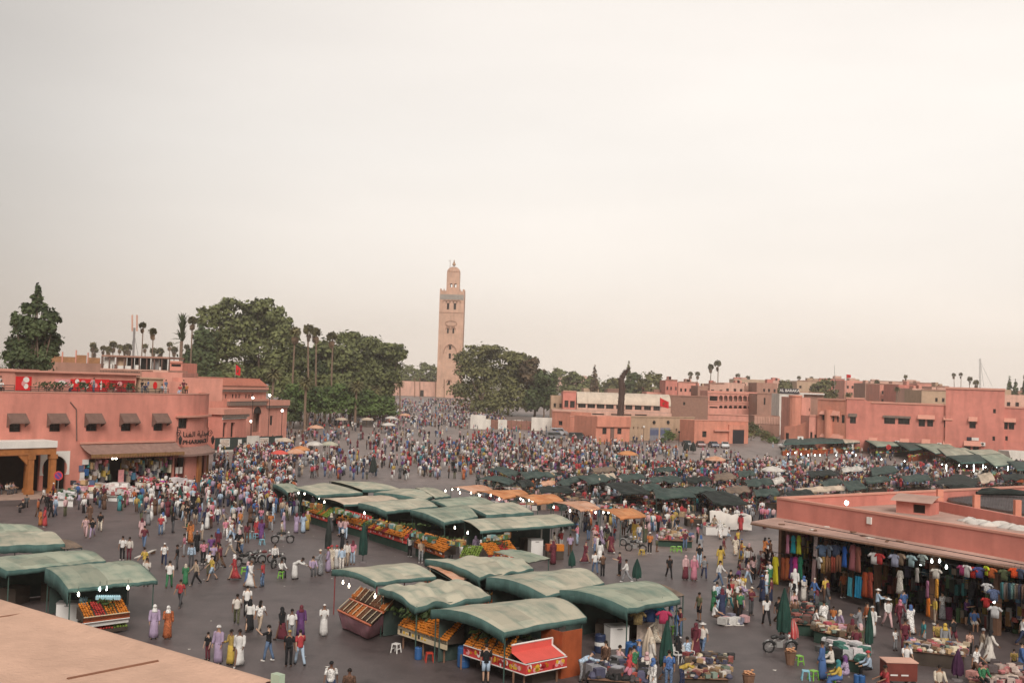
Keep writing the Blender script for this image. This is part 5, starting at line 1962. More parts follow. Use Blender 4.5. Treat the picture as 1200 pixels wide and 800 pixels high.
mat('dried_brown',(0.11,0.045,0.02),rough=.7,var=.5,scale=6)
mat('dried_dark',(0.045,0.025,0.015),rough=.7,var=.4,scale=6)
mat('dried_orange',(0.33,0.10,0.02),rough=.7,var=.4,scale=6)
mat('sign_cream',(0.58,0.48,0.33),var=.15)
mat('sign_red',(0.55,0.05,0.045),var=.12)
mat('panel_red',(0.62,0.10,0.08),var=.1)
mat('panel_rust',(0.33,0.075,0.025),var=.25,scale=1.2,streak=.3)
mat('barrel_blue',(0.03,0.10,0.26),rough=.45,var=.15)
mat('barrel_dark',(0.02,0.03,0.07),rough=.5,var=.2)
vcol_mat('goods',rough=.7,var=.15,scale=10)
def set_vcol(me,cols):
	a=me.attributes.new('col','FLOAT_COLOR','POINT')
	a.data.foreach_set('color',np.asarray(cols,np.float32).ravel())
OCT_V=[(1,0,0),(-1,0,0),(0,1,0),(0,-1,0),(0,0,1),(0,0,-1)]
OCT_F=[(0,2,4),(2,1,4),(1,3,4),(3,0,4),(2,0,5),(1,2,5),(3,1,5),(0,3,5)]
def lumps(name,pts,r,parent,m,jit=.25,seed=1,kind='stuff',sq=1.0):
	r_=random.Random(seed)
	q=MB()
	for p in pts:
		s=r*r_.uniform(1-jit,1+jit)
		a=r_.uniform(0,1.57)
		ca,sa=math.cos(a)*s,math.sin(a)*s
		q.lathe([(s*.55,-s*.8*sq),(s,0),(s*.6,s*.78*sq)],p,6)
	return q.build(name,m,parent,smooth=True,kind=kind)
GOODS=[(.55,.48,.40),(.60,.56,.50),(.35,.12,.10),(.12,.10,.10),(.10,.14,.25),(.45,.30,.16),(.25,.16,.10),(.50,.10,.12),(.60,.35,.40),(.20,.25,.20),(.70,.62,.45),(.05,.05,.06),(.45,.40,.38)]
def clutter(name,o,ux,uy,n,size,parent,pal=GOODS,h=.25,seed=1,shape='mix',kind='stuff'):
	r_=random.Random(seed)
	q,cols=MB(),[]
	o,ux,uy=Vector(o),Vector(ux),Vector(uy)
	for i in range(n):
		p=o+ux*r_.random()+uy*r_.random()
		s=size*r_.uniform(.5,1.4)
		k0=len(q.v)
		if shape=='box' or(shape=='mix' and r_.random()<.5):
			q.box(p+Vector((0,0,s*h)),(s,s*r_.uniform(.5,1.2),s*r_.uniform(.3,1.0)*h*2),r_.uniform(0,3))
		else:
			q.lathe([(s*.4,0),(s*.5,s*.25),(s*.25,s*r_.uniform(.3,.7))],p,6)
		c=pal[r_.randrange(len(pal))]
		v=r_.uniform(.7,1.15)
		cols+=[(c[0]*v,c[1]*v,c[2]*v,1)]*(len(q.v)-k0)
	me=q.mesh(name,MATS['goods'])
	set_vcol(me,cols)
	return put(name,me,parent,kind=kind)
def canopy(parent,A,B,C,D,m,arch=.35,nu=30,nv=16,ripple=.03,folds=7,valance=None,vm='tarp_side',crumple=0.028,seed=0,lip=.0,name='canopy',sag=.0):
	r_=random.Random(seed)
	A,B,C,D=(Vector(p)for p in(A,B,C,D))
	ph_=[r_.uniform(0,6.28)for _ in range(8)]
	def S(s,t):
		p=A*(1-s)*(1-t)+B*s*(1-t)+C*s*t+D*(1-s)*t
		e=math.sin(math.pi*t)
		z=arch*e*(1-.12*math.cos(2*math.pi*s*2+ph_[0]))
		z+=ripple*(1.6*abs(math.sin(math.pi*folds*s+ph_[1]))-.8)*(.4+.6*e)
		z-=sag*math.sin(math.pi*s)*(t**2+.3)
		if crumple:
			z+=crumple*(math.sin(9*s+5*t+ph_[2])*math.cos(7*t-4*s+ph_[3])+.6*math.sin(17*s-8*t+ph_[4])+.4*math.cos(21*t+6*s+ph_[5]))*(.3+.7*math.sin(math.pi*min(1,max(0,s))))
		return p+Vector((0,0,z))
	q=MB()
	q.grid(S,nu,nv)
	me=q.mesh(name,MATS[m],(0,0,0),True)
	at_=me.attributes.new('cloth','FLOAT_VECTOR','POINT')
	Lx=(B-A).length/4
	at_.data.foreach_set('vector',np.array([(i/nu*Lx+seed*3.1,j/nv,0)for i in range(nu+1)for j in range(nv+1)],np.float32).ravel())
	o=put(name,me,parent)
	sm=o.modifiers.new('solid','SOLIDIFY')
	sm.thickness=.014
	sm.offset=-1
	if valance:
		edges={'DC':lambda u:S(u,1),'AD':lambda u:S(0,u),'BC':lambda u:S(1,u),'AB':lambda u:S(u,0)}
		v=MB()
		ctr=(A+B+C+D)/4
		cl=[]
		for k,drop in valance.items():
			n=40
			fn=edges[k]
			if 1:
				vs=[]
				for u in[i/n for i in range(n+1)]:
					p=fn(u)
					out=Vector((p.x-ctr.x,p.y-ctr.y,0)).normalized()
					dr=drop*(.92+.05*math.sin(u*9+ph_[6])+.03*math.sin(u*61+ph_[7]))
					for f_ in(0,.5,1):
						w_=.008*math.sin(u*31+ph_[3])*f_+.02*f_
						vs.append(p+out*(.012+w_)+Vector((0,0,.015-dr*f_)))
						cl.append((u*4,f_,0))
				v.add(vs,[(3*i+j,3*i+j+1,3*i+j+4,3*i+j+3)for i in range(n)for j in(0,1)])
		me=v.mesh('valance',MATS[vm],(0,0,0),True)
		at_=me.attributes.new('cloth','FLOAT_VECTOR','POINT')
		at_.data.foreach_set('vector',np.array(cl,np.float32).ravel())
		vo=put('valance',me,o)
		sm=vo.modifiers.new('solid','SOLIDIFY')
		sm.thickness=.02
	return o
BULBS=[]
def bulb(parent,p,kind='bulb',r=.085,cord=True):
	r*=.58
	q=MB()
	q.lathe([(.02,.13),(r*.45,.09),(r*.95,.02),(r,-.03),(r*.7,-.085),(.01,-.11)],p,8)
	o=q.build('light_bulb',MATS[kind],parent,smooth=True)
	if cord:
		q=MB()
		q.tube([Vector(p)+Vector((0,0,.12)),Vector(p)+Vector((0,0,.42))],.012,4)
		q.build('cord',MATS['iron_black'],o)
	return o
STALLS=[]
def stall(label,corners,zs=(2.6,2.6,2.45,2.45),m='tarp_pale',arch=.35,valance=None,poles=True,back=False,group='green-canopied food stalls',name='market_stall',pm='pole_green',px_back=.0,**k):
	P4=[at(c[0],c[1],z)for c,z in zip(corners,zs)]
	ctr=sum(P4,Vector())/4
	t=thing(name,label,'stall',(ctr.x,ctr.y,0),group)
	canopy(t,*P4,m,arch=arch,valance=valance,**k)
	if poles:
		for p in P4:
			q=MB()
			w=p+(ctr-p)*.06
			q.tube([(w.x,w.y,0),(w.x,w.y,p.z+.02)],.035,6)
			q.build('pole',MATS[pm],t)
		q=MB()
		for a,b in((0,1),(1,2),(2,3),(3,0)):
			a,b=(P4[i]+(ctr-P4[i])*.06 for i in(a,b))
			q.tube([a-Vector((0,0,.06)),b-Vector((0,0,.06))],.025,5)
		q.build('frame_rail',MATS[pm],t)
	if back:
		a,b=P4[0].lerp(ctr,.1),P4[1].lerp(ctr,.1)
		q=MB()
		q.obox((a.x,a.y,.05),(b.x-a.x,b.y-a.y,0),(0,.04,0),(0,0,a.z-.12))
		q.build('added_shade_curtain',MATS['tarp_deep'],t)  # curtain added to darken the space under the canopy
		c=(P4[0]+P4[3])/2
		q=MB()
		for k in range(2):
			w=ctr.lerp(a if k else b,.35)
			q.box((w.x,w.y,.5),(1.4,1.0,1.0),.4+k)
		q.build('storage_boxes',MATS['counter_dark'],t,kind='stuff')
	STALLS.append((t,P4,ctr))
	return t,P4,ctr
def slab_between(parent,p,q_,th,z0,z1,m,name,out=0.0,side=1):
	p,q_=Vector((p.x,p.y,0)),Vector((q_.x,q_.y,0))
	u=(q_-p).normalized()
	n=Vector((u.y,-u.x,0))*side
	b=MB()
	b.obox(p+n*out+Vector((0,0,z0)),q_-p,-n*th*(1 if side>0 else 1),(0,0,z1-z0))
	return b.build(name,MATS[m],parent)
def heaps(parent,p,q_,depth,z0,z1,mats_,seed,r=.085,rows=7,per=None,side=1,pyramid=True):
	p,q_=Vector((p.x,p.y,0)),Vector((q_.x,q_.y,0))
	u=(q_-p)
	Ln=u.length
	u.normalize()
	n=Vector((u.y,-u.x,0))*side
	nh=max(2,int(Ln/.62))
	bym={}
	r_=random.Random(seed)
	b=MB()
	for hh in range(nh):
		mm_=mats_[r_.randrange(len(mats_))]if len(mats_)>1 else mats_[0]
		w=Ln/nh
		c=p+u*(w*(hh+.5))
		for rr in range(rows):
			f_=rr/(rows-1)
			cnt=max(1,int((w/(2*r))*(1-(.75*f_ if pyramid else 0))+.5))
			for k in range(cnt):
				x=(k-(cnt-1)/2)*2*r*.98
				pt=c+u*x-n*(depth*f_*.9+.05)+Vector((0,0,z0+(z1-z0)*f_+r*.6+r_.uniform(-.02,.02)))
				bym.setdefault(mm_,[]).append(pt)
	o=b
	b.add([p+Vector((0,0,z0)),q_+Vector((0,0,z0)),q_-n*depth+Vector((0,0,z1-.1)),p-n*depth+Vector((0,0,z1-.1)),p+Vector((0,0,z0-.18)),q_+Vector((0,0,z0-.18)),q_-n*depth+Vector((0,0,z0-.18)),p-n*depth+Vector((0,0,z0-.18))],((0,1,2,3),(4,7,6,5),(0,4,5,1),(1,5,6,2),(3,2,6,7),(0,3,7,4)))
	tr_=b.build('fruit_tray',MATS['counter_dark'],parent)
	if(q_-p).length>2:
		leaf_heap('leaf_garnish',(p+q_)/2-n*depth*.75+Vector((0,0,z1-.25)),(q_-p).length*.42,.2,.45,int((q_-p).length*30),'leaf_bush',.13,tr_,seed)
	for mm_,pts in bym.items():
		lumps(mm_,pts,r,tr_,MATS[mm_],seed=seed)
	return tr_
def sign_print(parent,p,q_,z0,z1,base,n,seed,out=.02,cols=('white_paint','orange_fruit','print_pink','red_dark','yellow_fruit'),txt=None):
	p,q_=Vector((p.x,p.y,0)),Vector((q_.x,q_.y,0))
	u=(q_-p).normalized()
	nn_=Vector((u.y,-u.x,0))
	o=slab_between(parent,p,q_,.05,z0,z1,base,'sign_board',out=.0)
	r_=random.Random(seed)
	Ln=(q_-p).length
	for c in cols:
		b=MB()
		for i in range(n):
			cx,w,h=r_.uniform(.04,.96)*Ln,r_.uniform(.05,.16),(z1-z0)
			zc=z0+h*r_.uniform(.3,.7)
			hh=h*r_.uniform(.12,.3)
			w=min(w,cx-.01,Ln-cx-.01)
			if w<.02:
				continue
			b.add([p+u*(cx+w*math.cos(.785*j))+nn_*(out+.002*cols.index(c))+Vector((0,0,zc+hh*math.sin(.785*j)))for j in range(8)],(tuple(range(8)),))
		if b.f:
			b.build('print_patch',MATS[c],o,kind='stuff')
	return o
def rim(parent,p,q_,z,m='plastic_white',r=.03,name='rim'):
	b=MB()
	b.tube([Vector((p.x,p.y,z)),Vector((q_.x,q_.y,z))],r,5)
	return b.build(name,MATS[m],parent)
# ---- front juice stall with red boards
GS='green-canopied food stalls'
t,P4,ctr=stall('stall with smooth pale arched canopy, red picture boards and orange heaps, nearest the viewer',((505,714),(640,700),(687,723),(591,741)),arch=.38,valance={'AD':.55,'DC':.3,'BC':.2},sag=-.03,folds=5,ripple=.015,seed=1,back=True)
K,KL,KR=at(616,790,.75),at(543,766,.75),at(664,780,.75)
front_stall=t
sign_print(t,KL,K,.72,1.2,'sign_red',9,3)
sign_print(t,K,KR,.72,1.2,'sign_red',7,4)
uL,uR=(KL-K).normalized(),(KR-K).normalized()
for a,b in((KL,K),(K,KR)):
	for z_ in(.72,1.2):
		rim(t,a,b,z_)
heaps(t,KL,KL+(K-KL)*.72,.9,1.2,2.0,['orange_fruit'],5,r=.075,rows=9)
leaf_heap('leaf_garnish',(KL+K)/2-Vector((-.3,-.9,-.75)),1.3,.3,.5,120,'leaf_bush',.16,t,5)
q=MB()
nR=Vector((uR.y,-uR.x,0))
a,b=K+uL*.1,KR+uL*.1
bk=Vector((-uR.y,uR.x,0))*0.9
q.add([a+Vector((0,0,.47)),b+Vector((0,0,.47)),b+bk+Vector((0,0,.78)),a+bk+Vector((0,0,.78))],((0,1,2,3),))
q.add([a+bk+Vector((0,0,.78)),b+bk+Vector((0,0,.78)),b+bk+Vector((0,0,1.12)),a+bk+Vector((0,0,1.12))],((0,1,2,3),))
q.build('red_counter',MATS['panel_red'],t)
q=MB()
q.tube([a+bk+Vector((0,0,1.13)),b+bk+Vector((0,0,1.13))],.05,5)
q.tube([b+Vector((0,0,.47)),b+bk+Vector((0,0,.8)),b+bk+Vector((0,0,1.13))],.05,5)
q.build('white_trim',MATS['plastic_white'],t)
q=MB()
c0=KR+uR*.25+bk*.6
q.obox((c0.x,c0.y,0),uR*1.3,bk*.08,(0,0,2.2))
q.obox((c0.x,c0.y,0),bk*1.6,-uR*.06,(0,0,2.2))
q.build('rust_wall',MATS['panel_rust'],t)
for s_,l_ in((.1,0),(.5,0),(.95,0),(.1,1),(.9,1)):
	q=MB()
	pp=(K+(KL-K)*s_)if l_==0 else(K+(KR-K)*s_)
	pp=pp+bk*.25+uL*.15
	q.tube([(pp.x,pp.y,0),(pp.x,pp.y,.72)],.05,5)
	q.build('leg',MATS['wood_old'],t)
q=MB()
cc=K+uL*1.9+uR*1.9
q.box((cc.x,cc.y,.45),(2.4,1.6,.9),math.atan2(uL.y,uL.x))
q.build('inner_counter',MATS['counter_dark'],t)
clutter('juice_glasses',(cc.x-.9,cc.y-.4,.9),(1.8,.3,0),(0,.8,0),60,.16,t,[(.6,.62,.65),(.35,.45,.5),(.6,.4,.1)],.6,3)
q=MB()
q.obox(P4[2]+Vector((-1.3,.4,-1.35)),(.32,0.05,0),(0,.03,0),(0,0,.85))
q.build('menu_board',MATS['plastic_white'],t)
# ---- second front stall: crumpled canopy, oranges, cream sign
t,P4,ctr=stall('market stall with a crumpled wrinkled canopy, orange slope and cream lettered board',((444,689),(535,679),(575,698),(487,711)),arch=.25,valance={'DC':.35,'AD':.4},crumple=.13,nu=40,nv=24,seed=2,ripple=.05,back=True)
K,KR=at(466,741,.78),at(523,760,.78)
o=slab_between(t,K,KR,.06,.72,1.15,'sign_cream','sign_board')
u_=(KR-K).normalized()
for i in range(9):
	q=MB()
	p=K+u_*(.25+i*.26)
	nrm_=Vector((u_.y,-u_.x,0))
	q.obox(Vector((p.x,p.y,.84))+nrm_*.02,u_*.14,nrm_*.006,(0,0,.2-.06*(i%3)))
	q.build('letter',MATS['yellow_fruit' if i%3 else 'letter_black'],o)
heaps(t,K,KR,1.1,1.15,1.95,['orange_fruit'],8,r=.075,rows=10,pyramid=False)
leaf_heap('leaf_garnish',(K+KR)/2+Vector((-.2,.7,.95)),1.5,.25,.5,170,'leaf_bush',.16,t,9)
for s_ in(.08,.5,.92):
	q=MB()
	pp=K+(KR-K)*s_+Vector((.1,.2,0))
	q.tube([(pp.x,pp.y,0),(pp.x,pp.y,.72)],.05,5)
	q.build('leg',MATS['wood_old'],t)
# ---- dried-fruit cart wrapped in pink plastic under the smooth pale canopy
t,P4,ctr=stall('market stall with a smooth cream canopy, dark green end flap and twin hanging bulbs',((389,667),(476,659),(511,675),(441,682)),arch=.22,valance={'AD':.4,'DC':.25},folds=3,ripple=.01,seed=3,pm='pole_red')
for x,y in((402,682),(409,686)):
	bulb(t,at(x,y,2.15),'bulb')
t=thing('dried_fruit_cart','dried fruit cart with sloping compartments, its lower half wrapped in pink plastic','cart',at(430,735))
z1=1.05
a,b,c,d=at(396,716,z1),at(434,734,z1),at(463,706,1.75),at(423,691,1.75)
q=MB()
g1,g2=at(402,735,.1),at(431,748,.1)
g3=at(462,735,.1)
e=at(457,712,1.3)
def lerp(p,q_,f_):
	return p+(q_-p)*f_
n=12
rows_=[]
for j in range(6):
	f_=j/5
	row=[]
	for i in range(n+1):
		s_=i/n
		p=lerp(lerp(a,b,s_),lerp(g1,g2,s_),f_)
		row.append(p+Vector((.05*math.sin(9*s_+4*f_),-.06*math.sin(13*s_+2)-.08*math.sin(math.pi*f_),0)))
	for i in range(1,n+1):
		s_=i/n
		p=lerp(lerp(b,e,s_),lerp(g2,g3,s_),f_)
		row.append(p+Vector((.06*math.sin(math.pi*f_)+.04*math.sin(11*s_),0,0)))
	rows_.append(row)
w_=len(rows_[0])
q.add([p for r__ in rows_ for p in r__],[(j*w_+i,(j+1)*w_+i,(j+1)*w_+i+1,j*w_+i+1)for j in range(5)for i in range(w_-1)])
sk=q.build('plastic_skirt',MATS['plastic_pink'],t,smooth=True)
q=MB()
q.add([a,b,e,lerp(c,d,0),d,Vector((d.x,d.y,0)),Vector((c.x,c.y,0))],((0,1,2,3,4),(4,3,6,5)))
q.add([a,d,Vector((d.x,d.y,0)),Vector((g1.x,g1.y,0))],((0,1,2,3),))
q.build('cart_box',MATS['counter_dark'],t)
cm=['dried_brown','dried_dark','dried_orange','dried_brown','dried_dark','dried_brown','dried_orange']
k_=0
for tier in range(2):
	f0,f1=(.03,.46)if tier==0 else(.56,.98)
	for i in range(7):
		s0,s1=i/7+.012,(i+1)/7-.012
		q=MB()
		vs=[lerp(lerp(a,b,s0),lerp(d,c,s0),f0),lerp(lerp(a,b,s1),lerp(d,c,s1),f0),lerp(lerp(a,b,s1),lerp(d,c,s1),f1),lerp(lerp(a,b,s0),lerp(d,c,s0),f1)]
		up=Vector((0,0,.07+(.1 if tier else 0)))
		mid=sum(vs,Vector())/4+up+Vector((0,0,.06))
		q.add([v for v in vs]+[v+up for v in vs]+[mid],((0,1,5,4),(1,2,6,5),(2,3,7,6),(3,0,4,7),(4,5,8),(5,6,8),(6,7,8),(7,4,8)))
		tr_=q.build('compartment',MATS[cm[(i*3+tier*2)%7]],t)
		r_=random.Random(i+tier*10)
		lumps('dried_fruit',[lerp(lerp(vs[0],vs[1],r_.random()),lerp(vs[3],vs[2],r_.random()),r_.random())+up*1.2 for _ in range(40)],.05,tr_,MATS[cm[(i*3+tier*2)%7]],seed=i)
	q=MB()
	for i in range(8):
		s_=min(.995,max(.005,i/7))
		q.tube([lerp(lerp(a,b,s_),lerp(d,c,s_),f0)+Vector((0,0,.15)),lerp(lerp(a,b,s_),lerp(d,c,s_),f1)+Vector((0,0,.15+(.12 if tier else 0)))],.022,4)
	q.build('divider',MATS['sign_cream'],t)
q=MB()
for f_,zz in((0.0,.08),(.5,.1)):
	q.tube([lerp(a,d,f_)+Vector((0,0,zz)),lerp(b,c,f_)+Vector((0,0,zz))],.06,6)
q.build('edge_roll',mat('plastic_orange',(0.50,0.14,0.07),rough=.35,var=.3),t)
bulb(t,at(439.5,698,2.2),'bulb')
# ---- the other canopies of the front block
t,P4,ctr=stall('stall with pale canopy sagging in a slump, behind the crumpled one',((498,655),(600,653),(625,666),(562,676)),arch=.2,valance={'DC':.25,'AD':.5},crumple=.13,nu=34,nv=20,seed=4,back=True)
stall('low salmon pink awning strip wedged between two green canopies',((500,663),(522,660),(553,675),(533,681)),zs=(2.3,2.3,2.1,2.1),m='tarp_salmon',arch=.08,seed=5,valance={'DC':.1},vm='tarp_salmon',group=None)
t,P4,ctr=stall('stall with long pale canopy and dark green open end, amid the front block',((570,676),(677,665),(708,683),(640,698)),arch=.24,valance={'AD':.8,'DC':.22},seed=6,folds=6,back=True,crumple=.03)
t,P4,ctr=stall('stall with green canopy over white freezer boxes and clothes, right of the front block',((656,691),(756,680),(797,702),(735,713)),m='tarp_green',arch=.22,valance={'AD':.7,'DC':.3},seed=7,folds=4,back=True,crumple=.04)
st_right=t
for x,y in((752,711),(776,708)):
	bulb(t,at(x,y,2.2),'bulb',.06)
bulb(t,at(645,697,2.15),'bulb',.06)
stall('flat grey-green awning on thin poles by the yellow fruit counter',((577,646),(602,643),(645,654),(620,659)),zs=(2.3,2.3,2.1,2.1),m='tarp_green',arch=.06,seed=8,group=None)
stall('narrow sloping beige awning with a bare wooden tip beside the green canopy',((760,684),(770,683),(802,697),(785,701)),zs=(2.4,2.4,2.3,2.3),m='tarp_brown',arch=.05,seed=9,group=None)
for i,(x,y,w,d_)in enumerate(((560,715,3.0,1.2),(600,690,3.2,1.2),(660,712,3.0,1.4),(700,735,2.2,1.1),(520,690,2.6,1.2),(735,722,3.0,1.0),(540,745,2.4,1.0))):
	p=at(x,y)
	tb_=thing('serving_table',['dim serving table in the gap left of the red-boarded juice stall','serving table loaded with pots under the middle of the front block','serving table behind the rust-coloured side wall','cluttered table beside the white freezer box','table with bowls under the crumpled canopy','long goods table under the green canopy by the clothes','low table behind the orange heaps'][i],'table',(p.x,p.y,0),'tables under the stall canopies')
	q=MB()
	q.box((p.x,p.y,.82),(w,d_,.06),.35)
	q.build('table_top',MATS['counter_dark'],tb_)
	q=MB()
	q.box((p.x,p.y,.4),(w*.95,d_*.9,.78),.35)
	q.build('skirt',MATS['counter_green' if i%2 else 'panel_rust'],tb_)
	clutter('tableware',(p.x-w*.45,p.y-d_*.4,.85),(w*.9,w*.3,0),(0,d_*.7,0),45,.2,tb_,[(.5,.5,.5),(.25,.3,.3),(.45,.2,.05),(.6,.55,.4),(.1,.12,.1)],.5,i)
# ---- left block by the terrace roof
stall('market stall with a green canopy half hidden at the left border, topmost of four',((-30,611),(20,615),(52,622),(-30,628)),m='tarp_green',arch=.2,valance={'DC':.3},seed=11)
stall('stall with beige canopy and dark green front fall, second from top at left border',((-34,626),(56,622),(76,637),(-34,641)),arch=.2,valance={'DC':.55},seed=12)
stall('market stall with a ribbed green-beige canopy, third from top at the left border',((-44,655),(98,644),(124,657),(8,669)),m='tarp_green',arch=.16,valance={'DC':.3,'AD':.5},folds=9,ripple=.04,seed=13,back=True)
stall('thin grey-beige awning tip poking out behind the left border stalls',((50,633),(80,632),(97,641),(74,643)),zs=(2.3,2.3,2.2,2.2),m='tarp_brown',arch=.05,seed=14,group=None)
t,P4,ctr=stall('fruit stall with ribbed green canopy, colourful fruit trays and two lamps by the terrace roof',((53,665),(154,656),(184,680),(80,690)),m='tarp_green',arch=.24,valance={'AD':.9,'DC':.22,'BC':.2},folds=9,ripple=.045,seed=15,back=True)
bulb(t,at(92,696,2.2),'bulb',.1)
bulb(t,at(150,688,2.3),'bulb',.1)
bulb(t,at(117,690,2.3),'bulb_cool',.07)
bulb(t,at(125,689,2.3),'bulb_cool',.07)
K,KR=at(98,727,.95),at(152,720,.95)
o=slab_between(t,K,KR,.06,.80,1.08,'panel_rust','tray_front')
heaps(t,K,KR,.9,1.08,1.6,['orange_fruit','yellow_fruit','green_fruit','orange_fruit','red_fruit'],12,r=.07,rows=8,pyramid=False)
rim(t,K,KR,.8)
rim(t,K,KR,1.1,'sign_cream')
slab_between(t,K,KR,.06,0.55,.80,'plastic_white','white_board',out=-.12)
K2,K3=at(100,737,.45),at(150,730,.45)
heaps(t,K2,K3,.6,.3,.55,['green_fruit','red_fruit','yellow_fruit'],13,r=.08,rows=4,pyramid=False)
r_=random.Random(3)
for i in range(26):
	q=MB()
	p=at(94+(i%3)*2.2,716,1.0)+Vector((0,.1*(i%3),.26*(i//5)))if i<15 else at(112+(i-15)*2.6,703,1.75)+Vector((0,.2,0))
	q.lathe([(.085,0),(.09,.16),(.04,.22),(.035,.25)],p,7)
	q.build('water_bottle',MATS['bottle_blue'],t)
fz=thing('freezer_box','white chest freezer beside the fruit trays by the terrace roof','freezer',at(80,726))
def freezer(t_,p,L_,W_,H_,rz,letter=None):
	q=MB()
	q.box((p.x,p.y,H_*.5),(L_,W_,H_-.02),rz)
	q.build('body',MATS['plastic_white'],t_)
	q=MB()
	q.box((p.x,p.y,H_+.03),(L_+.04,W_+.04,.07),rz)
	lid=q.build('lid',MATS['metal_grey'],t_)
	q=MB()
	dx,dy=Vector((math.cos(rz),math.sin(rz),0)),Vector((math.sin(rz),-math.cos(rz),0))
	q.obox(Vector((p.x,p.y,H_-.12))+dy*(W_/2+.005)-dx*.15,dx*.3,dy*.04,(0,0,.05))
	q.build('handle',MATS['metal_grey'],lid)
	if letter:
		me=text_mesh(letter,.22,'CENTER',.004,.01)
		for v in me.vertices:
			v.co=Vector((p.x,p.y,.3))+dx*v.co.x+dy*(W_/2+.01+v.co.z)+Vector((0,0,v.co.y))
		me.materials.append(MATS['letter_black'])
		put('lettering',me,t_)
freezer(fz,at(80,727),1.15,.8,1.0,.15)
# ---- middle rows
MID=[('small green stall canopy at the far left tip of the middle rows',((320,567),(340,566),(353,575),(337,577)),'tarp_green',{'AD':.5}),('pale canopy with dark green front fall, first large one of the middle rows',((345,571),(380,565),(425,577),(371,580)),'tarp_pale',{'DC':.35,'AD':.3}),('long pale stall canopy at the back of the middle rows',((384,563),(432,564),(470,573),(425,574)),'tarp_pale',{'DC':.3}),('pale canopy with dark arched end, back of the middle rows',((438,577),(470,572),(520,578),(495,585)),'tarp_pale',{'AD':.7,'DC':.3}),('green-cream stall canopy between the back row and the orange awnings',((486,571),(506,571),(528,581),(510,583)),'tarp_pale',{'DC':.2}),('pinkish faded stall canopy with a red sign board below',((376,584),(446,580),(472,587),(403,591)),'tarp_cream',{'DC':.25}),('ribbed stall canopy with a netted end behind the red sign board',((420,589),(494,583),(513,593),(453,599)),'tarp_pale',{'AD':.6,'DC':.3}),('ribbed green-beige stall canopy over heaps of oranges',((481,597),(547,592),(560,605),(521,612)),'tarp_green',{'AD':.6,'DC':.3}),('flat green stall canopy towards the orange awnings',((503,586),(557,581),(581,590),(525,594)),'tarp_green',{'AD':.4}),('pale canopy with deep green front fall, right of the middle rows',((541,592),(600,588),(625,600),(570,603)),'tarp_pale',{'DC':.55,'AD':.5,'BC':.5}),('wide ribbed cream canopy at the front right of the middle rows',((541,609),(649,602),(673,613),(563,622)),'tarp_pale',{'DC':.25}),]
mids=[]
for i,(lb,cs,m_,vl)in enumerate(MID):
	mids.append(stall('stall, '+lb,cs,m=m_,arch=.12,valance=vl,back=True,seed=30+i,folds=7 if i in(6,7,10)else 4,ripple=.04 if i in(6,7,10)else.02,group='food stalls of the middle rows',nu=26))
ORA=[('orange stall awning nearest the back row of pale canopies',((527,571),(558,568),(577,573),(554,577)),'tarp_salmon'),('orange stall awning second along the lamp line',((557,575),(607,573.5),(619,578),(590,584)),'tarp_orange'),('orange stall awning third along the lamp line',((603,580),(647,578.5),(660,586),(630,590)),'tarp_orange'),('salmon stall awning fourth along the lamp line',((647,588),(683,586.5),(703,595),(680,598)),'tarp_salmon'),('orange stall awning at the open end of the lamp line',((702,596.5),(737,595),(757,604),(727,607.5)),'tarp_orange')]
oras=[]
for i,(lb,cs,m_)in enumerate(ORA):
	oras.append(stall('stall, '+lb,cs,m=m_,arch=.14,seed=50+i,valance={'DC':.18},vm=m_,group='orange-roofed food stalls'))
for k,(x,y)in enumerate(((522,575),(530,573),(537,573),(539,577),(552,577),(560,577),(562,580),(575,580),(584,580),(585,584),(610,584),(613,586),(620,586),(624,587),(627,587),(649,594),(668,598),(698,600))):
	bulb(oras[min(3,(x-515)//45)][0],at(x,y,2.2),'bulb',.12,False)
for x,y in((698,600),(707,600),(713,600),(727,606),(734,606),(744,606)):
	bulb(oras[4][0],at(x,y,2.2),'bulb',.12,False)
for x,y,k in((350,577,1),(357,578,1),(367,580,1),(374,583,1),(380,588,5)):
	bulb(mids[k][0],at(x,y,2.1),'bulb',.13,False)
for x,y,k in((533,618,7),(548,624,10),(607,620,10),(646,617,10),(427,601,6)):
	bulb(mids[k][0],at(x,y,2.1),'bulb_cool' if k==6 else 'bulb',.1,False)
CNT=[(1,(358,602),(383,610),['orange_fruit','green_fruit','orange_fruit']),(5,(394,612),(427,621),['yellow_fruit','orange_fruit','green_fruit']),(6,(431,622),(476,636),['orange_fruit','red_fruit','orange_fruit','yellow_fruit']),(7,(485,640),(520,652),['orange_fruit']),(10,(572,655),(607,651),['yellow_fruit','orange_fruit','red_fruit']),(10,(538,657),(560,659),['orange_fruit','green_fruit'])]
for i,(k,a_,b_,fm)in enumerate(CNT):
	t=mids[k][0]
	p,q_=at(*a_,.75),at(*b_,.75)
	sign_print(t,p,q_,.68,1.05,'sign_red' if i!=3 else 'panel_rust',8,20+i,cols=('white_paint','print_pink','orange_fruit'))
	heaps(t,p,q_,1.0,1.05,1.7,fm,40+i,r=.095,rows=7,pyramid=i in(1,2))
	slab_between(t,p,q_,.06,0.0,.68,'counter_green','lower_board',out=-.15)
	pp=(p+q_)/2
	clutter('bottles_and_leaves',(pp.x-1.5,pp.y+.9,1.75),((q_-p).x*.8,(q_-p).y*.8,0),(0,.7,0),80,.3,t,[(.16,.30,.30),(.06,.14,.06),(.35,.38,.34),(.10,.16,.05),(.40,.30,.10),(.05,.06,.05),(.30,.12,.04)],.6,60+i)
t=mids[5][0]
p,q_=at(404,598,2.05),at(435,606,2.05)
o=slab_between(t,p,q_,.06,1.75,2.15,'sign_red','sign_board')
u_=Vector((q_.x-p.x,q_.y-p.y,0)).normalized()
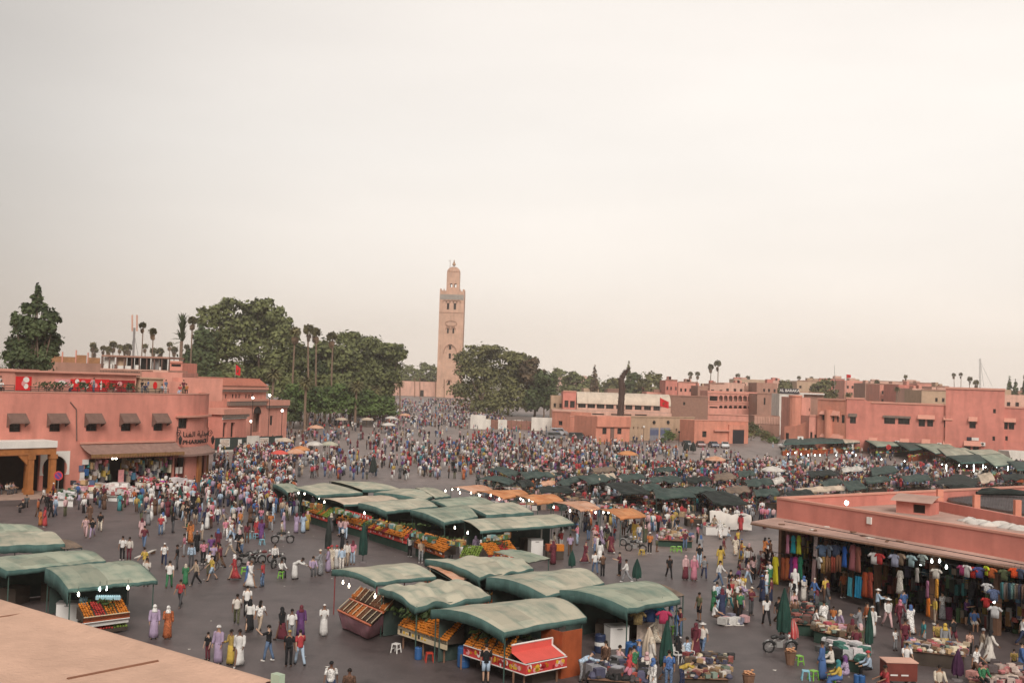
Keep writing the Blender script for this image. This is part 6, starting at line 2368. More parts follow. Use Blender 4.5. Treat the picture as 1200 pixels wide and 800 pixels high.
for i in range(9):
	q=MB()
	w=(q_-p).length
	c=p+u_*(w*(.08+.1*i))
	nrm_=Vector((u_.y,-u_.x,0))
	q.obox(Vector((c.x,c.y,1.85))+nrm_*.02,u_*.16,nrm_*.006,(0,0,.2+.05*(i%2)))
	q.build('letter',MATS['white_paint'],o)
fz=thing('steel_cabinet','pale steel cabinet standing in front of the wide cream canopy','cabinet',at(627,652))
freezer(fz,at(627,651),1.0,.9,1.3,.3)
t=mids[10][0]
q=MB()
for x in(634,650):
	p=at(x,645)
	q.box((p.x,p.y,1.2),(.12,.12,2.4))
q.build('white_post',MATS['plastic_white'],t)
for x in(644,655):
	p=at(x,655)
	q=MB()
	q.box((p.x,p.y,.95),(.65,.6,.5),.2)
	b_=q.build('orange_tub',MATS['orange_fruit' if x==655 else 'panel_rust'],t)
	q=MB()
	q.box((p.x,p.y,.35),(.6,.55,.69),.2)
	q.build('tub_stand',MATS['counter_dark'],t)
# ---- row of green canopies with lamps before the big pink building
RR_=[((922,514),(990,512),(994,518),(918,520),'tarp_deep'),((985,512),(1003,511),(1008,518),(990,519),'tarp_cream'),((1001,507),(1040,506),(1052,513),(1012,515),'tarp_deep'),((1010,514),(1052,511),(1072,521),(1028,523),'tarp_green'),((1046,517),(1072,513),(1090,524),(1066,527),'tarp_deep'),((1072,520),(1106,518),(1128,529),(1096,531),'tarp_green'),((1098,525),(1130,524),(1148,533),(1112,537),'tarp_pale'),((1110,534),(1146,532),(1160,541),(1126,542),'tarp_deep'),((1146,533),(1172,531),(1194,543),(1166,546),'tarp_green'),((1130,527),(1160,526),(1178,533),(1150,535),'tarp_pale'),((1180,540),(1215,540),(1225,549),(1192,550),'tarp_deep')]
rw_names=['long low green lamp-lit','short cream','dark green raised','pale green sloping','dark green pointed','wide pale green','washed-out beige','deep green low','bright green gabled','beige rear','dark green border']
rows_R=[]
for i,(a,b,c,d,m_)in enumerate(RR_):
	rows_R.append(stall(f'stall with {rw_names[i]} canopy in the row before the pink building',(a,b,c,d),zs=(2.8,2.8,2.5,2.5),m=m_,arch=.14,valance={'DC':.28,'AD':.2},seed=70+i,nu=14,nv=6,group='food stalls before the pink building'))
	t,P4,ctr=rows_R[-1]
	q=MB()
	p,q_=P4[3],P4[2]
	u_=Vector((q_.x-p.x,q_.y-p.y,0))
	q.obox((p.x,p.y+.3,0),u_,(0,.7,0),(0,0,.95))
	q.build('counter',MATS['counter_dark' if i%2 else 'panel_rust'],t)
	clutter('goods',(p.x,p.y+.3,.95),u_,(0,.7,0),50,.45,t,[(.5,.2,.03),(.3,.35,.08),(.55,.45,.35),(.4,.06,.05),(.2,.35,.3)],.5,70+i)
for x,y,k in((923,532,0),(932,530,0),(939,532,0),(947,533,0),(955,533,0),(961,533,0),(980,533,1),(992,529,1),(1003,533,2),(1033,538,3),(1060,540,4),(1104,544,6),(1124,545,7),(1133,546,7),(1155,547,8),(1168,547,8),(999,530,2)):
	bulb(rows_R[k][0],at(x,y,1.9),'bulb_cool' if k!=1 else 'bulb',.13,False)
for x,k in((1109,6),(1141,7),(1152,8),(1181,8)):
	q=MB()
	p=at(x,551,1.3)
	q.tube([(p.x,p.y,1.1),(p.x,p.y,2.3)],.045,6)
	q.build('lamp_tube',MATS['bulb_cool'],rows_R[k][0])
# ---- low dark tarpaulins of the crowded middle
TT=[((570,549),(590,547),(611,555),(596,558),'tarp_deep','dark tarp with a curled edge, first of the crowded rows'),((556,562),(578,557),(604,564),(596,568),'tarp_deep','long black-green tarp behind the orange awnings'),((604,564),(618,562),(626,568),(612,571),'tarp_black','small black tarp at the tip of the long black-green one'),((632,566),(648,563),(652,567),(636,569),'tarp_salmon','small salmon tarp among the black-green ones'),((650,566),(672,558),(684,561),(660,570),'tarp_deep','green tarp raised to a point beside the salmon one'),((672,558),(705,555),(722,561),(690,567),'tarp_deep','broad green-grey tarp in the middle of the crowd'),((606,553),(640,553),(650,558),(615,560),'tarp_deep','flat grey-green tarp near the wandering visitors'),((700,566),(738,565),(762,578),(728,578),'tarp_black','black peaked tarp left of the wide green tarp'),((748,569),(766,566),(776,572),(756,575),'tarp_deep','small green tarp by the white sheet'),((764,573),(800,571),(816,582),(768,583),'tarp_deep','wide green tarp over the dim stall in the crowded rows'),((798,571),(830,570),(842,577),(812,578),'tarp_deep','green tarp sloping right of the wide green one'),((818,576),(848,575),(876,590),(836,590),'tarp_black','black twin-peaked tarp above the white-covered stall'),((836,557),(852,553),(864,560),(838,562),'tarp_brown','brown hump-shaped tarp in the crowd'),((720,557),(750,555),(757,560),(730,563),'tarp_deep','green tarp under the white peak'),((700,556),(718,554),(722,560),(702,563),'tarp_cream','small whitish tarp left of the green one'),((957,566),(978,560),(988,565),(968,571),'tarp_deep','green tarp rising to a peak near the hall roof'),((984,565),(1004,562),(1016,572),(994,574),'tarp_deep','grey-green tarp next to the peaked one'),((917,578),(945,573),(955,580),(925,584),'tarp_black','black low tarp at the corner of the hall roof'),((1019,548),(1046,545),(1052,552),(1022,557),'tarp_deep','grey-green tarp by the pale cart right of the crowd'),((1088,566),(1120,555),(1146,563),(1140,574),'tarp_black','large grey-black tarp behind the roof hut'),((1144,556),(1160,553),(1166,562),(1150,566),'tarp_cream','pale torn tarp at the edge of the grey-black one'),((985,549),(1005,546),(1012,550),(988,553),'tarp_white','round-edged white tarp in the far crowd'),((903,562),(914,558),(920,563),(908,568),'tarp_white','white umbrella-like tarp in the crowd left of the hall'),((862,552),(880,551),(886,556),(866,558),'tarp_deep','small dark tarp beside the brown hump'),((930,573),(985,569),(990,573),(936,577),'tarp_cream','long pale strip tarp behind the hall corner'),((626,571),(660,569),(672,576),(634,577),'tarp_black','black tarp between the orange awnings and the salmon tarp'),((758,560),(790,557),(800,563),(764,565),'tarp_deep','thin green-grey tarp above the wide green one'),((800,560),(826,558),(834,563),(806,565),'tarp_black','thin black tarp beside the brown hump'),((868,563),(900,560),(908,567),(876,569),'tarp_deep','green-grey tarp left of the white umbrella-like tarp'),((880,574),(908,572),(914,579),(886,581),'tarp_deep','green-grey tarp just left of the hall roof corner'),((846,572),(872,569),(880,576),(852,577),'tarp_brown','brown low tarp behind the twin-peaked black one'),((690,549),(716,547),(722,551),(696,553),'tarp_brown','small brown tarp at the far edge of the tarps'),((1010,560),(1034,557),(1044,563),(1016,566),'tarp_deep','green tarp between the two grey ones behind the hall'),((1052,558),(1084,555),(1092,562),(1060,564),'tarp_deep','dull green tarp left of the large grey-black one'),((1170,556),(1200,555),(1208,561),(1176,562),'tarp_black','black tarp at the border behind the roof'),((944,553),(972,550),(980,556),(950,558),'tarp_black','black tarp in front of the lamp-lit green row'),((766,549),(786,547),(792,551),(770,552),'tarp_deep','tiny green tarp deep in the crowd before the tan wall')]
for i,(a,b,c,d,m_,lb)in enumerate(TT):
	t,P4,ctr=stall(lb,(a,b,c,d),zs=(2.1,2.15,1.9,1.9),m=m_,arch=.2,crumple=.12,nu=16,nv=8,seed=100+i,valance={'DC':.15},vm=m_,group='low tarpaulin stalls of the crowded rows',name='tarpaulin_stall')
	p=(P4[0]+P4[3])/2
	q_=(P4[1]+P4[2])/2
	q=MB()
	u_=Vector((q_.x-p.x,q_.y-p.y,0))
	q.obox((p.x+u_.x*.1,p.y-.4,0),u_*.8,(0,.9,0),(0,0,.8))
	q.build('goods_table',MATS['counter_dark'],t)
	clutter('goods',(p.x+u_.x*.1,p.y-.4,.8),u_*.8,(0,.9,0),40,.4,t,GOODS,.4,100+i)
t=thing('covered_stall','stall wrapped in a white striped sheet at the hall corner','stall',at(860,618))
q=MB()
A_,B_=at(832,621),at(880,622)
for z0,z1,dy in((.1,1.9,0),):
	n=20
	vs=[]
	for j in range(5):
		f_=j/4
		for i in range(n+1):
			s_=i/n
			p=lerp(A_,B_,s_)
			vs.append((p.x+.1*math.sin(7*s_),p.y+.5*f_-.1*math.sin(14*s_),.1+(1.75+.12*math.sin(9*s_)+.05*math.sin(31*s_)-.35*s_)*math.sin(f_*1.57)))
	q.add(vs,[(j*(n+1)+i,j*(n+1)+i+1,(j+1)*(n+1)+i+1,(j+1)*(n+1)+i)for j in range(4)for i in range(n)])
me=q.mesh('sheet',MATS['tarp_white'],(0,0,0),True)
put('sheet',me,t)
q=MB()
q.obox((A_.x+.2,A_.y+.7,0),(B_.x-A_.x-.4,0,0),(0,1.6,0),(0,0,1.5))
q.build('stall_box',MATS['counter_dark'],t)
for i,(x,y,w,d_,lb)in enumerate(((820,616,3.0,1.4,'low goods barrow left of the white-wrapped stall'),(838,626,2.2,1.2,'pale cloth-covered table before the white-wrapped stall'),(800,594,4.5,1.6,'red-edged long table under the wide green tarp'),(770,596,3.2,1.5,'red stall table beside the brown screen'),(745,590,4.0,1.4,'brown screened table right of the orange awnings'),(890,596,4.0,1.8,'table of pale goods near the hall corner'))):
	p=at(x,y)
	tb_=thing('goods_table',lb,'table',(p.x,p.y,0),'goods tables of the crowded rows')
	q=MB()
	q.box((p.x,p.y,.78),(w,d_,.05),.1)
	q.build('table_top',MATS['panel_red' if i in(2,3)else 'tarp_white' if i==1 else 'wood_old'],tb_)
	q=MB()
	q.box((p.x,p.y,.38),(w*.97,d_*.95,.74),.1)
	q.build('skirt',MATS['panel_red' if i in(2,3)else 'plastic_white' if i==1 else 'counter_dark'],tb_)
	clutter('goods',(p.x-w*.45,p.y-d_*.4,.81),(w*.9,w*.09,0),(0,d_*.8,0),60,.3,tb_,GOODS,.5,200+i)
# ====== market hall with hanging clothes, right
ZH=6.0
c0,c1=at(910.5,584,ZH),at(1300,645,ZH)
c2=at(1200,570.5,ZH)
FH=Facade(c0,c1)
hall=thing('market_hall','low pink market hall with a wide flat awning, parapet roof and open clothes shops','building',(c0.x+10,c0.y,0))
zj=FH.px(1000,624)[1]
zj=4.55
q=MB()
F=FH
F.wall(q,0,F.L,zj,ZH)
dirB=Vector((c2.x-c0.x,c2.y-c0.y,0)).normalized()
LB=60
Fb2=Facade(c0+dirB*LB,c0)
def para(mb,p,d,L_,z0,z1,th,n):
	mb.obox((p.x,p.y,z0),d*L_,n*th,(0,0,z1-z0))
nin=Vector((-dirB.y,dirB.x,0))
if nin.dot(F.u)<0:
	nin=-nin
para(q,Vector((c0.x,c0.y,0))+F.n*-.0+dirB*.3,dirB,LB,0,ZH-.002,.3,nin)
para(q,Vector((c0.x,c0.y,0))-F.n*.31+F.u*.3,F.u,F.L,zj+.4,ZH-.004,.02,F.n*-1)
q.build('wall',MATS['plaster_red'],hall)
q=MB()
para(q,Vector((c0.x,c0.y,0))+F.n*.06,F.u,F.L,ZH,ZH+.14,.42,-F.n)
para(q,Vector((c0.x,c0.y,0))-nin*.05+dirB*.4,dirB,LB,ZH,ZH+.14,.42,nin)
q.build('coping',MATS['trim_pink'],hall)
q=MB()
rz0=5.15
b0,b1=c0+dirB*LB,c1
q.add([(c0.x,c0.y,rz0),(c1.x,c1.y,rz0),(c1.x+dirB.x*LB,c1.y+dirB.y*LB,rz0),(b0.x,b0.y,rz0)],((0,1,2,3),))
q.build('roof',MATS['canopy_board'],hall)
def onroof(x,y,z=rz0):
	return at(x,y,z)
q=MB()
p,r__=onroof(1095,586,5.9),onroof(1230,612,5.9)
d_=Vector((r__.x-p.x,r__.y-p.y,0))
q.obox((p.x,p.y,rz0),d_,Vector((-d_.y,d_.x,0)).normalized()*.25,(0,0,.75))
q.build('roof_wall',MATS['plaster_red'],hall)
for x,y in((1101,590),(1144,597),(1192,604)):
	q=MB()
	p=onroof(x,y+2,rz0)
	q.box((p.x,p.y,rz0+.65),(.45,.4,1.3))
	q.build('roof_post',MATS['plaster_orange'],hall)
q=MB()
A_,B_,C_,D_=onroof(1108,577,5.6),onroof(1215,573,5.6),onroof(1225,606,5.35),onroof(1112,586,5.35)
n=60
for i in range(n):
	s0,s1=i/n,(i+.5)/n
	for a,b,up in((s0,s1,.06),(s1,(i+1)/n,-.06)):
		q.add([lerp(A_,B_,a),lerp(A_,B_,b)+Vector((0,0,up)),lerp(D_,C_,b)+Vector((0,0,up)),lerp(D_,C_,a)],((0,3,2,1),))
q.build('corrugated_roof',MATS['roof_grey'],hall)
for i,(x,y,w)in enumerate(((1162,578,2.0),(1185,580,3.0),(1128,574,1.2))):
	q=MB()
	p=onroof(x,y,5.7)
	q.tube([p+Vector((-w,0,.1)),p+Vector((0,.1,.25)),p+Vector((w,-.1,.1))],[.15,.3,.12],7)
	q.build('black_cloth',MATS['tarp_black'],hall)
hut=thing('roof_hut','small pink hut with a curved tan roof on the market hall','hut',onroof(1072,598))
Fh=Facade(onroof(1050,600),onroof(1090,604))
zt_=Fh.px(1070,588)[1]
q=MB()
F_=Fh
op=[F_.rect(1070,591,1084,601)]
F_.wall(q,0,F_.L,rz0,zt_,op,.2)
F_.body(q,0,F_.L,rz0,zt_,2.0)
q.build('wall',MATS['plaster_red'],hut)
q=MB()
F_.block(q,op[0][0],op[0][1],op[0][2],op[0][3],-.21,-.3)
q.build('opening',MATS['interior_dark'],hut)
q=MB()
for i in range(8):
	a0_,a1_=i/8,(i+1)/8
	def rp_(f_,u_):
		return F_.P(u_,zt_+.75*math.sin(math.pi*(.15+f_*.5))-.3,.5-2.8*f_)
	q.quad(rp_(a0_,-.3),rp_(a0_,F_.L+.3),rp_(a1_,F_.L+.3),rp_(a1_,-.3))
q.build('curved_roof',MATS['canopy_board'],hut)
for i,(x,y,w)in enumerate(((1135,608,1.0),(1146,611,1.1),(1158,613,.9),(1172,613,1.1),(1185,616,1.2),(1196,618,1.0))):
	p=onroof(x,y,5.3)
	q=MB()
	q.grid(lambda a_,b_:p+Vector((math.cos(6.2832*a_)*math.sin(math.pi*b_)*.75*w*(1+.3*math.sin(5*a_*6.28+i)*b_),math.sin(6.2832*a_)*math.sin(math.pi*b_)*.6*w,-.15-math.cos(math.pi*b_)*.26*(1+.35*math.sin(11*a_+3*i)))),14,8)
	s=q.build('white_sack',MATS['tarp_white'],None,smooth=True)
	tag(s,['white sack at the near end of the roof heap','white sack second on the hall roof','lower white sack in the dip of the roof heap','bulging white sack in the middle of the roof heap','white sack before the last on the hall roof','white sack at the border end of the roof heap'][i],'sack','white sacks on the hall roof')
rl=thing('roof_lamp','bright bare lamp on a short pole behind the hall parapet','lamp',onroof(992,594))
p=at(992,589,6.1)
q=MB()
q.tube([(p.x,p.y,rz0),(p.x,p.y,6.0)],.04,5)
q.build('pole',MATS['metal_grey'],rl)
q=MB()
q.ball(p,.15,10,6)
q.build('globe',glow_mat('bulb_strong',(1.0,.93,.8),14.0),rl)
q=MB()
a,b,c,d=F.rect(1017,605.5,1022,613.5)
F.block(q,a,b,c,d,.12,.01)
q.build('meter_box',MATS['white_paint'],hall)
q=MB()
o0=at(880,611,4.45)
o1=at(1300,681.5,4.45)
ob=at(872,602.5,4.45)
j0,j1=Vector((c0.x,c0.y,4.62)),Vector((c1.x,c1.y,4.62))
jb=Vector((c0.x,c0.y,4.62))+dirB*14
o0b=o0+(jb-j0)
n=30
vs=[]
for i in range(n+1):
	s_=i/n
	for j in range(4):
		f_=j/3
		p=lerp(lerp(j0,j1,s_),lerp(o0,o1,s_),f_)
		vs.append(p+Vector((0,0,.02*math.sin(13*s_+3*f_))))
q.add(vs,[(i*4+j,i*4+j+1,(i+1)*4+j+1,(i+1)*4+j)for i in range(n)for j in range(3)])
q.add([p-Vector((0,0,.14))for p in vs],[(i*4+j,(i+1)*4+j,(i+1)*4+j+1,i*4+j+1)for i in range(n)for j in range(3)])
q.add([o0,o1,o1-Vector((0,0,.14)),o0-Vector((0,0,.14))],((0,3,2,1),))
q.add([j0,o0,o0b,jb],((0,1,2,3),))
q.add([o0,o0b,o0b-Vector((0,0,.14)),o0-Vector((0,0,.14))],((0,1,2,3),))
q.build('awning',MATS['canopy_board'],hall)
q=MB()
q.tube([o0-Vector((0,0,.16)),o1-Vector((0,0,.16))],.07,5)
q.tube([o0-Vector((0,0,.16)),o0b-Vector((0,0,.16))],.07,5)
q.build('awning_beam',MATS['wood_old'],hall)
r_=random.Random(8)
for i in range(9):
	s_,f_=r_.uniform(.05,.72),r_.uniform(.1,.8)
	p=lerp(lerp(j0,j1,s_),lerp(o0,o1,s_),f_)
	q=MB()
	q.box(p+Vector((0,0,.05)),(r_.uniform(.2,.7),r_.uniform(.1,.3),.06),r_.uniform(0,3))
	q.build('awning_rubbish',MATS['lime_white' if i%3==0 else 'wood_old'],hall)
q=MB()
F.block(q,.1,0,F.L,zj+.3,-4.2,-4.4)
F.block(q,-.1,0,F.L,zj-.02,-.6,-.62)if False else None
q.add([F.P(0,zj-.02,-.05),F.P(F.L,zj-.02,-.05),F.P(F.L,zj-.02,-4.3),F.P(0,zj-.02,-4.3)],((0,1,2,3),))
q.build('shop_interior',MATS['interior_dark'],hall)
for i in range(9):
	q=MB()
	u_=.25+i*4.6
	F.block(q,u_,0,u_+.3,zj-.03,-.02,-.4)
	q.build('pier',MATS['wood_old'],hall)
q=MB()
F.block(q,0,zj-.5,F.L,zj-.03,-.42,-.5)
q.build('shutter_box',MATS['wood_old'],hall)
for x,y in((957,690),(999,700),(1092,722)):
	q=MB()
	p=at(x,y)
	q.tube([(p.x,p.y,0),(p.x,p.y,4.3)],.07 if x!=1092 else.22,8)
	q.build('awning_post',MATS['wood_old' if x!=1092 else 'plaster_brown'],hall)
q=MB()
p=at(1147,718)
q.box((p.x,p.y,1.3),(.55,.5,2.6),.3)
q.build('white_pillar',MATS['lime_white'],hall)
PALC=[(.10,.10,.16),(.05,.05,.06),(.30,.08,.06),(.08,.20,.30),(.35,.28,.22),(.45,.42,.40),(.12,.22,.10),(.28,.14,.05),(.40,.10,.20),(.06,.25,.25),(.5,.35,.08),(.03,.03,.04),(.04,.05,.06),(.05,.07,.05)]
r_=random.Random(12)
q,cols=MB(),[]
for i in range(1050):
	u_=r_.uniform(.2,F.L-.5)
	lay=r_.choice((-1.0,-1.6,-2.3,-3.2))
	z_=r_.choice((r_.uniform(.1,1.7),r_.uniform(1.6,3.6)))
	w,h=r_.uniform(.1,.35),r_.uniform(.25,.9)
	k0=len(q.v)
	F.block(q,u_,max(.03,z_-h),u_+w,z_,lay+r_.uniform(0,.2),lay-.12)
	c=PALC[r_.randrange(len(PALC))]
	v=r_.uniform(.25,.7)  # shade under the awning put into the colour of the clothes inside
	cols+=[(c[0]*v,c[1]*v,c[2]*v,1)]*(len(q.v)-k0)
me=q.mesh('packed_clothes',MATS['goods'])
set_vcol(me,cols)
put('packed_clothes',me,hall,kind='stuff')
# ---- single garments on show
mat('fabric',(1,1,1),rough=.9,var=.14,scale=6,objcol=True,sheen=.0)
def garment_mesh(kind,seed):
	r_=random.Random(seed)
	q=MB()
	if kind=='dress':
		n=14
		rings=[]
		for i in range(8):
			f_=i/7
			w=.17+.17*f_
			rings.append([Vector((math.cos(2*math.pi*j/n)*w*(1+.12*math.sin(j*2.4+seed)*f_),math.sin(2*math.pi*j/n)*.09*(1+.5*math.cos(j*3.1)*f_),-1.55*f_))for j in range(n)])
		q.rings(rings[::-1])
		for s_ in(-1,1):
			q.tube([(s_*.14,0,-.03),(s_*.3,0,-.5)],[.07,.06],6)
	elif kind=='shirt':
		q.rings([[Vector((math.cos(2*math.pi*j/12)*w,math.sin(2*math.pi*j/12)*.06,z))for j in range(12)]for w,z in((.24,-.70),(.25,-.4),(.25,-.15),(.22,-.04),(.09,0))])
		for s_ in(-1,1):
			q.tube([(s_*.2,0,-.07),(s_*.42,0,-.26)],[.09,.08],7)
	elif kind=='trousers':
		for s_ in(-1,1):
			q.tube([(s_*.09,0,-.02),(s_*.11,.01,-.5),(s_*.12,0,-1.05)],[.115,.10,.085],8)
		q.tube([(-.1,0,-.02),(.1,0,-.02)],[.1,.1],8)
	else:
		n=9
		q.add([(-.35+.7*i/n,.05*math.sin(i*2.3+seed+z),-1.2*z)for i in range(n+1)for z in(0,.5,1)],[(i*3+j,i*3+j+1,(i+1)*3+j+1,(i+1)*3+j)for i in range(n)for j in range(2)])
		q.add([(-.35+.7*i/n,.05*math.sin(i*2.3+seed+z)+.03,-1.2*z)for i in range(n+1)for z in(0,.5,1)],[(i*3+j,(i+1)*3+j,(i+1)*3+j+1,i*3+j+1)for i in range(n)for j in range(2)])
	return q.mesh(kind,MATS['fabric'],(0,0,0),True)
GM={k:garment_mesh(k,1)for k in('dress','shirt','trousers','cloth')}
HOOK=MB()
HOOK.tube([(0,0,0),(0,0,.14),(.05,0,.2),(0,0,.24)],.012,4)
HOOKM=HOOK.mesh('hanger',MATS['iron_black'])
GH_=1.55,.7,1.05,1.2
ZK={'dress':1.55,'shirt':.72,'trousers':1.08,'cloth':1.2}
GARM=[('dress',923.5,626,648,(.62,.25,.36),'pink dress hanging highest under the awning, left of the teal one'),('dress',930,627,648,(.02,.30,.36),'teal dress hanging between pink and yellow-green ones'),('dress',936.5,627,649,(.45,.46,.04),'yellow-green dress hanging beside the teal one'),('dress',909,652,684,(.62,.55,.03),'bright yellow long dress at the corner of the clothes row'),('dress',918,653,679,(.30,.07,.025),'rust-red long dress next to the yellow one'),('dress',923.5,653,679,(.34,.09,.03),'brick-red long dress in the low row'),('dress',929,652,678,(.10,.03,.14),'dark purple long dress in the low row'),('dress',933,652,678,(.42,.03,.20),'magenta long dress in the low row'),('dress',938,652,678,(.02,.16,.09),'dark green long dress ending the low row'),('cloth',956,628,652,(.52,.42,.40),'pale patterned scarf bundle at the awning post'),('cloth',954,655,682,(.50,.33,.32),'pink-white scarf bundle lower on the awning post'),('shirt',960,652,666,(.58,.56,.53),'white blouse beside the awning post'),('trousers',965,653,672,(.28,.17,.06),'mustard brown trousers left of the rack of browns'),('trousers',971,652,671,(.20,.10,.05),'brown trousers second on the rack'),('trousers',977,652,671,(.25,.05,.03),'red-brown trousers third on the rack'),('trousers',983,651,670,(.16,.07,.04),'dark brown trousers fourth on the rack'),('dress',990,640,664,(.02,.09,.34),'royal blue robe hanging before the patterned one'),('dress',1000,638,668,(.24,.08,.09),'dark red patterned robe at the thin post'),('dress',1006,640,670,(.20,.07,.05),'brown-red robe right of the thin post'),('shirt',964,638,652,(.12,.18,.28),'denim blue shirt high on the left rack'),('shirt',972,638,652,(.16,.20,.26),'grey-blue shirt high on the left rack'),('shirt',980,638,653,(.05,.07,.12),'navy shirt high on the left rack'),('cloth',996,676,698,(.10,.45,.56),'light blue beach towel on the low stand'),('cloth',1006,675,700,(.02,.24,.42),'blue beach towel on the low stand'),('dress',1014,670,699,(.32,.06,.02),'orange-red robe right of the blue towels'),('dress',1020,670,700,(.28,.05,.03),'dark red robe right of the orange-red one'),('shirt',1025,647,661,(.60,.57,.55),'white shirt left of the red-lit lamp'),('shirt',1031,648,661,(.50,.05,.05),'red shirt at the red-lit lamp'),('shirt',1049,649,664,(.30,.32,.42),'blue-grey striped shirt under the awning'),('shirt',1056,648,662,(.28,.20,.14),'brown shirt beside the striped one'),('dress',1055,668,695,(.60,.56,.50),'long white gown on the dark shop front'),('shirt',1068,650,664,(.30,.42,.44),'pale teal shirt hanging in the dark shop'),('shirt',1081,649,662,(.32,.38,.36),'grey-green shirt hanging in the dark shop'),('dress',1075,665,682,(.30,.28,.26),'grey gown in the dark shop'),('shirt',1097,666,678,(.50,.47,.42),'cream shirt left of the lit bulbs'),('dress',1098,678,700,(.60,.28,.04),'yellow-orange robe on the thick post'),('dress',1088,700,722,(.58,.16,.02),'bright orange robe low on the thick post'),('dress',1087,680,700,(.30,.12,.20),'plum robe on the thick post'),('shirt',1128,662,674,(.30,.04,.12),'dark pink shirt at the start of the shirt row'),('shirt',1133,662,676,(.60,.58,.56),'white sports shirt in the shirt row'),('shirt',1140.5,664,677,(.58,.04,.03),'red sports shirt in the shirt row'),('shirt',1148,664,677,(.06,.07,.20),'navy sports shirt in the shirt row'),('shirt',1156,663,674,(.50,.58,.03),'neon yellow shirt in the shirt row'),('shirt',1162,665,677,(.40,.10,.03),'burnt orange shirt in the shirt row'),('shirt',1177,667,680,(.10,.12,.06),'olive shirt before the orange-red top'),('shirt',1189,665,677,(.62,.08,.02),'orange-red top at the border of the shirt row'),('shirt',1196,666,678,(.08,.10,.16),'dark blue top cut by the border'),('shirt',1157,683,695,(.55,.55,.55),'white cap-and-shirt bundle beside the white pillar'),('shirt',1156,700,712,(.42,.03,.03),'red bag-like shirt beside the white pillar'),('shirt',1165,690,704,(.12,.16,.28),'blue shirt stacked right of the white pillar'),('shirt',1166,710,724,(.5,.5,.5),'white shoes bundle low right of the white pillar'),]
for x in range(8):
	GARM.append(('trousers',1175+x*4.2,683+x*.4,702,((.05,.16,.17),(.12,.10,.09),(.03,.06,.08),(.10,.18,.17),(.16,.13,.10),(.04,.04,.06),(.14,.08,.06),(.05,.14,.15))[x],'trousers '+('teal','taupe','ink blue','sea green','sand brown','black','chestnut','petrol')[x]+' on the upper rail at the border of the hall'))
rail_pts={}
for kind,x,yt,yb,col,lb in GARM:
	out=1.6 if yt<660 or x>1120 else 2.0
	if kind in('dress','trousers','cloth')and yb>676 and x<1060:
		out=1.2
	u_,zt_=FH.px(x,yt,out)
	_,zb_=FH.px(x,yb,out)
	k=(zt_-zb_)/ZK[kind]
	p=FH.P(u_,max(zt_,.3),out)
	o=bpy.data.objects.new('hanging_garment',GM[kind])
	COL.objects.link(o)
	o.location=p
	o.rotation_euler=(0,0,math.atan2(FH.u.y,FH.u.x)+rnd.uniform(-.5,.5))
	kw=k if kind!='cloth' else k*.8
	o.scale=(kw*(1.0 if kind!='dress' else.8),k,k)
	o.color=(*col,1)
	tag(o,lb if len(lb.split())>3 else lb+' on show','garment','garments hanging at the market hall')
	h=bpy.data.objects.new('hanger',HOOKM)
	COL.objects.link(h)
	h.parent=o
	rail_pts.setdefault((round(zt_*1.2),out),[]).append((u_,zt_))
q=MB()
for(zk,out),L_ in rail_pts.items():
	us_=[a for a,b in L_]
	z_=max(b for a,b in L_)+.26
	q.tube([FH.P(min(us_)-.4,z_,out),FH.P(max(us_)+.4,z_,out)],.025,5)
q.build('clothes_rail',MATS['iron_black'],hall)
for x,y,k in((1032,659,'bulb_warm'),(1079,660,'bulb_cool'),(1092,657,'bulb_cool'),(1101,657,'bulb_cool'),(1109,664,'bulb_cool'),(1165,704,'bulb_cool')):
	u_,z_=FH.px(x,y,1.4)
	bulb(hall,FH.P(u_,z_,1.4),k,.12)
# ====== PEOPLE
mat('skin',(1,1,1),rough=.6,var=.08,scale=10,objcol=True,spec=.35)
mat('eye_dark',(.02,.015,.012),rough=.3)
mat('lip',(.25,.08,.06),rough=.5)
def sk_pose(lean=0,hipL=0,kneeL=4,hipR=0,kneeR=4,shL=6,abL=10,elL=14,shR=6,abR=10,elR=14,seat=None,tuck=0):
	J={}
	le=R(lean)
	def up(d):
		return Vector((0,math.sin(le)*d,math.cos(le)*d))
	pel=Vector((0,0,0))
	J['pel']=pel
	J['waist'],J['chest'],J['nb']=up(.17),up(.36),up(.49)
	hd=Vector((0,math.sin(le*.55-R(tuck)),math.cos(le*.55-R(tuck))))
	J['chin'],J['head'],J['crown']=J['nb']+hd*.10+Vector((0,.015,0)),J['nb']+hd*.19+Vector((0,.02,0)),J['nb']+hd*.275+Vector((0,.005,0))
	J['hd']=hd
	for s,n,hp,kn,sh,ab,el in((-1,'L',hipL,kneeL,shL,abL,elL),(1,'R',hipR,kneeR,shR,abR,elR)):
		h=Vector((s*.095,0,-.03))
		a=R(hp)
		k=h+Vector((s*.015,math.sin(a)*.43,-math.cos(a)*.43))
		b=a-R(kn)
		an=k+Vector((0,math.sin(b)*.42,-math.cos(b)*.42))
		J['hip'+n],J['knee'+n],J['ank'+n]=h,k,an
		J['toe'+n]=an+Vector((s*.03,.17,-.05))
		S=up(.44)+Vector((s*.185,0,0))
		a=R(sh)+le*.3
		A=R(ab)
		e=S+Vector((s*math.sin(A)*.28,math.sin(a)*math.cos(A)*.28,-math.cos(a)*math.cos(A)*.28))
		b=a+R(el)
		w=e+Vector((s*math.sin(A)*.03-s*.03*(el>40),math.sin(b)*.25,-math.cos(b)*.25))
		J['sh'+n],J['el'+n],J['wr'+n]=S,e,w
		J['hand'+n]=w+(w-e).normalized()*.085
	lo=min(J['ankL'].z,J['ankR'].z)-.085
	if seat is not None:
		lo=-seat
	for k_ in J:
		if k_!='hd':
			J[k_]=J[k_]-Vector((0,0,lo))
	return J
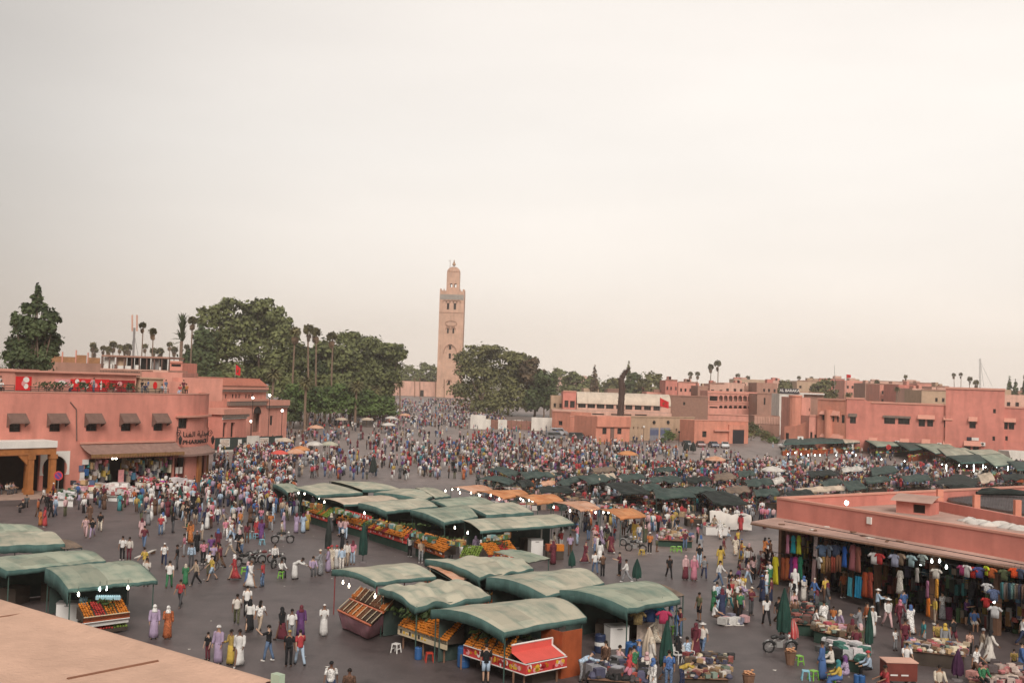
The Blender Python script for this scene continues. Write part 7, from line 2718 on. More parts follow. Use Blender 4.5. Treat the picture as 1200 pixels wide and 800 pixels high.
POSES={'stand':sk_pose(),'stand2':sk_pose(hipL=6,kneeL=10,shL=-6,shR=14,elR=75,abR=4),'walk':sk_pose(3,hipL=24,kneeL=8,hipR=-20,kneeR=18,shL=-22,shR=22,elR=25),'walk2':sk_pose(3,hipL=-22,kneeL=24,hipR=25,kneeR=6,shL=24,elL=30,shR=-20),'hold':sk_pose(2,hipR=5,kneeR=8,shL=24,elL=80,abL=4,shR=28,elR=75,abR=4),'sit':sk_pose(8,84,82,80,84,30,10,40,34,8,35,seat=.52),'bend':sk_pose(62,14,20,4,14,30,6,20,50,6,20,tuck=-10),'point':sk_pose(0,hipL=14,kneeL=6,hipR=-12,kneeR=8,shL=70,elL=60,abL=30,shR=0)}
def body_mesh(pose):
	J=POSES[pose]
	V,E,RD=[],[],[]
	def v(p,r,par=None):
		V.append(tuple(p))
		RD.append(r if hasattr(r,'__len__')else(r,r))
		if par is not None:
			E.append((par,len(V)-1))
		return len(V)-1
	p=v(J['pel'],(.135,.10))
	w=v(J['waist'],(.12,.088),p)
	c=v(J['chest'],(.15,.105),w)
	nb=v(J['nb'],(.07,.065),c)
	ch=v(J['chin'],(.05,.056),nb)
	hd=v(J['head'],(.076,.092),ch)
	v(J['crown'],(.055,.065),hd)
	for n,s in(('L',-1),('R',1)):
		h=v(J['hip'+n],.085,p)
		th=v(J['hip'+n].lerp(J['knee'+n],.5),.072,h)
		k=v(J['knee'+n],.052,th)
		cf=v(J['knee'+n].lerp(J['ank'+n],.35),.053,k)
		a=v(J['ank'+n],.036,cf)
		f=v(J['ank'+n].lerp(J['toe'+n],.5)+Vector((0,0,-.015)),(.036,.03),a)
		v(J['toe'+n],(.034,.018),f)
		S=v(J['sh'+n],.058,c)
		u=v(J['sh'+n].lerp(J['el'+n],.5),.046,S)
		e=v(J['el'+n],.036,u)
		fa=v(J['el'+n].lerp(J['wr'+n],.4),.037,e)
		wr=v(J['wr'+n],(.025,.025),fa)
		pm=v(J['hand'+n],(.034,.02),wr)
		d=(J['hand'+n]-J['wr'+n]).normalized()
		sd=d.cross(Vector((1,0,0))).normalized()
		if sd.length<.5:
			sd=Vector((0,1,0))
		inw=Vector((-s,0,0))
		for i,L_ in enumerate((.07,.082,.078,.062)):
			b0=J['hand'+n]+sd*(.027-.018*i)+d*.03
			f1=v(b0,.009,pm)
			f2=v(b0+d*L_*.5+inw*.012,.0085,f1)
			v(b0+d*L_*.85+inw*.035,.007,f2)
		t1=v(J['wr'+n]+d*.035+sd*.04,.011,pm)
		v(J['wr'+n]+d*.07+sd*.055+inw*.015,.009,t1)
	me=bpy.data.meshes.new('sk')
	me.from_pydata(V,E,[])
	def mods(o):
		o.modifiers.new('skin','SKIN')
		for i,r in enumerate(RD):
			sv=o.data.skin_vertices[0].data[i]
			sv.radius=r
			sv.use_root=i==0
		o.modifiers.new('sub','SUBSURF').levels=1
		o.modifiers['sub'].render_levels=1
	m=bake_mod(me,mods)
	q=MB()
	q.add([x.co for x in m.vertices],[list(f.vertices)for f in m.polygons])
	hd=J['hd']
	fw=(Vector((0,1,0))-hd*hd.y).normalized()
	H=J['head']
	q.lathe([(.004,.03),(.013,0),(.004,-.012)],H+fw*.098-hd*.012,6)
	for s in(-1,1):
		q.ball(H+Vector((s*.082,-.005,-.01)),.022,6,4)
		q.ball(H+Vector((s*.032,0,0))+fw*.086+hd*.016,.011,6,4,1)
	q.box(H+fw*.088-hd*.05,(.045,.012,.012),0,2)
	return q.mesh('person',[MATS['skin'],MATS['eye_dark'],MATS['lip']],(0,0,0),True)
def ring(c,ax,rx,ry,n=12,wob=0,ph=0):
	x=Vector((1,0,0))
	y=ax.cross(x).normalized()
	return[c+x*math.cos(2*math.pi*j/n)*rx*(1+wob*math.sin(j*2.1+ph))+y*math.sin(2*math.pi*j/n)*ry*(1+wob*math.cos(j*1.7+ph))for j in range(n)]
def cloth_part(pose,part):
	J=POSES[pose]
	q=MB()
	ax=(J['nb']-J['pel']).normalized()
	def tors(z0,full=1.0):
		L_=J['nb']-J['pel']
		st=[(z0,.175,.135),(.02,.165,.125),(.3,.15,.112),(.62,.178,.125),(.84,.185,.105),(.95,.12,.085),(1.02,.07,.065)]
		return[ring(J['pel']+L_*f,ax,a*full,b*full,12,.03,f*5)for f,a,b in st if f>=z0]
	def sleeve(n,to,r=.066):
		S,e,w=J['sh'+n],J['el'+n],J['wr'+n]
		pts=[S.lerp(J['nb'],.25),S,S.lerp(e,.55)]+([S.lerp(e,.85)]if to=='s' else[e,e.lerp(w,.5),e.lerp(w,.9)])
		q.tube(pts,[r,r*1.08,r]+([r*1.02]if to=='s' else[r*.88,r*.82,r*.9]),8)
	if part in('tee','shirt'):
		q.rings(tors(-.12))
		for n in 'LR':
			sleeve(n,'s' if part=='tee' else 'l')
	elif part in('trousers','shorts'):
		q.rings([ring(J['pel']+ax*z,ax,a,b)for z,a,b in((-.09,.15,.12),(0,.158,.12),(.07,.15,.112))])
		for n in 'LR':
			h,k,a=J['hip'+n],J['knee'+n],J['ank'+n]
			if part=='trousers':
				q.tube([h+(h-k)*.1,h.lerp(k,.5),k,k.lerp(a,.5),a+(a-k)*.02],[.098,.086,.068,.066,.062],9)
			else:
				q.tube([h+(h-k)*.1,h.lerp(k,.5),h.lerp(k,.95)],[.1,.095,.09],9)
	elif part in('robe','skirt'):
		a=(J['ankL']+J['ankR'])/2
		spread=abs(J['ankL'].y-J['ankR'].y)*.5
		P_=J['pel']
		kn=(J['kneeL']+J['kneeR'])/2
		if pose=='sit':
			pth=[(P_,.2,.17),(P_.lerp(kn,.5)+Vector((0,0,.0)),.24,.14),(kn,.25,.13)]
			q.rings([ring(P_+Vector((0,-.1,0)),Vector((0,1,.1)).normalized(),.2,.15),ring(P_.lerp(kn,.5),Vector((0,1,0)),.23,.13),ring(kn+Vector((0,.02,0)),Vector((0,.8,-.6)).normalized(),.25,.12),ring(kn.lerp(a,.6)+Vector((0,.03,0)),Vector((0,0,-1)),.27,.16,12,.08),ring(a+Vector((0,.03,.03)),Vector((0,0,-1)),.28,.2,12,.08)])
		else:
			n_=14
			st=[(0,.18,.145),(.35,.2,.17),(.7,.215,.185+spread*.25),(1.0,.235,.2+spread*.5)]
			q.rings([ring(P_.lerp(a,f)+(Vector((0,0,0))),Vector((0,0,1)),x,y,n_,.02+.09*f,1.3)for f,x,y in st][::-1])
		if part=='robe':
			q.rings(tors(-.12,1.08))
			for n in 'LR':
				sleeve(n,'l',.08)
	elif part=='shoe':
		for n in 'LR':
			a,t_=J['ank'+n],J['toe'+n]
			d=(t_-a).normalized()
			z=a.z-.085
			q.rings([ring(Vector((p.x,p.y,z+.045*k)),Vector((0,0,1)),.05*(1-.12*k),.13*(1-.12*k),8)for k in(0,1,1.6)for p in(a+Vector((d.x*.06,.06,0)),)])
	else:
		H,hd=J['head'],J['hd']
		fw=(Vector((0,1,0))-hd*hd.y).normalized()
		x=Vector((1,0,0))
		def cap(f0,rx,ry,rz,back=0,n=10,m=5,lo=.0):
			rs=[]
			for i in range(m+1):
				t_=lo+(math.pi/2-lo)*i/m
				rs.append([H+hd*(f0+math.sin(t_)*rz)-fw*back+x*(math.cos(2*math.pi*j/n)*rx*math.cos(t_)+0)+fw*(math.sin(2*math.pi*j/n)*ry*math.cos(t_))for j in range(n)])
			q.rings(rs)
		if part=='hair':
			cap(.005,.092,.108,.112,.014,lo=-.25)
		elif part=='long_hair':
			cap(.005,.094,.11,.112,.014,lo=-.2)
			q.rings([ring(H+hd*z-fw*b,hd,r,r*.5,10)for z,r,b in((-.3,.07,.1),(-.15,.09,.095),(0,.09,.06))])
		elif part=='headscarf':
			cap(-.005,.105,.118,.122,.012,lo=-.3)
			q.rings([ring(H+hd*z-fw*b,hd,rx,ry,12,.04)for z,rx,ry,b in((-.27,.17,.13,.0),(-.2,.14,.115,.01),(-.1,.1,.1,.03),(.0,.102,.1,.035))])
		elif part=='cap':
			cap(.03,.096,.112,.09,.008)
			q.obox(H+hd*.03+fw*.09-x*.07,x*.14,fw*.09,hd*.012)
		elif part=='skullcap':
			cap(.045,.088,.1,.08,.01)
		elif part=='sun_hat':
			cap(.04,.095,.105,.09,.01)
			q.rings([ring(H+hd*z,hd,r,r,12)for z,r in((.03,.19),(.05,.19))])
		elif part=='turban':
			cap(.02,.118,.125,.11,.01)
	return q
CACHE={}
def part_mesh(pose,part):
	k=(pose,part)
	if k not in CACHE:
		CACHE[k]=body_mesh(pose)if part=='body' else cloth_part(pose,part).mesh(part,MATS['fabric'],(0,0,0),True)
	return CACHE[k]
PAL={'white':(.66,.64,.61),'off-white':(.58,.53,.47),'cream':(.56,.48,.37),'grey':(.24,.24,.25),'dark grey':(.08,.08,.085),'black':(.016,.016,.018),'navy':(.025,.035,.085),'blue':(.05,.13,.34),'light blue':(.33,.44,.56),'denim blue':(.09,.15,.26),'red':(.44,.03,.035),'maroon':(.14,.02,.035),'orange':(.50,.15,.02),'rust orange':(.42,.10,.02),'yellow':(.60,.40,.03),'mustard':(.42,.28,.05),'green':(.03,.17,.07),'teal':(.03,.22,.24),'olive':(.10,.10,.05),'brown':(.12,.06,.035),'beige':(.40,.30,.21),'pink':(.55,.17,.24),'pale pink':(.56,.34,.34),'lilac':(.34,.25,.38),'purple':(.13,.04,.17),'peach':(.58,.32,.23)}
PAL={k:tuple(.16*sum(c)/3+.84*x for x in c)for k,c in PAL.items()}
SKIN=[(.32,.17,.10),(.24,.12,.07),(.40,.23,.15),(.16,.08,.05),(.46,.29,.20)]
HAIRC=(.018,.013,.011)
NP=[0]
USED=set()
FOOT=[]
def person(x,y,label,pose='stand',top=None,tc='white',bot='trousers',bc='navy',head='hair',hc=None,rz=None,h=1.0,dz=0.0,group='people in the square',pos=None):
	p=pos if pos is not None else ground(x,y)
	r_=random.Random(NP[0]*13+5)
	NP[0]+=1
	o=bpy.data.objects.new('person',part_mesh(pose,'body'))
	COL.objects.link(o)
	o.location=p+Vector((0,0,dz))
	o.rotation_euler=(0,0,R(rz if rz is not None else r_.uniform(0,360)))
	s=h*r_.uniform(.97,1.05)
	o.scale=(s,s,s)
	o.color=(*SKIN[r_.randrange(5)],1)
	tag(o,label,'person',group)
	parts=[]
	if top in('robe',):
		parts.append(('robe',tc))
	else:
		parts.append((top or 'tee',tc))
		if bot:
			parts.append((bot,bc))
	parts.append((head,hc))
	parts.append(('shoe',r_.choice(('black','white','brown','dark grey'))))
	for nm,c in parts:
		k=bpy.data.objects.new(nm,part_mesh(pose,nm))
		COL.objects.link(k)
		k.parent=o
		cc=PAL[c]if c else HAIRC
		v=r_.uniform(.88,1.1)
		k.color=(cc[0]*v,cc[1]*v,cc[2]*v,1)
	USED.add(label)
	FOOT.append((p.x,p.y))
	return o
HP=[(180,748,'woman in a lilac patterned robe and white scarf, beside the rust-orange robe','stand','robe','lilac',0,0,'headscarf','white',200),(196,748,'woman in a long rust-orange robe with a white scarf','stand2','robe','rust orange',0,0,'headscarf','white',190),(211,711,'man in a red tee and dark jeans walking past the fruit stall lamps','walk','tee','red','trousers','dark grey','hair',0,170),(248,680,'man in a yellow tee and blue shorts passing the bicycle','walk','tee','yellow','shorts','light blue','hair',0,120),(243,773,'boy in dark clothes next to a woman with white scarf by the roof edge','stand','tee','black','trousers','maroon','hair',0,150,.8),(255,777,'woman in a pale lilac robe and white turban by the roof edge','stand','robe','lilac',0,0,'turban','white',160),(270,778,'woman in a yellow printed tunic between the lilac and white robes','stand2','shirt','mustard','skirt','yellow','hair',0,140,.95),(280,780,'tall man in a white robe by the roof edge beside the yellow tunic','walk2','robe','white',0,0,'hair',0,180,1.05),(277,731,'man in a cream shirt and olive trousers seen from behind, leading a group of four','walk','tee','off-white','trousers','olive','hair',0,10),(289,722,'man in a white tee behind the black-scarfed woman','stand','tee','white','trousers','black','hair',0,10),(292,739,'woman in a black scarf, white top and black skirt, seen from behind','walk2','shirt','white','skirt','black','headscarf','black',5),(304,740,'woman with long dark hair, white tee and beige trousers, seen from behind','walk','tee','white','trousers','beige','long_hair',0,350),(314,774,'man in a black tee and jeans striding with a raised arm','point','tee','black','trousers','denim blue','hair',0,80),(330,750,'woman in a black veil and maroon skirt','walk','shirt','black','skirt','maroon','headscarf','black',60),(341,752,'man in a white tee behind the yellow-capped man in black','stand','tee','white','trousers','grey','hair',0,200),(352,746,'woman in a dark purple flowered robe beside a man in white tee','stand','robe','purple',0,0,'headscarf','maroon',200),(338,780,'man in black polo and trousers with a mustard cap, seen from behind','stand','tee','black','trousers','black','cap','mustard',0),(351,779,'woman in a red top and light jeans carrying a white bag','walk','tee','red','trousers','light blue','hair',0,30),(379,745,'old man in a white robe and skullcap alone by the dried fruit cart','hold','robe','white',0,0,'skullcap','white',190),(293,688,'person in a full white robe and red-brown headwear walking below the motorbikes','walk','robe','white',0,0,'turban','brown',250),(387,822,'man in a white tee and dark cap cut off by the lower border','walk','tee','white','trousers','navy','cap','black',180),(408,834,'dark-haired person whose head just shows at the lower border','stand','tee','brown','trousers','black','hair',0,180),(569,799,'man in a black tee and pale shorts facing the orange heaps','stand','tee','black','shorts','light blue','hair',0,5),(329,676,'man in white seated on a green stool near the musicians','sit','shirt','white','trousers','black','hair',0,220),(345,678,'man in a white robe bending over beside the seated man','bend','robe','white',0,0,'hair',0,250,1.05),(366,674,'crouched musician in pale lilac next to the bending white robe','sit','shirt','lilac','trousers','dark grey','hair',0,200),(375,674,'musician in a grey djellaba and white turban','hold','robe','grey',0,0,'turban','cream',90,1.05),(384,670,'musician in a lilac-grey robe behind the grey djellaba','stand','robe','lilac',0,0,'turban','red',100),(388,668,'musician in a cream robe with a red hat','stand2','robe','cream',0,0,'turban','red',140),(394,666,'musician in a white tunic with a red turban, third in the row','stand','robe','white',0,0,'turban','red',180),(400,668,'man in a light blue tunic seen from behind at the musicians','stand','shirt','light blue','trousers','off-white','hair',0,20),(406,662,'man in an off-white shirt watching the musicians','stand2','shirt','off-white','trousers','beige','hair',0,160),(413,661,'woman in a magenta-red top and pale jeans by the closed parasol','stand','tee','pink','trousers','light blue','headscarf','maroon',170),(332,623,'woman in a long pink-lilac robe near the blue stools','stand','robe','lilac',0,0,'headscarf','pale pink',80),(347,624,'woman in a grey-lilac robe queuing at the first juice counter','stand','robe','lilac',0,0,'headscarf','maroon',330),(355,624,'woman in a pale teal robe queuing at the first juice counter','stand2','robe','light blue',0,0,'headscarf','maroon',340),(360,621,'woman in a yellow robe at the first juice counter','stand','robe','mustard',0,0,'headscarf','pale pink',330),(317,622,'man in an orange tee near the blue stools','walk','tee','orange','trousers','grey','hair',0,200),(478,640,'man in a white tee at the orange counters','walk2','tee','white','trousers','black','hair',0,300),(480,652,'woman in a white top and black leggings beyond the closed parasol','hold','tee','white','trousers','black','headscarf','black',330),(528,655,'woman in a hot pink top leaning at the oranges','bend','shirt','pink','trousers','black','headscarf','pink',340),(557,653,'woman in a lilac top at the fruit counter','stand','shirt','lilac','skirt','purple','headscarf','lilac',350),(542,654,'man in a beige tee at the fruit counter','stand','tee','beige','trousers','brown','hair',0,350),(648,661,'woman in a dark red robe beside the orange tubs','stand','robe','maroon',0,0,'headscarf','maroon',30),(697,672,'man in a white tee and jeans with a black backpack seen from behind','walk','tee','white','trousers','denim blue','hair',0,10),(706,675,'man in a brown tee beside the backpack man','hold','tee','brown','trousers','black','hair',0,20),(726,674,'man in a red tee and dark trousers holding something','hold','tee','maroon','trousers','black','hair',0,100),(734,682,'man in a white shirt half hidden by the canopy','walk2','shirt','white','trousers','grey','hair',0,80),(784,677,'man all in black walking alone across the open ground','walk','tee','black','trousers','black','hair',0,190),(803,679,'woman in a pale pink top and maroon skirt','stand','shirt','pale pink','skirt','maroon','headscarf','pale pink',200),(813,680,'woman in a rose-pink djellaba beside the maroon skirt','stand','robe','pink',0,0,'headscarf','pale pink',190),(825,678,'man in a grey tee and navy jeans beside the pink djellaba','walk','tee','grey','trousers','navy','hair',0,180),(823,767,'woman in a white hat, pale top and blue jeans carrying a blue bag','walk','tee','off-white','trousers','denim blue','sun_hat','white',150),(815,768,'woman in a dark maroon robe beside the white-hatted one','walk2','robe','maroon',0,0,'headscarf','maroon',150),(836,730,'man in a white tee sitting on a wooden crate','sit','tee','white','trousers','brown','hair',0,270),(819,727,'boy in a green-grey vest and black shorts','stand','tee','olive','shorts','black','hair',0,120,.95),(795,775,'person in black seated on the first white plastic chair','sit','shirt','black','trousers','black','headscarf','black',40),(806,776,'man in a grey tee seated on the second white plastic chair','sit','tee','light blue','trousers','grey','hair',0,30),(680,798,'man in a pale grey shirt and navy cap bending low','bend','shirt','light blue','trousers','grey','cap','navy',280),(724,786,'man in a pale pink tee seated by the blue barrel','sit','tee','pale pink','trousers','denim blue','hair',0,300),(757,795,'woman in a pale robe and pink scarf by the cream parasol','sit','robe','off-white',0,0,'headscarf','pale pink',180),(738,806,'woman in a pink top seated low among the shoppers at the lower border','sit','tee','pink','skirt','red','headscarf','red',60),(798,806,'vendor in a bright yellow tee behind the heap of goods','bend','tee','yellow','trousers','navy','hair',0,250),(963,796,'person in a long blue djellaba by the green stools','stand','robe','blue',0,0,'hair',0,60,1.05),(975,786,'man in a pale tunic and white skullcap beside the blue djellaba','sit','shirt','off-white','trousers','off-white','skullcap','white',60),(984,806,'woman in a yellow top and teal scarf at the green stools','sit','shirt','yellow','skirt','blue','headscarf','teal',80),(992,800,'woman in lilac with a purple scarf by the blue cans','sit','robe','lilac',0,0,'headscarf','purple',60),(1019,794,'woman in pale teal with a red hat at the flea stall','sit','shirt','light blue','trousers','black','turban','red',90),(1039,812,'man in a red tee crouched at the lower border by the brown cart','sit','tee','red','trousers','maroon','hair',0,100),(1040,735,'woman in a white jacket and pale pink trousers','walk','shirt','white','trousers','pale pink','sun_hat','white',190),(1054,734,'woman in a maroon outfit and pink scarf walking with a white bag','walk2','shirt','maroon','trousers','maroon','headscarf','pink',190),(1028,722,'man in a light blue shirt and white hat before the blue towels','hold','shirt','light blue','trousers','black','sun_hat','white',270),(1059,723,'man in a light blue tee close behind the pink scarf','stand','tee','blue','trousers','grey','hair',0,10),(1082,761,'man in a turquoise tee and grey shorts by the goods table','stand','tee','teal','shorts','grey','hair',0,90),(1098,764,'girl in a yellow tunic and maroon trousers','stand','tee','mustard','trousers','maroon','hair',0,180,.93),(1107,768,'woman in a flowered grey top and yellow headscarf','stand','shirt','grey','skirt','mustard','headscarf','yellow',180),(1117,757,'man in a black tee with bare legs behind the yellow headscarf','walk','tee','black','shorts','maroon','hair',0,10),(1060,764,'bulky man in a maroon tee seen from behind at the goods table','stand','tee','maroon','trousers','maroon','hair',0,180,1.05),(1049,762,'small child in a white top beside the bulky maroon tee','stand','tee','white','trousers','grey','hair',0,200,.72),(1062,782,'vendor in a white tee sitting behind the goods table','sit','tee','white','trousers','navy','hair',0,170),(1141,738,'man in a blue tee and pale shorts seated against the white pillar','sit','tee','blue','shorts','off-white','hair',0,170),(1136,767,'small girl in a peach top and black leggings','stand','tee','peach','trousers','black','hair',0,170,.75),(1151,772,'old man in a beige jacket stooping beside the flowered robe','walk','shirt','beige','trousers','off-white','hair','grey',250),(1160,776,'woman in a white flowered robe and black scarf carrying a pink bag','walk','robe','off-white',0,0,'headscarf','black',270),(1143,796,'man in a white tee and brown trousers beyond the purple parasol','walk2','tee','white','trousers','brown','hair',0,230),(1197,793,'person in a deep blue robe at the lower border of the hall side','stand','robe','blue',0,0,'hair',0,250),(1188,788,'child in a mustard top next to the deep blue robe','stand','tee','mustard','trousers','black','hair',0,170,.7),(1198,756,'man in a white tee and navy trousers cut by the border','walk','tee','white','trousers','navy','hair',0,260),(1104,726,'woman in a white top and grey skirt at the thick hall post','stand2','tee','white','skirt','grey','hair',0,30),(1007,747,'woman in a grey robe reading beside the thin closed parasol','hold','robe','grey',0,0,'hair',0,60),(1016,740,'person in an orange-red shirt behind the thin closed parasol','stand','shirt','rust orange','trousers','black','hair',0,100),(1022,746,'man in white behind the thin closed parasol','stand2','robe','white',0,0,'cap','white',120),(1151,806,'person in a green and white top at the lower border by the heap of shoes','sit','shirt','green','trousers','black','hair',0,180),(1100,812,'bald vendor in a cream shirt at the lower border below the purple parasol','sit','shirt','cream','trousers','brown','hair',0,170),(988,700,'person in a red-orange tee and straw hat in front of the brown rack','stand','tee','rust orange','trousers','brown','sun_hat','beige',20),(967,706,'man in a yellow tee at the stall beside the thick green parasol','stand','tee','yellow','trousers','brown','hair',0,30),(950,716,'man in a dark grey tee stooping at the crowded stall','bend','tee','dark grey','trousers','black','hair',0,340),(965,740,'woman in a white dress standing by the crowded stall','stand','robe','white',0,0,'hair',0,20),(898,732,'person with a white backpack and dark trousers','walk','tee','white','trousers','black','long_hair',0,5),(867,725,'man in a green tee and black trousers in the hall crowd','stand','tee','green','trousers','black','hair',0,200),(854,715,'woman in a pale top and teal jeans at the head of the hall crowd','walk','tee','off-white','trousers','teal','long_hair',0,30),(840,714,'man in a light blue robe in the hall crowd','walk','robe','light blue',0,0,'hair',0,20),(893,705,'man in a dark blue djellaba in the hall crowd','stand','robe','navy',0,0,'cap','blue',100),(52,617,'person wrapped in a red shawl beside an orange-clad child','stand','robe','red',0,0,'headscarf','maroon',120),(47,616,'child in orange beside the red shawl','stand','robe','orange',0,0,'hair',0,140,.8),(100,629,'woman in a pale pink outfit walking with a friend on open ground','walk','tee','pale pink','trousers','pale pink','hair',0,190),(108,630,'person in dark top and lilac trousers beside the pale pink outfit','walk2','tee','black','trousers','lilac','hair',0,190),(117,622,'man in a black tee and cream trousers on open ground','walk','tee','black','trousers','cream','hair',0,200),(105,612,'person in brown robe beyond the trio on open ground','stand','robe','brown',0,0,'hair',0,180),(64,598,'woman in a pale pink robe below the no-parking sign','stand','robe','pale pink',0,0,'headscarf','white',200),(58,597,'person in a dark red top at the no-parking sign','walk','tee','maroon','trousers','black','hair',0,200),(51,590,'person in a white top walking along the cafe kerb','walk','tee','white','trousers','black','hair',0,90),(31,594,'man in dark clothes sitting on the cafe kerb','sit','tee','dark grey','trousers','black','hair',0,200),(27,600,'person lying back in dark clothes before the cafe kerb','sit','shirt','black','trousers','black','hair','maroon',160),(223,636,'woman in a long orange robe near the small green parasol','stand','robe','orange',0,0,'headscarf','brown',170),(241,618,'woman in a long dark blue robe on open ground','walk','robe','navy',0,0,'headscarf','navy',180),(226,597,'woman in black robe with a white veil right of the green parasol','stand','robe','black',0,0,'headscarf','white',190),(283,611,'man in white tee and cream trousers, first along the path','stand','tee','white','trousers','cream','hair',0,160),(264,630,'person in a pink top and white trousers on the left path','walk','tee','pink','trousers','white','hair',0,200),(192,663,'man in a white tee and white cap striding toward the left stalls','walk','tee','white','trousers','navy','cap','white',200),(198,689,'man in a white tee and green trousers seen from behind','walk2','tee','white','trousers','green','hair',0,10),(207,667,'person in black tee and dark jeans facing the left stalls','stand','tee','black','trousers','dark grey','hair',0,100),(143,656,'boy in a white tee behind the ribbed green canopy','stand','tee','white','trousers','black','hair',0,180),(151,656,'person in a white shirt with a red stripe behind the ribbed green canopy','stand2','shirt','off-white','trousers','maroon','hair',0,180),]
for a in HP:
	person(a[0],a[1],a[2],a[3],a[4],a[5],a[6]or None,a[7]or None,a[8],a[9]or None,a[10],a[11]if len(a)>11 else 1.0)
LM=[(425,640,'closed green parasol'),(384,640,'slim dark parasol'),(210,595,'small green parasol'),(330,630,'blue stools'),(300,655,'parked motorbikes'),(245,665,'parked bicycle'),(150,570,'bazaar awning'),(235,565,'pharmacy corner'),(105,575,'souvenir heaps'),(30,590,'timber cafe pergola'),(290,530,'dark hoarding'),(370,610,'first juice counter'),(450,630,'orange counters'),(520,645,'heaped oranges'),(690,620,'open orange awning'),(730,630,'parked scooter'),(760,640,'green stools'),(670,645,'tiny folded parasol'),(745,660,'folded green parasol'),(645,640,'steel cabinet'),(860,615,'white-wrapped stall'),(800,600,'wide green tarp'),(840,640,'pale worn patch'),(870,690,'hall crowd'),(918,720,'thick green parasol'),(900,660,'awning corner'),(930,690,'long dresses'),(960,700,'scarf post'),(985,740,'flea tables'),(1045,700,'white gown'),(1100,720,'thick hall post'),(1150,730,'white pillar'),(1090,770,'purple parasol'),(780,740,'tall green parasol'),(760,750,'cream parasol'),(730,740,'white freezers'),(120,720,'lamp-lit fruit trays'),(555,600,'middle stall rows'),(600,570,'orange awnings')]
CLU=[(165,262,610,640,18),(262,330,610,640,15),(165,330,640,690,22),(833,905,648,738,42),(905,985,690,750,14),(640,705,630,662,13),(700,770,622,650,15),(775,880,616,670,14),(480,565,650,662,5),(385,480,622,646,5),(1060,1195,715,760,4),(745,815,725,760,6),(690,790,782,815,8),(985,1010,760,800,3)]
ACT={'stand':'standing','stand2':'waiting','walk':'walking','walk2':'strolling','hold':'gesturing','sit':'seated','bend':'bending'}
rp_=random.Random(77)
TOPW=['white']*5+['off-white','cream','grey','black','black','navy','blue','light blue','red','maroon','orange','yellow','green','brown','beige','pink','pale pink','lilac','purple','olive','dark grey','black','red','maroon']
BOTW=['black','black','navy','denim blue','denim blue','grey','dark grey','beige','brown','white','light blue','olive']
for x0,x1,y0,y1,n in CLU:
	for i in range(n):
		for _ in range(30):
			x,y=rp_.uniform(x0,x1),rp_.uniform(y0,y1)
			p=ground(x,y)
			if all((p.x-a)**2+(p.y-b)**2>.2 for a,b in FOOT):
				break
		lm=min(LM,key=lambda l:(l[0]-x)**2+2*(l[1]-y)**2)[2]
		for _ in range(60):
			kind=rp_.random()
			pose=rp_.choice(('stand','stand','walk','walk','walk2','stand2','hold'))
			tc,bc,hc=rp_.choice(TOPW),rp_.choice(BOTW),rp_.choice(('white','black','pale pink','maroon','cream','blue'))
			if kind<.28:
				a=('robe',tc,None,None,'headscarf',hc)
				lb=f'{ACT[pose]} woman in {tc} robe and {hc} scarf near the {lm}'
			elif kind<.36:
				a=('robe',tc,None,None,'skullcap',hc)
				lb=f'{ACT[pose]} man in {tc} robe and {hc} skullcap near the {lm}'
			elif kind<.5:
				a=('shirt',tc,'trousers',bc,'long_hair',None)
				lb=f'{ACT[pose]} long-haired woman in {tc} top, {bc} trousers near the {lm}'
			elif kind<.6:
				a=('tee',tc,'shorts',bc,'hair',None)
				lb=f'{ACT[pose]} man in {tc} tee and {bc} shorts near the {lm}'
			elif kind<.7:
				a=('tee',tc,'trousers',bc,'cap',hc)
				lb=f'{ACT[pose]} man in {tc} tee, {bc} trousers, {hc} cap near the {lm}'
			else:
				a=('tee',tc,'trousers',bc,'hair',None)
				lb=f'{ACT[pose]} man in {tc} tee and {bc} trousers near the {lm}'
			if lb not in USED:
				break
		person(x,y,lb,pose,*a,h=rp_.uniform(.93,1.03)*(.75 if rp_.random()<.07 else 1),pos=p)
# ---- the far crowd: one mass of small figures
vcol_mat('crowd_cloth',rough=.85,var=.05,scale=6)
def small_fig(kind):
	q,role=MB(),[]
	def add(fn,r):
		k=len(q.v)
		fn()
		role.extend([r]*(len(q.v)-k))
	def el(c,rx,ry,n=6):
		return[Vector((c[0]+math.cos(2*math.pi*j/n)*rx,c[1]+math.sin(2*math.pi*j/n)*ry,c[2]))for j in range(n)]
	sit=kind=='sit'
	z=-.42 if sit else 0
	if kind=='robe':
		add(lambda:q.rings([el((0,0,.02),.25,.22),el((0,0,.9),.19,.15)]),1)
	elif sit:
		add(lambda:q.rings([el((0,.25,.0),.2,.12),el((0,.2,.45),.2,.2),el((0,0,.5),.2,.18)]),2)
	else:
		for s,y in((-1,.18 if kind=='walk' else 0),(1,-.18 if kind=='walk' else.02)):
			add(lambda:q.tube([(s*.1,y,0),(s*.09,y*.4,.48),(s*.09,0,.92)],[.07,.075,.1],5),2)
	add(lambda:q.rings([el((0,0,.86+z),.17,.13),el((0,0,1.15+z),.17,.12),el((0,0,1.38+z),.21,.12),el((0,0,1.48+z),.08,.07)]),1)
	for s,y in((-1,-.15),(1,.15)):
		add(lambda:q.tube([(s*.2,0,1.4+z),(s*.25,y*.5,1.1+z),(s*.24,y+.06,.86+z)],[.065,.055,.035],5),1)
	add(lambda:q.rings([el((0,.02,1.46+z),.05,.05),el((0,.02,1.55+z),.085,.095),el((0,.02,1.63+z),.09,.1)],cap=False),0)
	add(lambda:q.rings([el((0,-.01,1.60+z),.1,.105),el((0,-.01,1.70+z),.08,.09),el((0,0,1.75+z),.02,.02)]),3)
	return np.array([tuple(v)for v in q.v]),q.f,np.array(role)
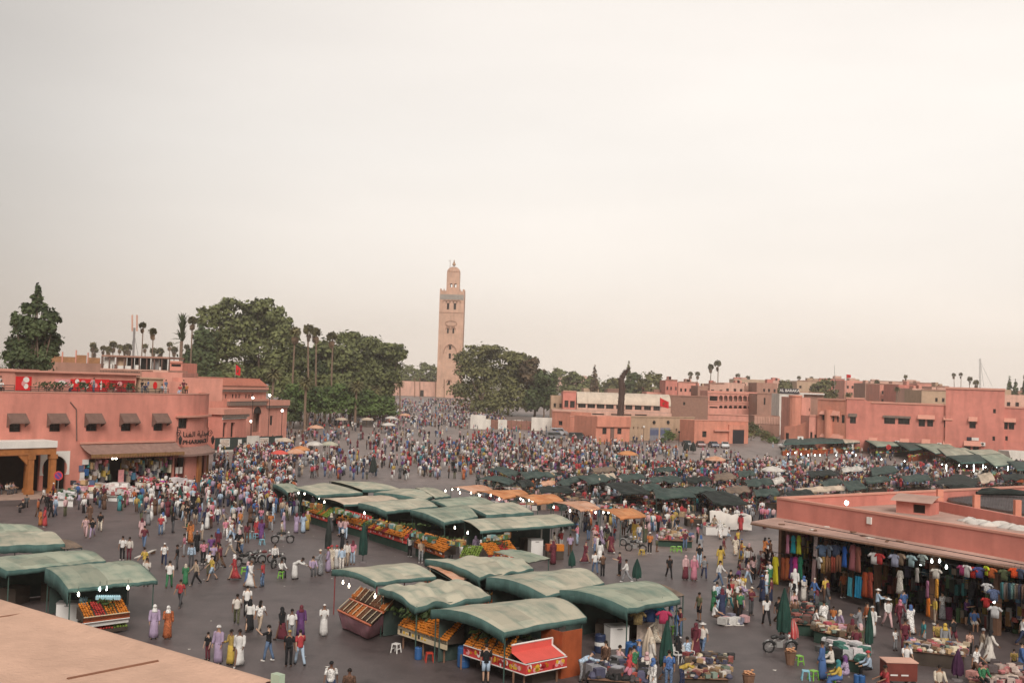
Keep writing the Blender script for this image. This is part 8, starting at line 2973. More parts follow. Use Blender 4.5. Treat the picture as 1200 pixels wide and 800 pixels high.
FIG=[small_fig(k)for k in('walk','stand','robe','sit','walk','stand')]
CPAL=np.array([PAL[c]for c in['white']*4+['off-white','cream','pale pink','pale pink','grey','grey','black','black','black','black','brown','maroon','dark grey','dark grey','navy','navy','red','red','maroon','maroon','maroon','brown','brown','beige','pink','rust orange','mustard','light blue','blue','teal','purple','lilac']])
BPAL=np.array([PAL[c]for c in BOTW])
CR=[(165,345,568,160,345,612,290,0),(780,905,596,770,900,620,50,.2),(40,170,582,40,170,606,26,.1),(685,775,598,685,785,622,48,0),(775,875,595,775,870,615,16,.2),(335,385,596,335,385,608,8,0),(640,700,618,640,700,632,14,0),(560,900,550,560,900,592,170,.6),(885,1190,545,885,1190,572,160,.4),(250,345,520,250,345,570,170,0),(345,560,530,345,560,562,110,0),(462,560,470,455,575,483,420,0),(455,575,483,430,600,500,420,0),(380,470,478,340,520,502,200,0),(545,552,478,520,560,492,60,0),(330,640,502,290,700,520,330,.05),(320,720,520,262,770,545,480,.05),(255,345,520,250,345,556,160,0),(255,330,545,240,350,575,70,0),(540,760,516,540,900,545,300,.1),(345,600,545,345,560,562,90,0),(560,900,545,560,905,572,330,.5),(700,905,572,760,900,597,200,.5),(600,760,565,620,770,585,110,.3),(900,1050,530,890,1060,560,210,.4),(890,1120,555,885,1040,578,260,.4),(1050,1200,545,1060,1200,562,130,.3),(780,910,545,770,915,560,200,.4),(868,915,590,870,905,612,25,.3),(905,960,520,900,940,535,30,0),(340,480,486,345,470,498,90,0),(960,1200,560,960,1200,571,120,.4),(560,800,528,560,860,556,150,.1)]
gc=np.random.default_rng(21)
VS,FS,CS,off=[],[],[],0
lens,fidx=[],[]
for x0,x1,ya,x2,x3,yb,n,st in CR:
	cl_=[(gc.random(),gc.random())for _ in range(max(4,n//12))]
	for i in range(n):
		if gc.random()<.6:
			cx,cy=cl_[gc.integers(len(cl_))]
			a,b=np.clip(cx+gc.normal(0,.03),0,1),np.clip(cy+gc.normal(0,.10),0,1)
		else:
			a,b=gc.random(),gc.random()
		y=ya+(yb-ya)*b
		x=(x0+(x2-x0)*b)*(1-a)+(x1+(x3-x1)*b)*a
		p=ground(x,y)
		if p.y>560 and x>545:
			continue
		sit=gc.random()<st
		V_,F_l,ro=FIG[3]if sit else FIG[gc.choice((0,1,2,4,5))]
		an,s=gc.uniform(0,6.28),gc.uniform(.9,1.06)*(.7 if gc.random()<.08 else 1)
		ca,sa=math.cos(an)*s,math.sin(an)*s
		P_=np.stack([V_[:,0]*ca-V_[:,1]*sa+p.x,V_[:,0]*sa+V_[:,1]*ca+p.y,V_[:,2]*s+p.z],1)
		sk=SKIN[gc.integers(5)]
		hc=(HAIRC,HAIRC,HAIRC,PAL['white'],PAL['maroon'],PAL['black'],PAL['red'],PAL['cream'])[gc.integers(8)]
		lut=np.array([sk,CPAL[gc.integers(len(CPAL))],BPAL[gc.integers(len(BPAL))],hc])
		c=np.ones((len(V_),4))
		c[:,:3]=lut[ro]
		VS.append(P_)
		CS.append(c)
		for f in F_l:
			lens.append(len(f))
			fidx.extend(j+off for j in f)
		off+=len(V_)
VS,CS=np.concatenate(VS),np.concatenate(CS)
me=bpy.data.meshes.new('crowd')
me.vertices.add(len(VS))
me.vertices.foreach_set('co',VS.astype(np.float32).ravel())
me.loops.add(len(fidx))
me.loops.foreach_set('vertex_index',np.array(fidx,np.int32))
me.polygons.add(len(lens))
ls=np.concatenate([[0],np.cumsum(lens)[:-1]]).astype(np.int32)
me.polygons.foreach_set('loop_start',ls)
me.materials.append(MATS['crowd_cloth'])
set_vcol(me,CS)
me.update(calc_edges=True)
o=put('crowd',me)
o['kind']='stuff'
tag(o,'dense evening crowd filling the square from the stalls to the minaret','crowd')
# ====== PARASOLS, SEATS, VEHICLES, SIGNS
def closed_parasol(x,yf,yt,m,label,w=.2):
	p=ground(x,yf)
	d=ray(x,yt)
	H=(CAMP+d*((p.y)/d.y)).z-p.z
	t=thing('closed_parasol',label,'parasol',p,'folded parasols in the square')
	q=MB()
	q.tube([p,p+Vector((0,0,H))],.03,6)
	q.build('pole',MATS['plastic_white' if m=='tarp_cream' else 'iron_black'],t)
	q=MB()
	q.lathe([(.3,0),(.28,.08),(.05,.12)],p,10)
	q.build('base',MATS['roof_grey'],t)
	q=MB()
	n=16
	rs=[]
	for i in range(9):
		f=i/8
		r=w*(.12+1.0*math.sin(min(1,f*1.25)*1.5))*(1-.15*max(0,f-.8))
		rs.append([p+Vector((math.cos(6.2832*j/n)*r*(1+.22*(j%2)),math.sin(6.2832*j/n)*r*(1+.22*(j%2)),H*(.985-f*.78)+(.06*math.sin(j*1.9)if i==8 else 0)))for j in range(n)])
	q.rings(rs[::-1])
	me=q.mesh('folded_cloth',MATS[m],(0,0,0),False)
	at_=me.attributes.new('cloth','FLOAT_VECTOR','POINT')
	at_.data.foreach_set('vector',np.array([(v.co.x*3,v.co.z,0)for v in me.vertices],np.float32).ravel())
	put('folded_cloth',me,t)
cloth_mat('tarp_parasol',(0.022,0.062,0.048),(0.013,0.035,0.03),.3)
cloth_mat('tarp_purple',(0.055,0.02,0.05),(0.03,0.012,0.03),.3)
cloth_mat('tarp_striped',(0.45,0.06,0.06),(0.6,0.5,0.45),1.2)
for a in((918,752,688,'tarp_parasol','thick dark green folded parasol in the middle of the hall crowd',.3),(1018,764,711,'tarp_parasol','slim dark green folded parasol at the flea tables',.17),(780,793,726,'tarp_parasol','tall green folded parasol beside the white plastic chairs',.26),(425,659,611,'tarp_parasol','green folded parasol with a flared skirt before the juice counters',.26),(384,652,604,'tarp_black','slim dark folded parasol behind the musicians',.2),(210,600,569,'tarp_parasol','small green folded parasol on the path below the bazaar',.24),(746,682,654,'tarp_parasol','green folded parasol peeping over the right canopy',.26),(670,667,644,'tarp_parasol','tiny dark folded parasol near the orange tubs',.22),(760,776,734,'tarp_cream','cream striped half-folded parasol by the freezers',.28),(1122,797,760,'tarp_purple','dark purple folded parasol behind the shoe heap',.22),(929,752,724,'tarp_striped','red and white folded parasol beside the motorbike',.24),(437,558,533,'tarp_black','dark folded parasol alone in the far crowd',.4),(804,531,516,'tarp_black','pointed dark folded parasol, first of a pair near the parked cars',.5),(812,531,517,'tarp_black','pointed dark folded parasol, second of the pair near the cars',.5)):
	closed_parasol(*a)
def open_parasol(x,yf,h,r,m,label):
	p=ground(x,yf)
	t=thing('open_parasol',label,'parasol',p,'open parasols of far sellers')
	q=MB()
	q.tube([p,p+Vector((0,0,h))],.04,5)
	q.build('pole',MATS['iron_black'],t)
	q=MB()
	q.lathe([(r,h-.75),(r*.98,h-.55),(r*.55,h-.2),(.03,h)],p,8,0,False)
	me=q.mesh('cover',MATS[m])
	me.attributes.new('cloth','FLOAT_VECTOR','POINT')
	put('cover',me,t)
for i,(x,y,m)in enumerate(((368,534,'tarp_white'),(352,541,'tarp_orange'),(346,545,'tarp_salmon'),(333,529,'tarp_cream'),(386,534,'tarp_pale'),(370,511,'tarp_salmon'),(420,497,'tarp_white'),(430,500,'tarp_cream'),(447,494,'tarp_white'),(458,498,'tarp_white'),(440,488,'tarp_cream'),(466,488,'tarp_white'),(474,494,'tarp_salmon'),(400,500,'tarp_cream'),(455,507,'tarp_white'),(905,566,'tarp_white'),(735,545,'tarp_orange'),(838,552,'tarp_salmon'))):
	open_parasol(x,y,2.6,1.5 if i<5 else 1.8,m,['white open parasol nearest the dark hoarding','orange open parasol beside the red sellers cart','salmon open parasol just below the orange one','cream open parasol at the red cart','pale yellow-green parasol at the plaza edge','salmon parasol under the pale date palm','white parasol at the avenue mouth by the bushes','cream parasol beside the white one at the avenue mouth','white parasol below the last park tree','white parasol in the middle of the avenue','cream parasol deep in the avenue','white parasol deep in the avenue under palms','salmon parasol in the avenue crowd','cream parasol before the shrub trees','white parasol nearest the plaza in the avenue','white parasol left of the hall roof corner','small orange parasol in the crowd before the police post','small salmon parasol near the brown hump tarp'][i])
# ---- seats
def stool_mesh():
	q=MB()
	q.box((0,0,.44),(.34,.34,.04))
	for sx in(-1,1):
		for sy in(-1,1):
			q.tube([(sx*.19,sy*.19,0),(sx*.14,sy*.14,.43)],[.03,.028],5)
	q.box((0,.165,.2),(.3,.02,.05))
	q.box((0,-.165,.2),(.3,.02,.05))
	return q
SM=stool_mesh()
for i,(x,y,c,lb)in enumerate(((291,631,'blue','light blue stool, first of the row of three'),(300,631,'blue','light blue stool, middle of the row of three'),(307,630,'blue','light blue stool at the end of the row of three'),(307,638,'blue','light blue stool set just below the row of three'),(330,677,'green','green stool under the seated man in white'),(286,672,'green','green stool behind the motorbikes'),(464,764,'white','white stool before the cream board stall'),(503,775,'red','red stool under the orange slope'),(789,646,'green','bright green stool, first of a pair on open ground'),(796,646,'green','bright green stool, second of a pair on open ground'),(788,742,'green','green stool behind the tall folded parasol'),(944,796,'blue','blue stool left of the green one at the flea corner'),(953,796,'green','green stool beside the blue djellaba'),(974,801,'green','green stool in front of the skullcap man'),(936,778,'green','tall green stool by the bread table'),(752,650,'yellow','yellow stool at the orange awning crowd'))):
	me=SM.mesh('stool',mat('stool_'+c,{'blue':(.22,.48,.58),'green':(.20,.48,.06),'white':(.7,.68,.65),'red':(.45,.05,.03),'yellow':(.6,.4,.03)}[c],rough=.4,var=.06))
	o=put('stool',me,None,ground(x,y))
	o.rotation_euler=(0,0,i*.7)
	tag(o,lb,'stool','plastic stools')
for x,y,a,lb in((794,776,.8,'white plastic armchair under the person in black'),(806,777,.6,'white plastic armchair under the grey tee')):
	p=ground(x,y)
	t=thing('plastic_chair',lb,'chair',p,'white plastic chairs')
	q=MB()
	q.box((0,0,.42),(.46,.44,.03))
	q.build('seat',MATS['plastic_white'],t)
	q=MB()
	for i in range(5):
		q.box((-.16+.08*i,-.22,.66),(.05,.025,.46))
	q.box((0,-.22,.88),(.44,.03,.07))
	q.build('backrest',MATS['plastic_white'],t)
	for sx in(-1,1):
		q=MB()
		q.tube([(sx*.24,-.2,.64),(sx*.25,.2,.62),(sx*.24,.21,.42)],.025,5)
		q.build('armrest',MATS['plastic_white'],t)
		for sy in(-1,1):
			q=MB()
			q.tube([(sx*.24,sy*.22,0),(sx*.2,sy*.19,.42)],.026,5)
			q.build('leg',MATS['plastic_white'],t)
	for c in t.children:
		c.matrix_parent_inverse=Matrix()
	t.rotation_euler=(0,0,math.pi+a)
# ---- barrels, boxes, crates
for x,y,m,h,lb in((543,781,'barrel_blue',1.0,'upright blue barrel at the end of the red boards'),(490,772,'barrel_blue',.6,'small blue drum under the orange slope'),(703,764,'barrel_dark',.95,'dark blue barrel with a pale band by the freezers'),(739,774,'barrel_blue',.95,'blue barrel behind the seated pink tee'),(1004,802,'barrel_blue',.5,'blue can at the flea corner, first'),(1010,803,'barrel_blue',.5,'blue can at the flea corner, second')):
	p=ground(x,y)
	t=thing('barrel',lb,'barrel',p,'plastic barrels')
	q=MB()
	r=h*.31
	q.lathe([(r*.9,0),(r,.06*h),(r,.3*h),(r*1.04,.33*h),(r,.36*h),(r,.63*h),(r*1.04,.66*h),(r,.69*h),(r,.94*h),(r*.88,h)],p,14)
	q.build('drum',MATS[m],t,smooth=False)
	q=MB()
	q.lathe([(r*.3,0),(r*.3,.05),(.01,.05)],p+Vector((r*.4,0,h)),8)
	q.build('cap',MATS['iron_black'],t)
	if m=='barrel_dark':
		q=MB()
		q.lathe([(r*1.01,.4*h),(r*1.02,.5*h),(r*1.01,.6*h)],p,14,0,False)
		q.build('band',MATS['plastic_white'],t)
for x,y,L_,W_,H_,lb in((722,758,1.1,.8,1.15,'white freezer box with a grey lid below the green canopy'),(741,740,.9,.7,1.0,'second pale box behind the white freezer')):
	t=thing('freezer_box',lb,'freezer',ground(x,y))
	freezer(t,ground(x,y),L_,W_,H_,.35)
for i,(x,y,c,k)in enumerate(((757,712,(.05,.09,.2),'shirt'),(763,713,(.03,.06,.16),'shirt'),(771,710,(.02,.25,.32),'shirt'),(778,715,(.4,.04,.1),'shirt'),(748,716,(.3,.22,.1),'shirt'))):
	o=bpy.data.objects.new('hanging_garment',GM[k])
	COL.objects.link(o)
	o.location=at(x,y,2.0)
	o.color=(*c,1)
	tag(o,'shirt hung under the right green canopy, '+('dark blue near the post','navy in the middle','turquoise','crimson at the end','ochre beside the post')[i],'garment','shirts under the green canopy')
	h_=bpy.data.objects.new('hanger',HOOKM)
	COL.objects.link(h_)
	h_.parent=o
t=thing('clothes_table','table draped with bright printed cloths under the right green canopy','table',ground(760,752))
q=MB()
a,b=ground(746,752),ground(775,747)
q.obox((a.x,a.y,0),(b.x-a.x,b.y-a.y,0),(.3,1.3,0),(0,0,1.0))
q.build('draped_cloth',MATS['poster'],t)
clutter('folded_clothes',(a.x,a.y,1.0),(b.x-a.x,b.y-a.y,0),(.3,1.3,0),70,.3,t,PALC+GOODS,.5,9)
# ---- flea tables and heaps, lower right
for i,(pts,h,n,s,lb,pal)in enumerate(((((952,752),(1006,766),(998,750),(960,742)),.7,260,.26,'long flea table of small wares beside the slim folded parasol',GOODS+[(.04,.04,.04),(.12,.08,.05),(.25,.17,.1)]*3),(((1062,778),(1132,786),(1128,770),(1066,766)),.75,260,.26,'long flea table of pale wares behind the purple parasol',GOODS+[(.5,.4,.28),(.04,.04,.04),(.2,.12,.08)]*2),(((1135,804),(1215,812),(1210,795),(1145,790)),.25,220,.3,'heap of pinkish shoes at the lower border',[(.5,.25,.22),(.4,.15,.15),(.5,.4,.35),(.1,.08,.08)]),(((800,806),(855,808),(840,788),(806,780)),.5,240,.28,'heap of mixed second-hand goods by the yellow vendor',GOODS+[(.04,.04,.04),(.1,.07,.05),(.2,.05,.05),(.08,.08,.12),(.3,.2,.1)]*2),(((924,744),(962,747),(958,724),(930,722)),.7,150,.34,'dark crowded stall of bags beside the thick green parasol',[(.03,.03,.03),(.1,.06,.05),(.3,.1,.08),(.4,.36,.3),(.05,.08,.07)]),(((688,806),(762,812),(752,790),(696,784)),.45,170,.36,'dark jumbled stall of parts at the lower border beside the motorbike',[(.03,.03,.03),(.08,.07,.07),(.3,.3,.32),(.35,.08,.06),(.1,.1,.16)]),(((770,640),(812,642),(808,630),(774,629)),.6,70,.34,'small low stall on the pale patch beside the bright green stools',GOODS),(((846,733),(872,733),(868,725),(848,726)),.05,50,.35,'white cloth of wares spread on the ground',[(.6,.58,.55),(.5,.3,.3),(.2,.2,.25)]),(((960,780),(1012,790),(1004,774),(968,766)),.6,160,.4,'dark cart of clothes and bags behind the blue djellaba',[(.03,.03,.03),(.5,.5,.5),(.1,.1,.1),(.05,.15,.12),(.55,.5,.5)]),(((82,583),(116,584),(112,575),(86,574)),.7,120,.45,'souvenir table heaped with brown and white goods, first below the bazaar',GOODS),(((116,587),(158,588),(152,577),(120,576)),.6,150,.5,'white-draped souvenir heap below the bazaar',[(.65,.62,.6),(.6,.5,.48),(.6,.58,.55),(.4,.1,.1)]),(((160,580),(190,580),(186,570),(162,570)),.7,120,.45,'colourful souvenir heap beside the paper notices',GOODS+[(.5,.1,.4),(.1,.3,.5),(.6,.5,.1)]),(((194,585),(228,586),(222,572),(198,571)),.8,60,.5,'large white wrapped heap at the pharmacy',[(.62,.58,.58),(.55,.5,.5)]),(((64,593),(86,594),(84,585),(68,584)),.75,60,.4,'white-clothed table with green trim by the arched door',[(.62,.6,.6),(.05,.1,.05)]))):
	P_=[ground(*p)for p in pts]
	c=sum(P_,Vector())/4
	t=thing('flea_table' if h>.3 else 'goods_heap',lb,'table' if h>.3 else 'heap',c,'open-air goods displays')
	q=MB()
	q.prism([(p.x,p.y)for p in P_],h-.04,h)
	q.build('table_top',MATS['tarp_white' if 'white' in lb else 'wood_old'],t)
	if h>.3:
		q=MB()
		q.prism([tuple((c+(p-c)*.94).xy)for p in P_],0,h-.05)
		q.build('skirt',MATS['plastic_white' if 'white' in lb else 'counter_dark' if i%2 else 'counter_green'],t)
	clutter('goods',(P_[0].x,P_[0].y,h),P_[1]-P_[0],P_[3]-P_[0],n,s,t,pal,.5,300+i)
	if 'heap' in lb:
		q=MB()
		q.lathe([((P_[1]-P_[0]).length*.4,0),((P_[1]-P_[0]).length*.3,.22),((P_[1]-P_[0]).length*.15,.42),(.05,.5)],c+Vector((0,0,h)),14)
		q.build('mound',MATS['tarp_white' if 'white' in lb else 'poster'],t,smooth=True)
		clutter('heaped_goods',(c.x-1,c.y-.7,h+.4),(2,0,0),(0,1.2,0),50,s,t,pal,.5,320+i)
t=thing('box_cart','red-brown wooden box cart with a pink top at the flea corner','cart',ground(1058,797))
a,b=ground(1039,796,.35),ground(1075,797,.35)
u_=Vector((b.x-a.x,b.y-a.y,0))
v_=Vector((-u_.y,u_.x,0)).normalized()*.95
q=MB()
q.obox((a.x,a.y,.3),u_,v_,(0,0,.85))
q.build('box',mat('cart_maroon',(.16,.04,.03),var=.2,scale=2),t)
q=MB()
q.obox((a.x-.04,a.y-.04,1.16),u_+Vector((.08,0,0)),v_+Vector((0,.08,0)),(0,0,.05))
q.build('lid',MATS['plaster_pale'],t)
for f in(.12,.88):
	for g in(0,1):
		q=MB()
		w=a+u_*f+v_*g
		q.tube([(w.x,w.y-.03,.16),(w.x,w.y+.05,.16)],.16,10)
		q.build('wheel',MATS['iron_black'],t)
for k in range(2):
	q=MB()
	w=a+u_*(.12+.35*k)-v_.normalized()*.02
	q.obox((w.x,w.y,.55),u_.normalized()*.35,v_.normalized()*.01,(0,0,.07))
	q.build('painted_word',MATS['plastic_white'],t)
for x,y,lb in((926,778,'small round table of bread rolls by the tall green stool'),(877,806,'small round table of bread rolls at the lower border')):
	p=ground(x,y)
	t=thing('bread_table',lb,'table',p,'bread tables')
	q=MB()
	q.lathe([(.2,0),(.22,.1),(.3,.62),(.34,.66)],p,10)
	q.build('stand',MATS['wood_old'],t)
	lumps('bread',[p+Vector((random.Random(i).uniform(-.25,.25),random.Random(i+50).uniform(-.25,.25),.7+.05*(i%3)))for i in range(22)],.07,t,mat('bread',(.55,.28,.15),var=.25,scale=8),sq=.6)
t=thing('plank_ramp','long pale board lying aslant on the ground behind the ribbed green canopy','board',ground(168,652))
a,b=ground(157,654,.12),ground(178,645,.25)
q=MB()
q.obox(a,b-a,(.2,.45,0),(0,0,.06))
q.build('plank',MATS['lime_white'],t)
q=MB()
q.obox(b-Vector((.1,0,b.z)),(.15,0,0),(.1,.4,0),(0,0,b.z))
q.build('support',MATS['wood_old'],t)
# ---- motorbikes and a bicycle
def bike(x,y,rz,label,moto=True,col=(.02,.02,.025)):
	p=ground(x,y)
	t=thing('motorbike' if moto else 'bicycle',label,'motorbike' if moto else 'bicycle',p,'parked two-wheelers')
	R_=.29 if moto else.33
	L_=.62 if moto else.52
	def P(q,nm,m,par=None):
		o=q.build(nm,m,par or t)
		if(par or t)is t:
			o.matrix_parent_inverse=Matrix()
		return o
	for s in(-1,1):
		q=MB()
		n=18
		q.tube([(s*L_+R_*math.cos(6.2832*i/n),0,R_+R_*math.sin(6.2832*i/n))for i in range(n+1)],.05 if moto else.02,6)
		w=P(q,'wheel',MATS['iron_black'])
		q=MB()
		for i in range(6):
			a=math.pi*i/6
			q.tube([(s*L_+R_*math.cos(a),0,R_+R_*math.sin(a)),(s*L_-R_*math.cos(a),0,R_-R_*math.sin(a))],.01,4)
		P(q,'spokes',MATS['metal_grey'],w)
	q=MB()
	r=.035 if moto else.018
	for a,b in(((-L_,0,R_),(-.2,0,.35)),((-.2,0,.35),(.3,0,.75)),((-.25,0,.75),(.33,0,.78)),((-.2,0,.35),(-.28,0,.82)),((-L_,0,R_),(-.27,0,.72)),((L_,0,R_),(.36,0,.95))):
		q.tube([a,b],r,6)
	P(q,'frame',MATS['metal_grey' if moto else 'iron_black'])
	q=MB()
	q.tube([(.34,-.3,.98),(.38,-.1,1.0),(.38,.1,1.0),(.34,.3,.98)],.018,5)
	P(q,'handlebar',MATS['iron_black'])
	q=MB()
	q.tube([(-.5 if moto else-.4,0,.80),(-.3,0,.84),(-.12,0,.82)],[.09,.12,.07]if moto else[.07,.09,.03],8)
	P(q,'saddle',MATS['iron_black'])
	if moto:
		m=mat('bike_paint_%d'%int(col[0]*1000),col,rough=.3,spec=.5,var=.05)
		q=MB()
		q.tube([(-.1,0,.78),(.08,0,.84),(.28,0,.80)],[.07,.14,.08],8)
		P(q,'tank',m)
		q=MB()
		q.box((-.05,0,.42),(.36,.2,.28))
		q.tube([(-.1,.13,.3),(-.7,.15,.34)],.045,6)
		P(q,'engine',MATS['metal_grey'])
		q=MB()
		q.ball((.47,0,.88),.09,8,5)
		P(q,'headlight',MATS['plastic_white'])
		for s in(-1,1):
			q=MB()
			q.tube([(s*L_+(R_+.07)*math.cos(R(20+140*i/6)),0,R_+(R_+.07)*math.sin(R(20+140*i/6)))for i in range(7)],.06,5)
			P(q,'mudguard',m)
	t.rotation_euler=(0,R(6)*0,rz)
for i,(x,y,a,lb,c)in enumerate(((331,636,.3,'black motorbike below the blue stools',.02),(287,663,.9,'dark motorbike nearest the white-robed walker',.021),(297,660,.5,'motorbike with grey panels in the parked cluster',.12),(308,659,.2,'dark red motorbike at the end of the parked cluster',.15),(326,664,1.2,'motorbike standing behind the seated man in white',.022),(738,640,-.5,'silver scooter parked before the orange awning crowd',.25),(745,646,-.4,'black scooter beside the silver one',.023),(914,764,.1,'motorbike parked by the red and white folded parasol',.024),(702,799,.8,'motorbike at the lower border beside the bending man',.025))):
	bike(x,y,a,lb,True,(c,c*(.3 if c==.15 else 1),c*(.3 if c==.15 else 1)))
bike(242,668,.1,'black bicycle standing behind the yellow tee walker',False)
# ---- parked cars
def car(x,y,rz,col,label,kind='car'):
	p=ground(x,y)
	t=thing('parked_'+kind,label,kind,p,'vehicles parked at the edge of the square')
	L_,W_,H_=(4.2,1.75,1.45)if kind=='car' else(4.8,1.9,2.0)
	if kind=='car':
		prof=[(-2.1,.35),(-2.1,.78),(-1.85,.92),(-1.25,.98),(-.75,1.42),(.55,1.45),(1.25,1.02),(2.0,.85),(2.1,.6),(2.1,.35)]
	else:
		prof=[(-2.4,.35),(-2.4,1.1),(-2.3,1.9),(-1.9,1.98),(.8,1.98),(1.45,1.25),(2.2,1.05),(2.4,.7),(2.4,.35)]
	q=MB()
	n=len(prof)
	vs=[Vector((a,s*W_/2*(1 if z<1.0 else.84),z))for s in(-1,1)for a,z in prof]
	q.add(vs,[tuple(range(n))[::-1],tuple(range(n,2*n))]+[(i,(i+1)%n,(i+1)%n+n,i+n)for i in range(n)])
	m=mat('car_'+label.split()[0],col,rough=.3,spec=.6,var=.04)
	P=lambda q_,nm,mm_,par=None:setattr(q_.build(nm,mm_,par or t),'matrix_parent_inverse',Matrix())
	P(q,'body',m)
	z0_,z1_=(1.02,1.36)if kind=='car' else(1.2,1.75)
	for s in(-1,1):
		q=MB()
		yy=s*(W_/2*.865)
		if kind=='car':
			q.add([(-1.05,s*W_/2*.93,z0_),(1.0,s*W_/2*.93,z0_),(.5,yy,z1_),(-.7,yy,z1_)],((0,1,2,3),))
		else:
			q.add([(-2.1,s*W_/2*.93,z0_),(1.2,s*W_/2*.93,z0_),(.75,yy,z1_),(-2.1,yy,z1_)],((0,1,2,3),))
		P(q,'side_window',MATS['glass_dark'])
	q=MB()
	if kind=='car':
		q.add([(1.22,-.7,1.06),(1.22,.7,1.06),(.6,.62,1.43),(.6,-.62,1.43)],((0,1,2,3),))
		r__=MB()
		r__.add([(-1.27,-.7,1.0),(-1.27,.7,1.0),(-.8,.62,1.4),(-.8,-.62,1.4)],((0,3,2,1),))
		P(r__,'rear_window',MATS['glass_dark'])
	else:
		q.add([(1.43,-.76,1.3),(1.43,.76,1.3),(.87,.7,1.93),(.87,-.7,1.93)],((0,1,2,3),))
	P(q,'windscreen',MATS['glass_dark'])
	for sx in(-1.3,1.35):
		for s in(-1,1):
			q=MB()
			q.tube([(sx,s*(W_/2-.16),.32),(sx,s*(W_/2+.02),.32)],.32,14)
			P(q,'wheel',MATS['iron_black'])
	for s in(-1,1):
		q=MB()
		q.box((prof[-2][0],s*.6,.68),(.06,.32,.14))
		P(q,'headlight',MATS['plastic_white'])
	t.rotation_euler=(0,0,rz)
for a in((805,523,-1.5,(.06,.065,.075),'dark grey car, first of the row before the gate'),(821,523.5,-1.6,(.13,.03,.03),'maroon car, second of the row before the gate'),(836,524,-1.5,(.05,.06,.10),'navy car, third of the row before the gate'),(849.5,524.5,-1.7,(.45,.46,.47),'silver car, last of the row before the gate'),(922,525,.3,(.6,.6,.58),'white car beside the tilted white covers')):
	car(*a)
for a in((655,510,.1,(.40,.41,.43),'pale grey van by the wide white panel','van'),(651,515,.2,(.14,.14,.15),'charcoal van in front of the pale one','van'),(678,516,-.2,(.035,.04,.04),'black van before the pink block','van')):
	car(*a)
for i,(x0,x1,yb,yt,lb)in enumerate(((928,940,527,516,'tilted white cart cover, first beside the white car'),(938,950,528,515,'tilted white cart cover in the middle'),(949,958,529,518,'low tilted white cart cover before the wing'),(1185,1215,541,528,'tilted white cover behind the dark green border stall'))):
	a,b=ground(x0,yb),ground(x1,yb)
	F=Facade(a,b)
	h=F.px(x0,yt)[1]
	t=thing('covered_cart',lb,'cart',(a+b)/2,'white covered carts')
	q=MB()
	q.add([F.P(0,.4),F.P(F.L,.4),F.P(F.L*.5,h),F.P(-F.L*.1,h),F.P(0,.4,-3),F.P(F.L,.4,-3),F.P(F.L*.5,h,-3),F.P(-F.L*.1,h,-3)],((0,1,2,3),(4,7,6,5),(1,5,6,2),(2,6,7,3),(0,3,7,4),(0,4,5,1)))
	q.build('cover',MATS['lime_white'],t)
	for f in(.2,.8):
		q=MB()
		q.tube([F.P(F.L*f,.35,.05),F.P(F.L*f,.35,-.1)],.35,10)
		q.build('wheel',MATS['iron_black'],t)
t=thing('sellers_cart','red sellers cart with a canopy near the open parasols by the hoarding','cart',ground(327,550))
p=ground(327,550)
q=MB()
q.box((p.x,p.y,1.0),(1.8,1.1,.9))
q.build('body',MATS['sign_red'],t)
q=MB()
q.lathe([(1.3,2.3),(1.25,2.45),(.5,2.8),(.02,2.85)],(p.x,p.y,0),6)
q.build('canopy',MATS['panel_red'],t)
for s in(-1,1):
	q=MB()
	q.tube([(p.x+s*.8,p.y,.5),(p.x+s*.8,p.y,2.35)],.04,5)
	q.build('post',MATS['iron_black'],t)
	q=MB()
	q.tube([(p.x+s*.6,p.y-.6,.35),(p.x+s*.6,p.y-.5,.35)],.35,12)
	q.build('wheel',MATS['iron_black'],t)
# ---- flags
def flag(x,yb,yt,Y,w,h,label,droop=.5):
	a,b=deep(x,yb,Y),deep(x,yt,Y)
	t=thing('flag',label,'flag',a)
	q=MB()
	q.tube([(a.x,Y,a.z),(a.x,Y,b.z)],.05,5)
	q.build('pole',MATS['metal_grey'],t)
	q=MB()
	q.grid(lambda u,v:(a.x+u*w,Y+.25*w*math.sin(u*5),b.z-v*h*(1-.25*u)-u*h*droop),8,4)
	o=q.build('cloth',MATS['flag_red'],t,smooth=True)
	q=MB()
	c=Vector((a.x+w*.5,Y+.25*w*math.sin(2.5)-.05,b.z-h*.45-h*droop*.5))
	pts=[c+Vector((math.sin(1.2566*k)*h*.17,0,math.cos(1.2566*k)*h*.17))for k in range(5)]
	for k in range(5):
		q.tube([pts[k],pts[(k+2)%5]],.018*h,4)
	q.build('star',MATS['flag_green'],o)
flag(773,482,465.5,285,2.2,2.2,'large red flag on a pole over the tan wall',.5)
flag(275.5,445,427,210,1.0,1.9,'red flag hanging over the arched bank roof',.35)
flag(991.5,462,438.5,300,1.1,1.0,'small red flag on the pole over the roof palms',.1)
# ---- poles, masts, lamps, signs
def pole(name,label,cat,pts,r,m='wood_old'):
	t=thing(name,label,cat,pts[0])
	q=MB()
	q.tube(pts,r,6)
	q.build('pole',MATS[m],t)
	return t
for x,yb,yt,Y,lb in((486,470,443,580,'dark utility pole left of the arched garden gate'),(492,470,443,582,'dark utility pole close to the arched garden gate'),(520.5,470,444,585,'thin dark pole against the minaret base'),(510.5,468,446,588,'thin pole at the edge of the minaret')):
	pole('utility_pole',lb,'pole',[deep(x,yb,Y),deep(x,yt,Y)],.22)
b0,b1=deep(155.5,432,200),deep(157.5,384,200)
t=pole('telecom_mast','telecom mast with two tall antenna panels over the glazed restaurant','mast',[b0,b1],.22,'metal_grey')
for x0 in(155,160.5):
	q=MB()
	q.tube([deep(x0,388,200),deep(x0,369,200)],.17,6)
	q.build('antenna',MATS['plaster_pale'],t)
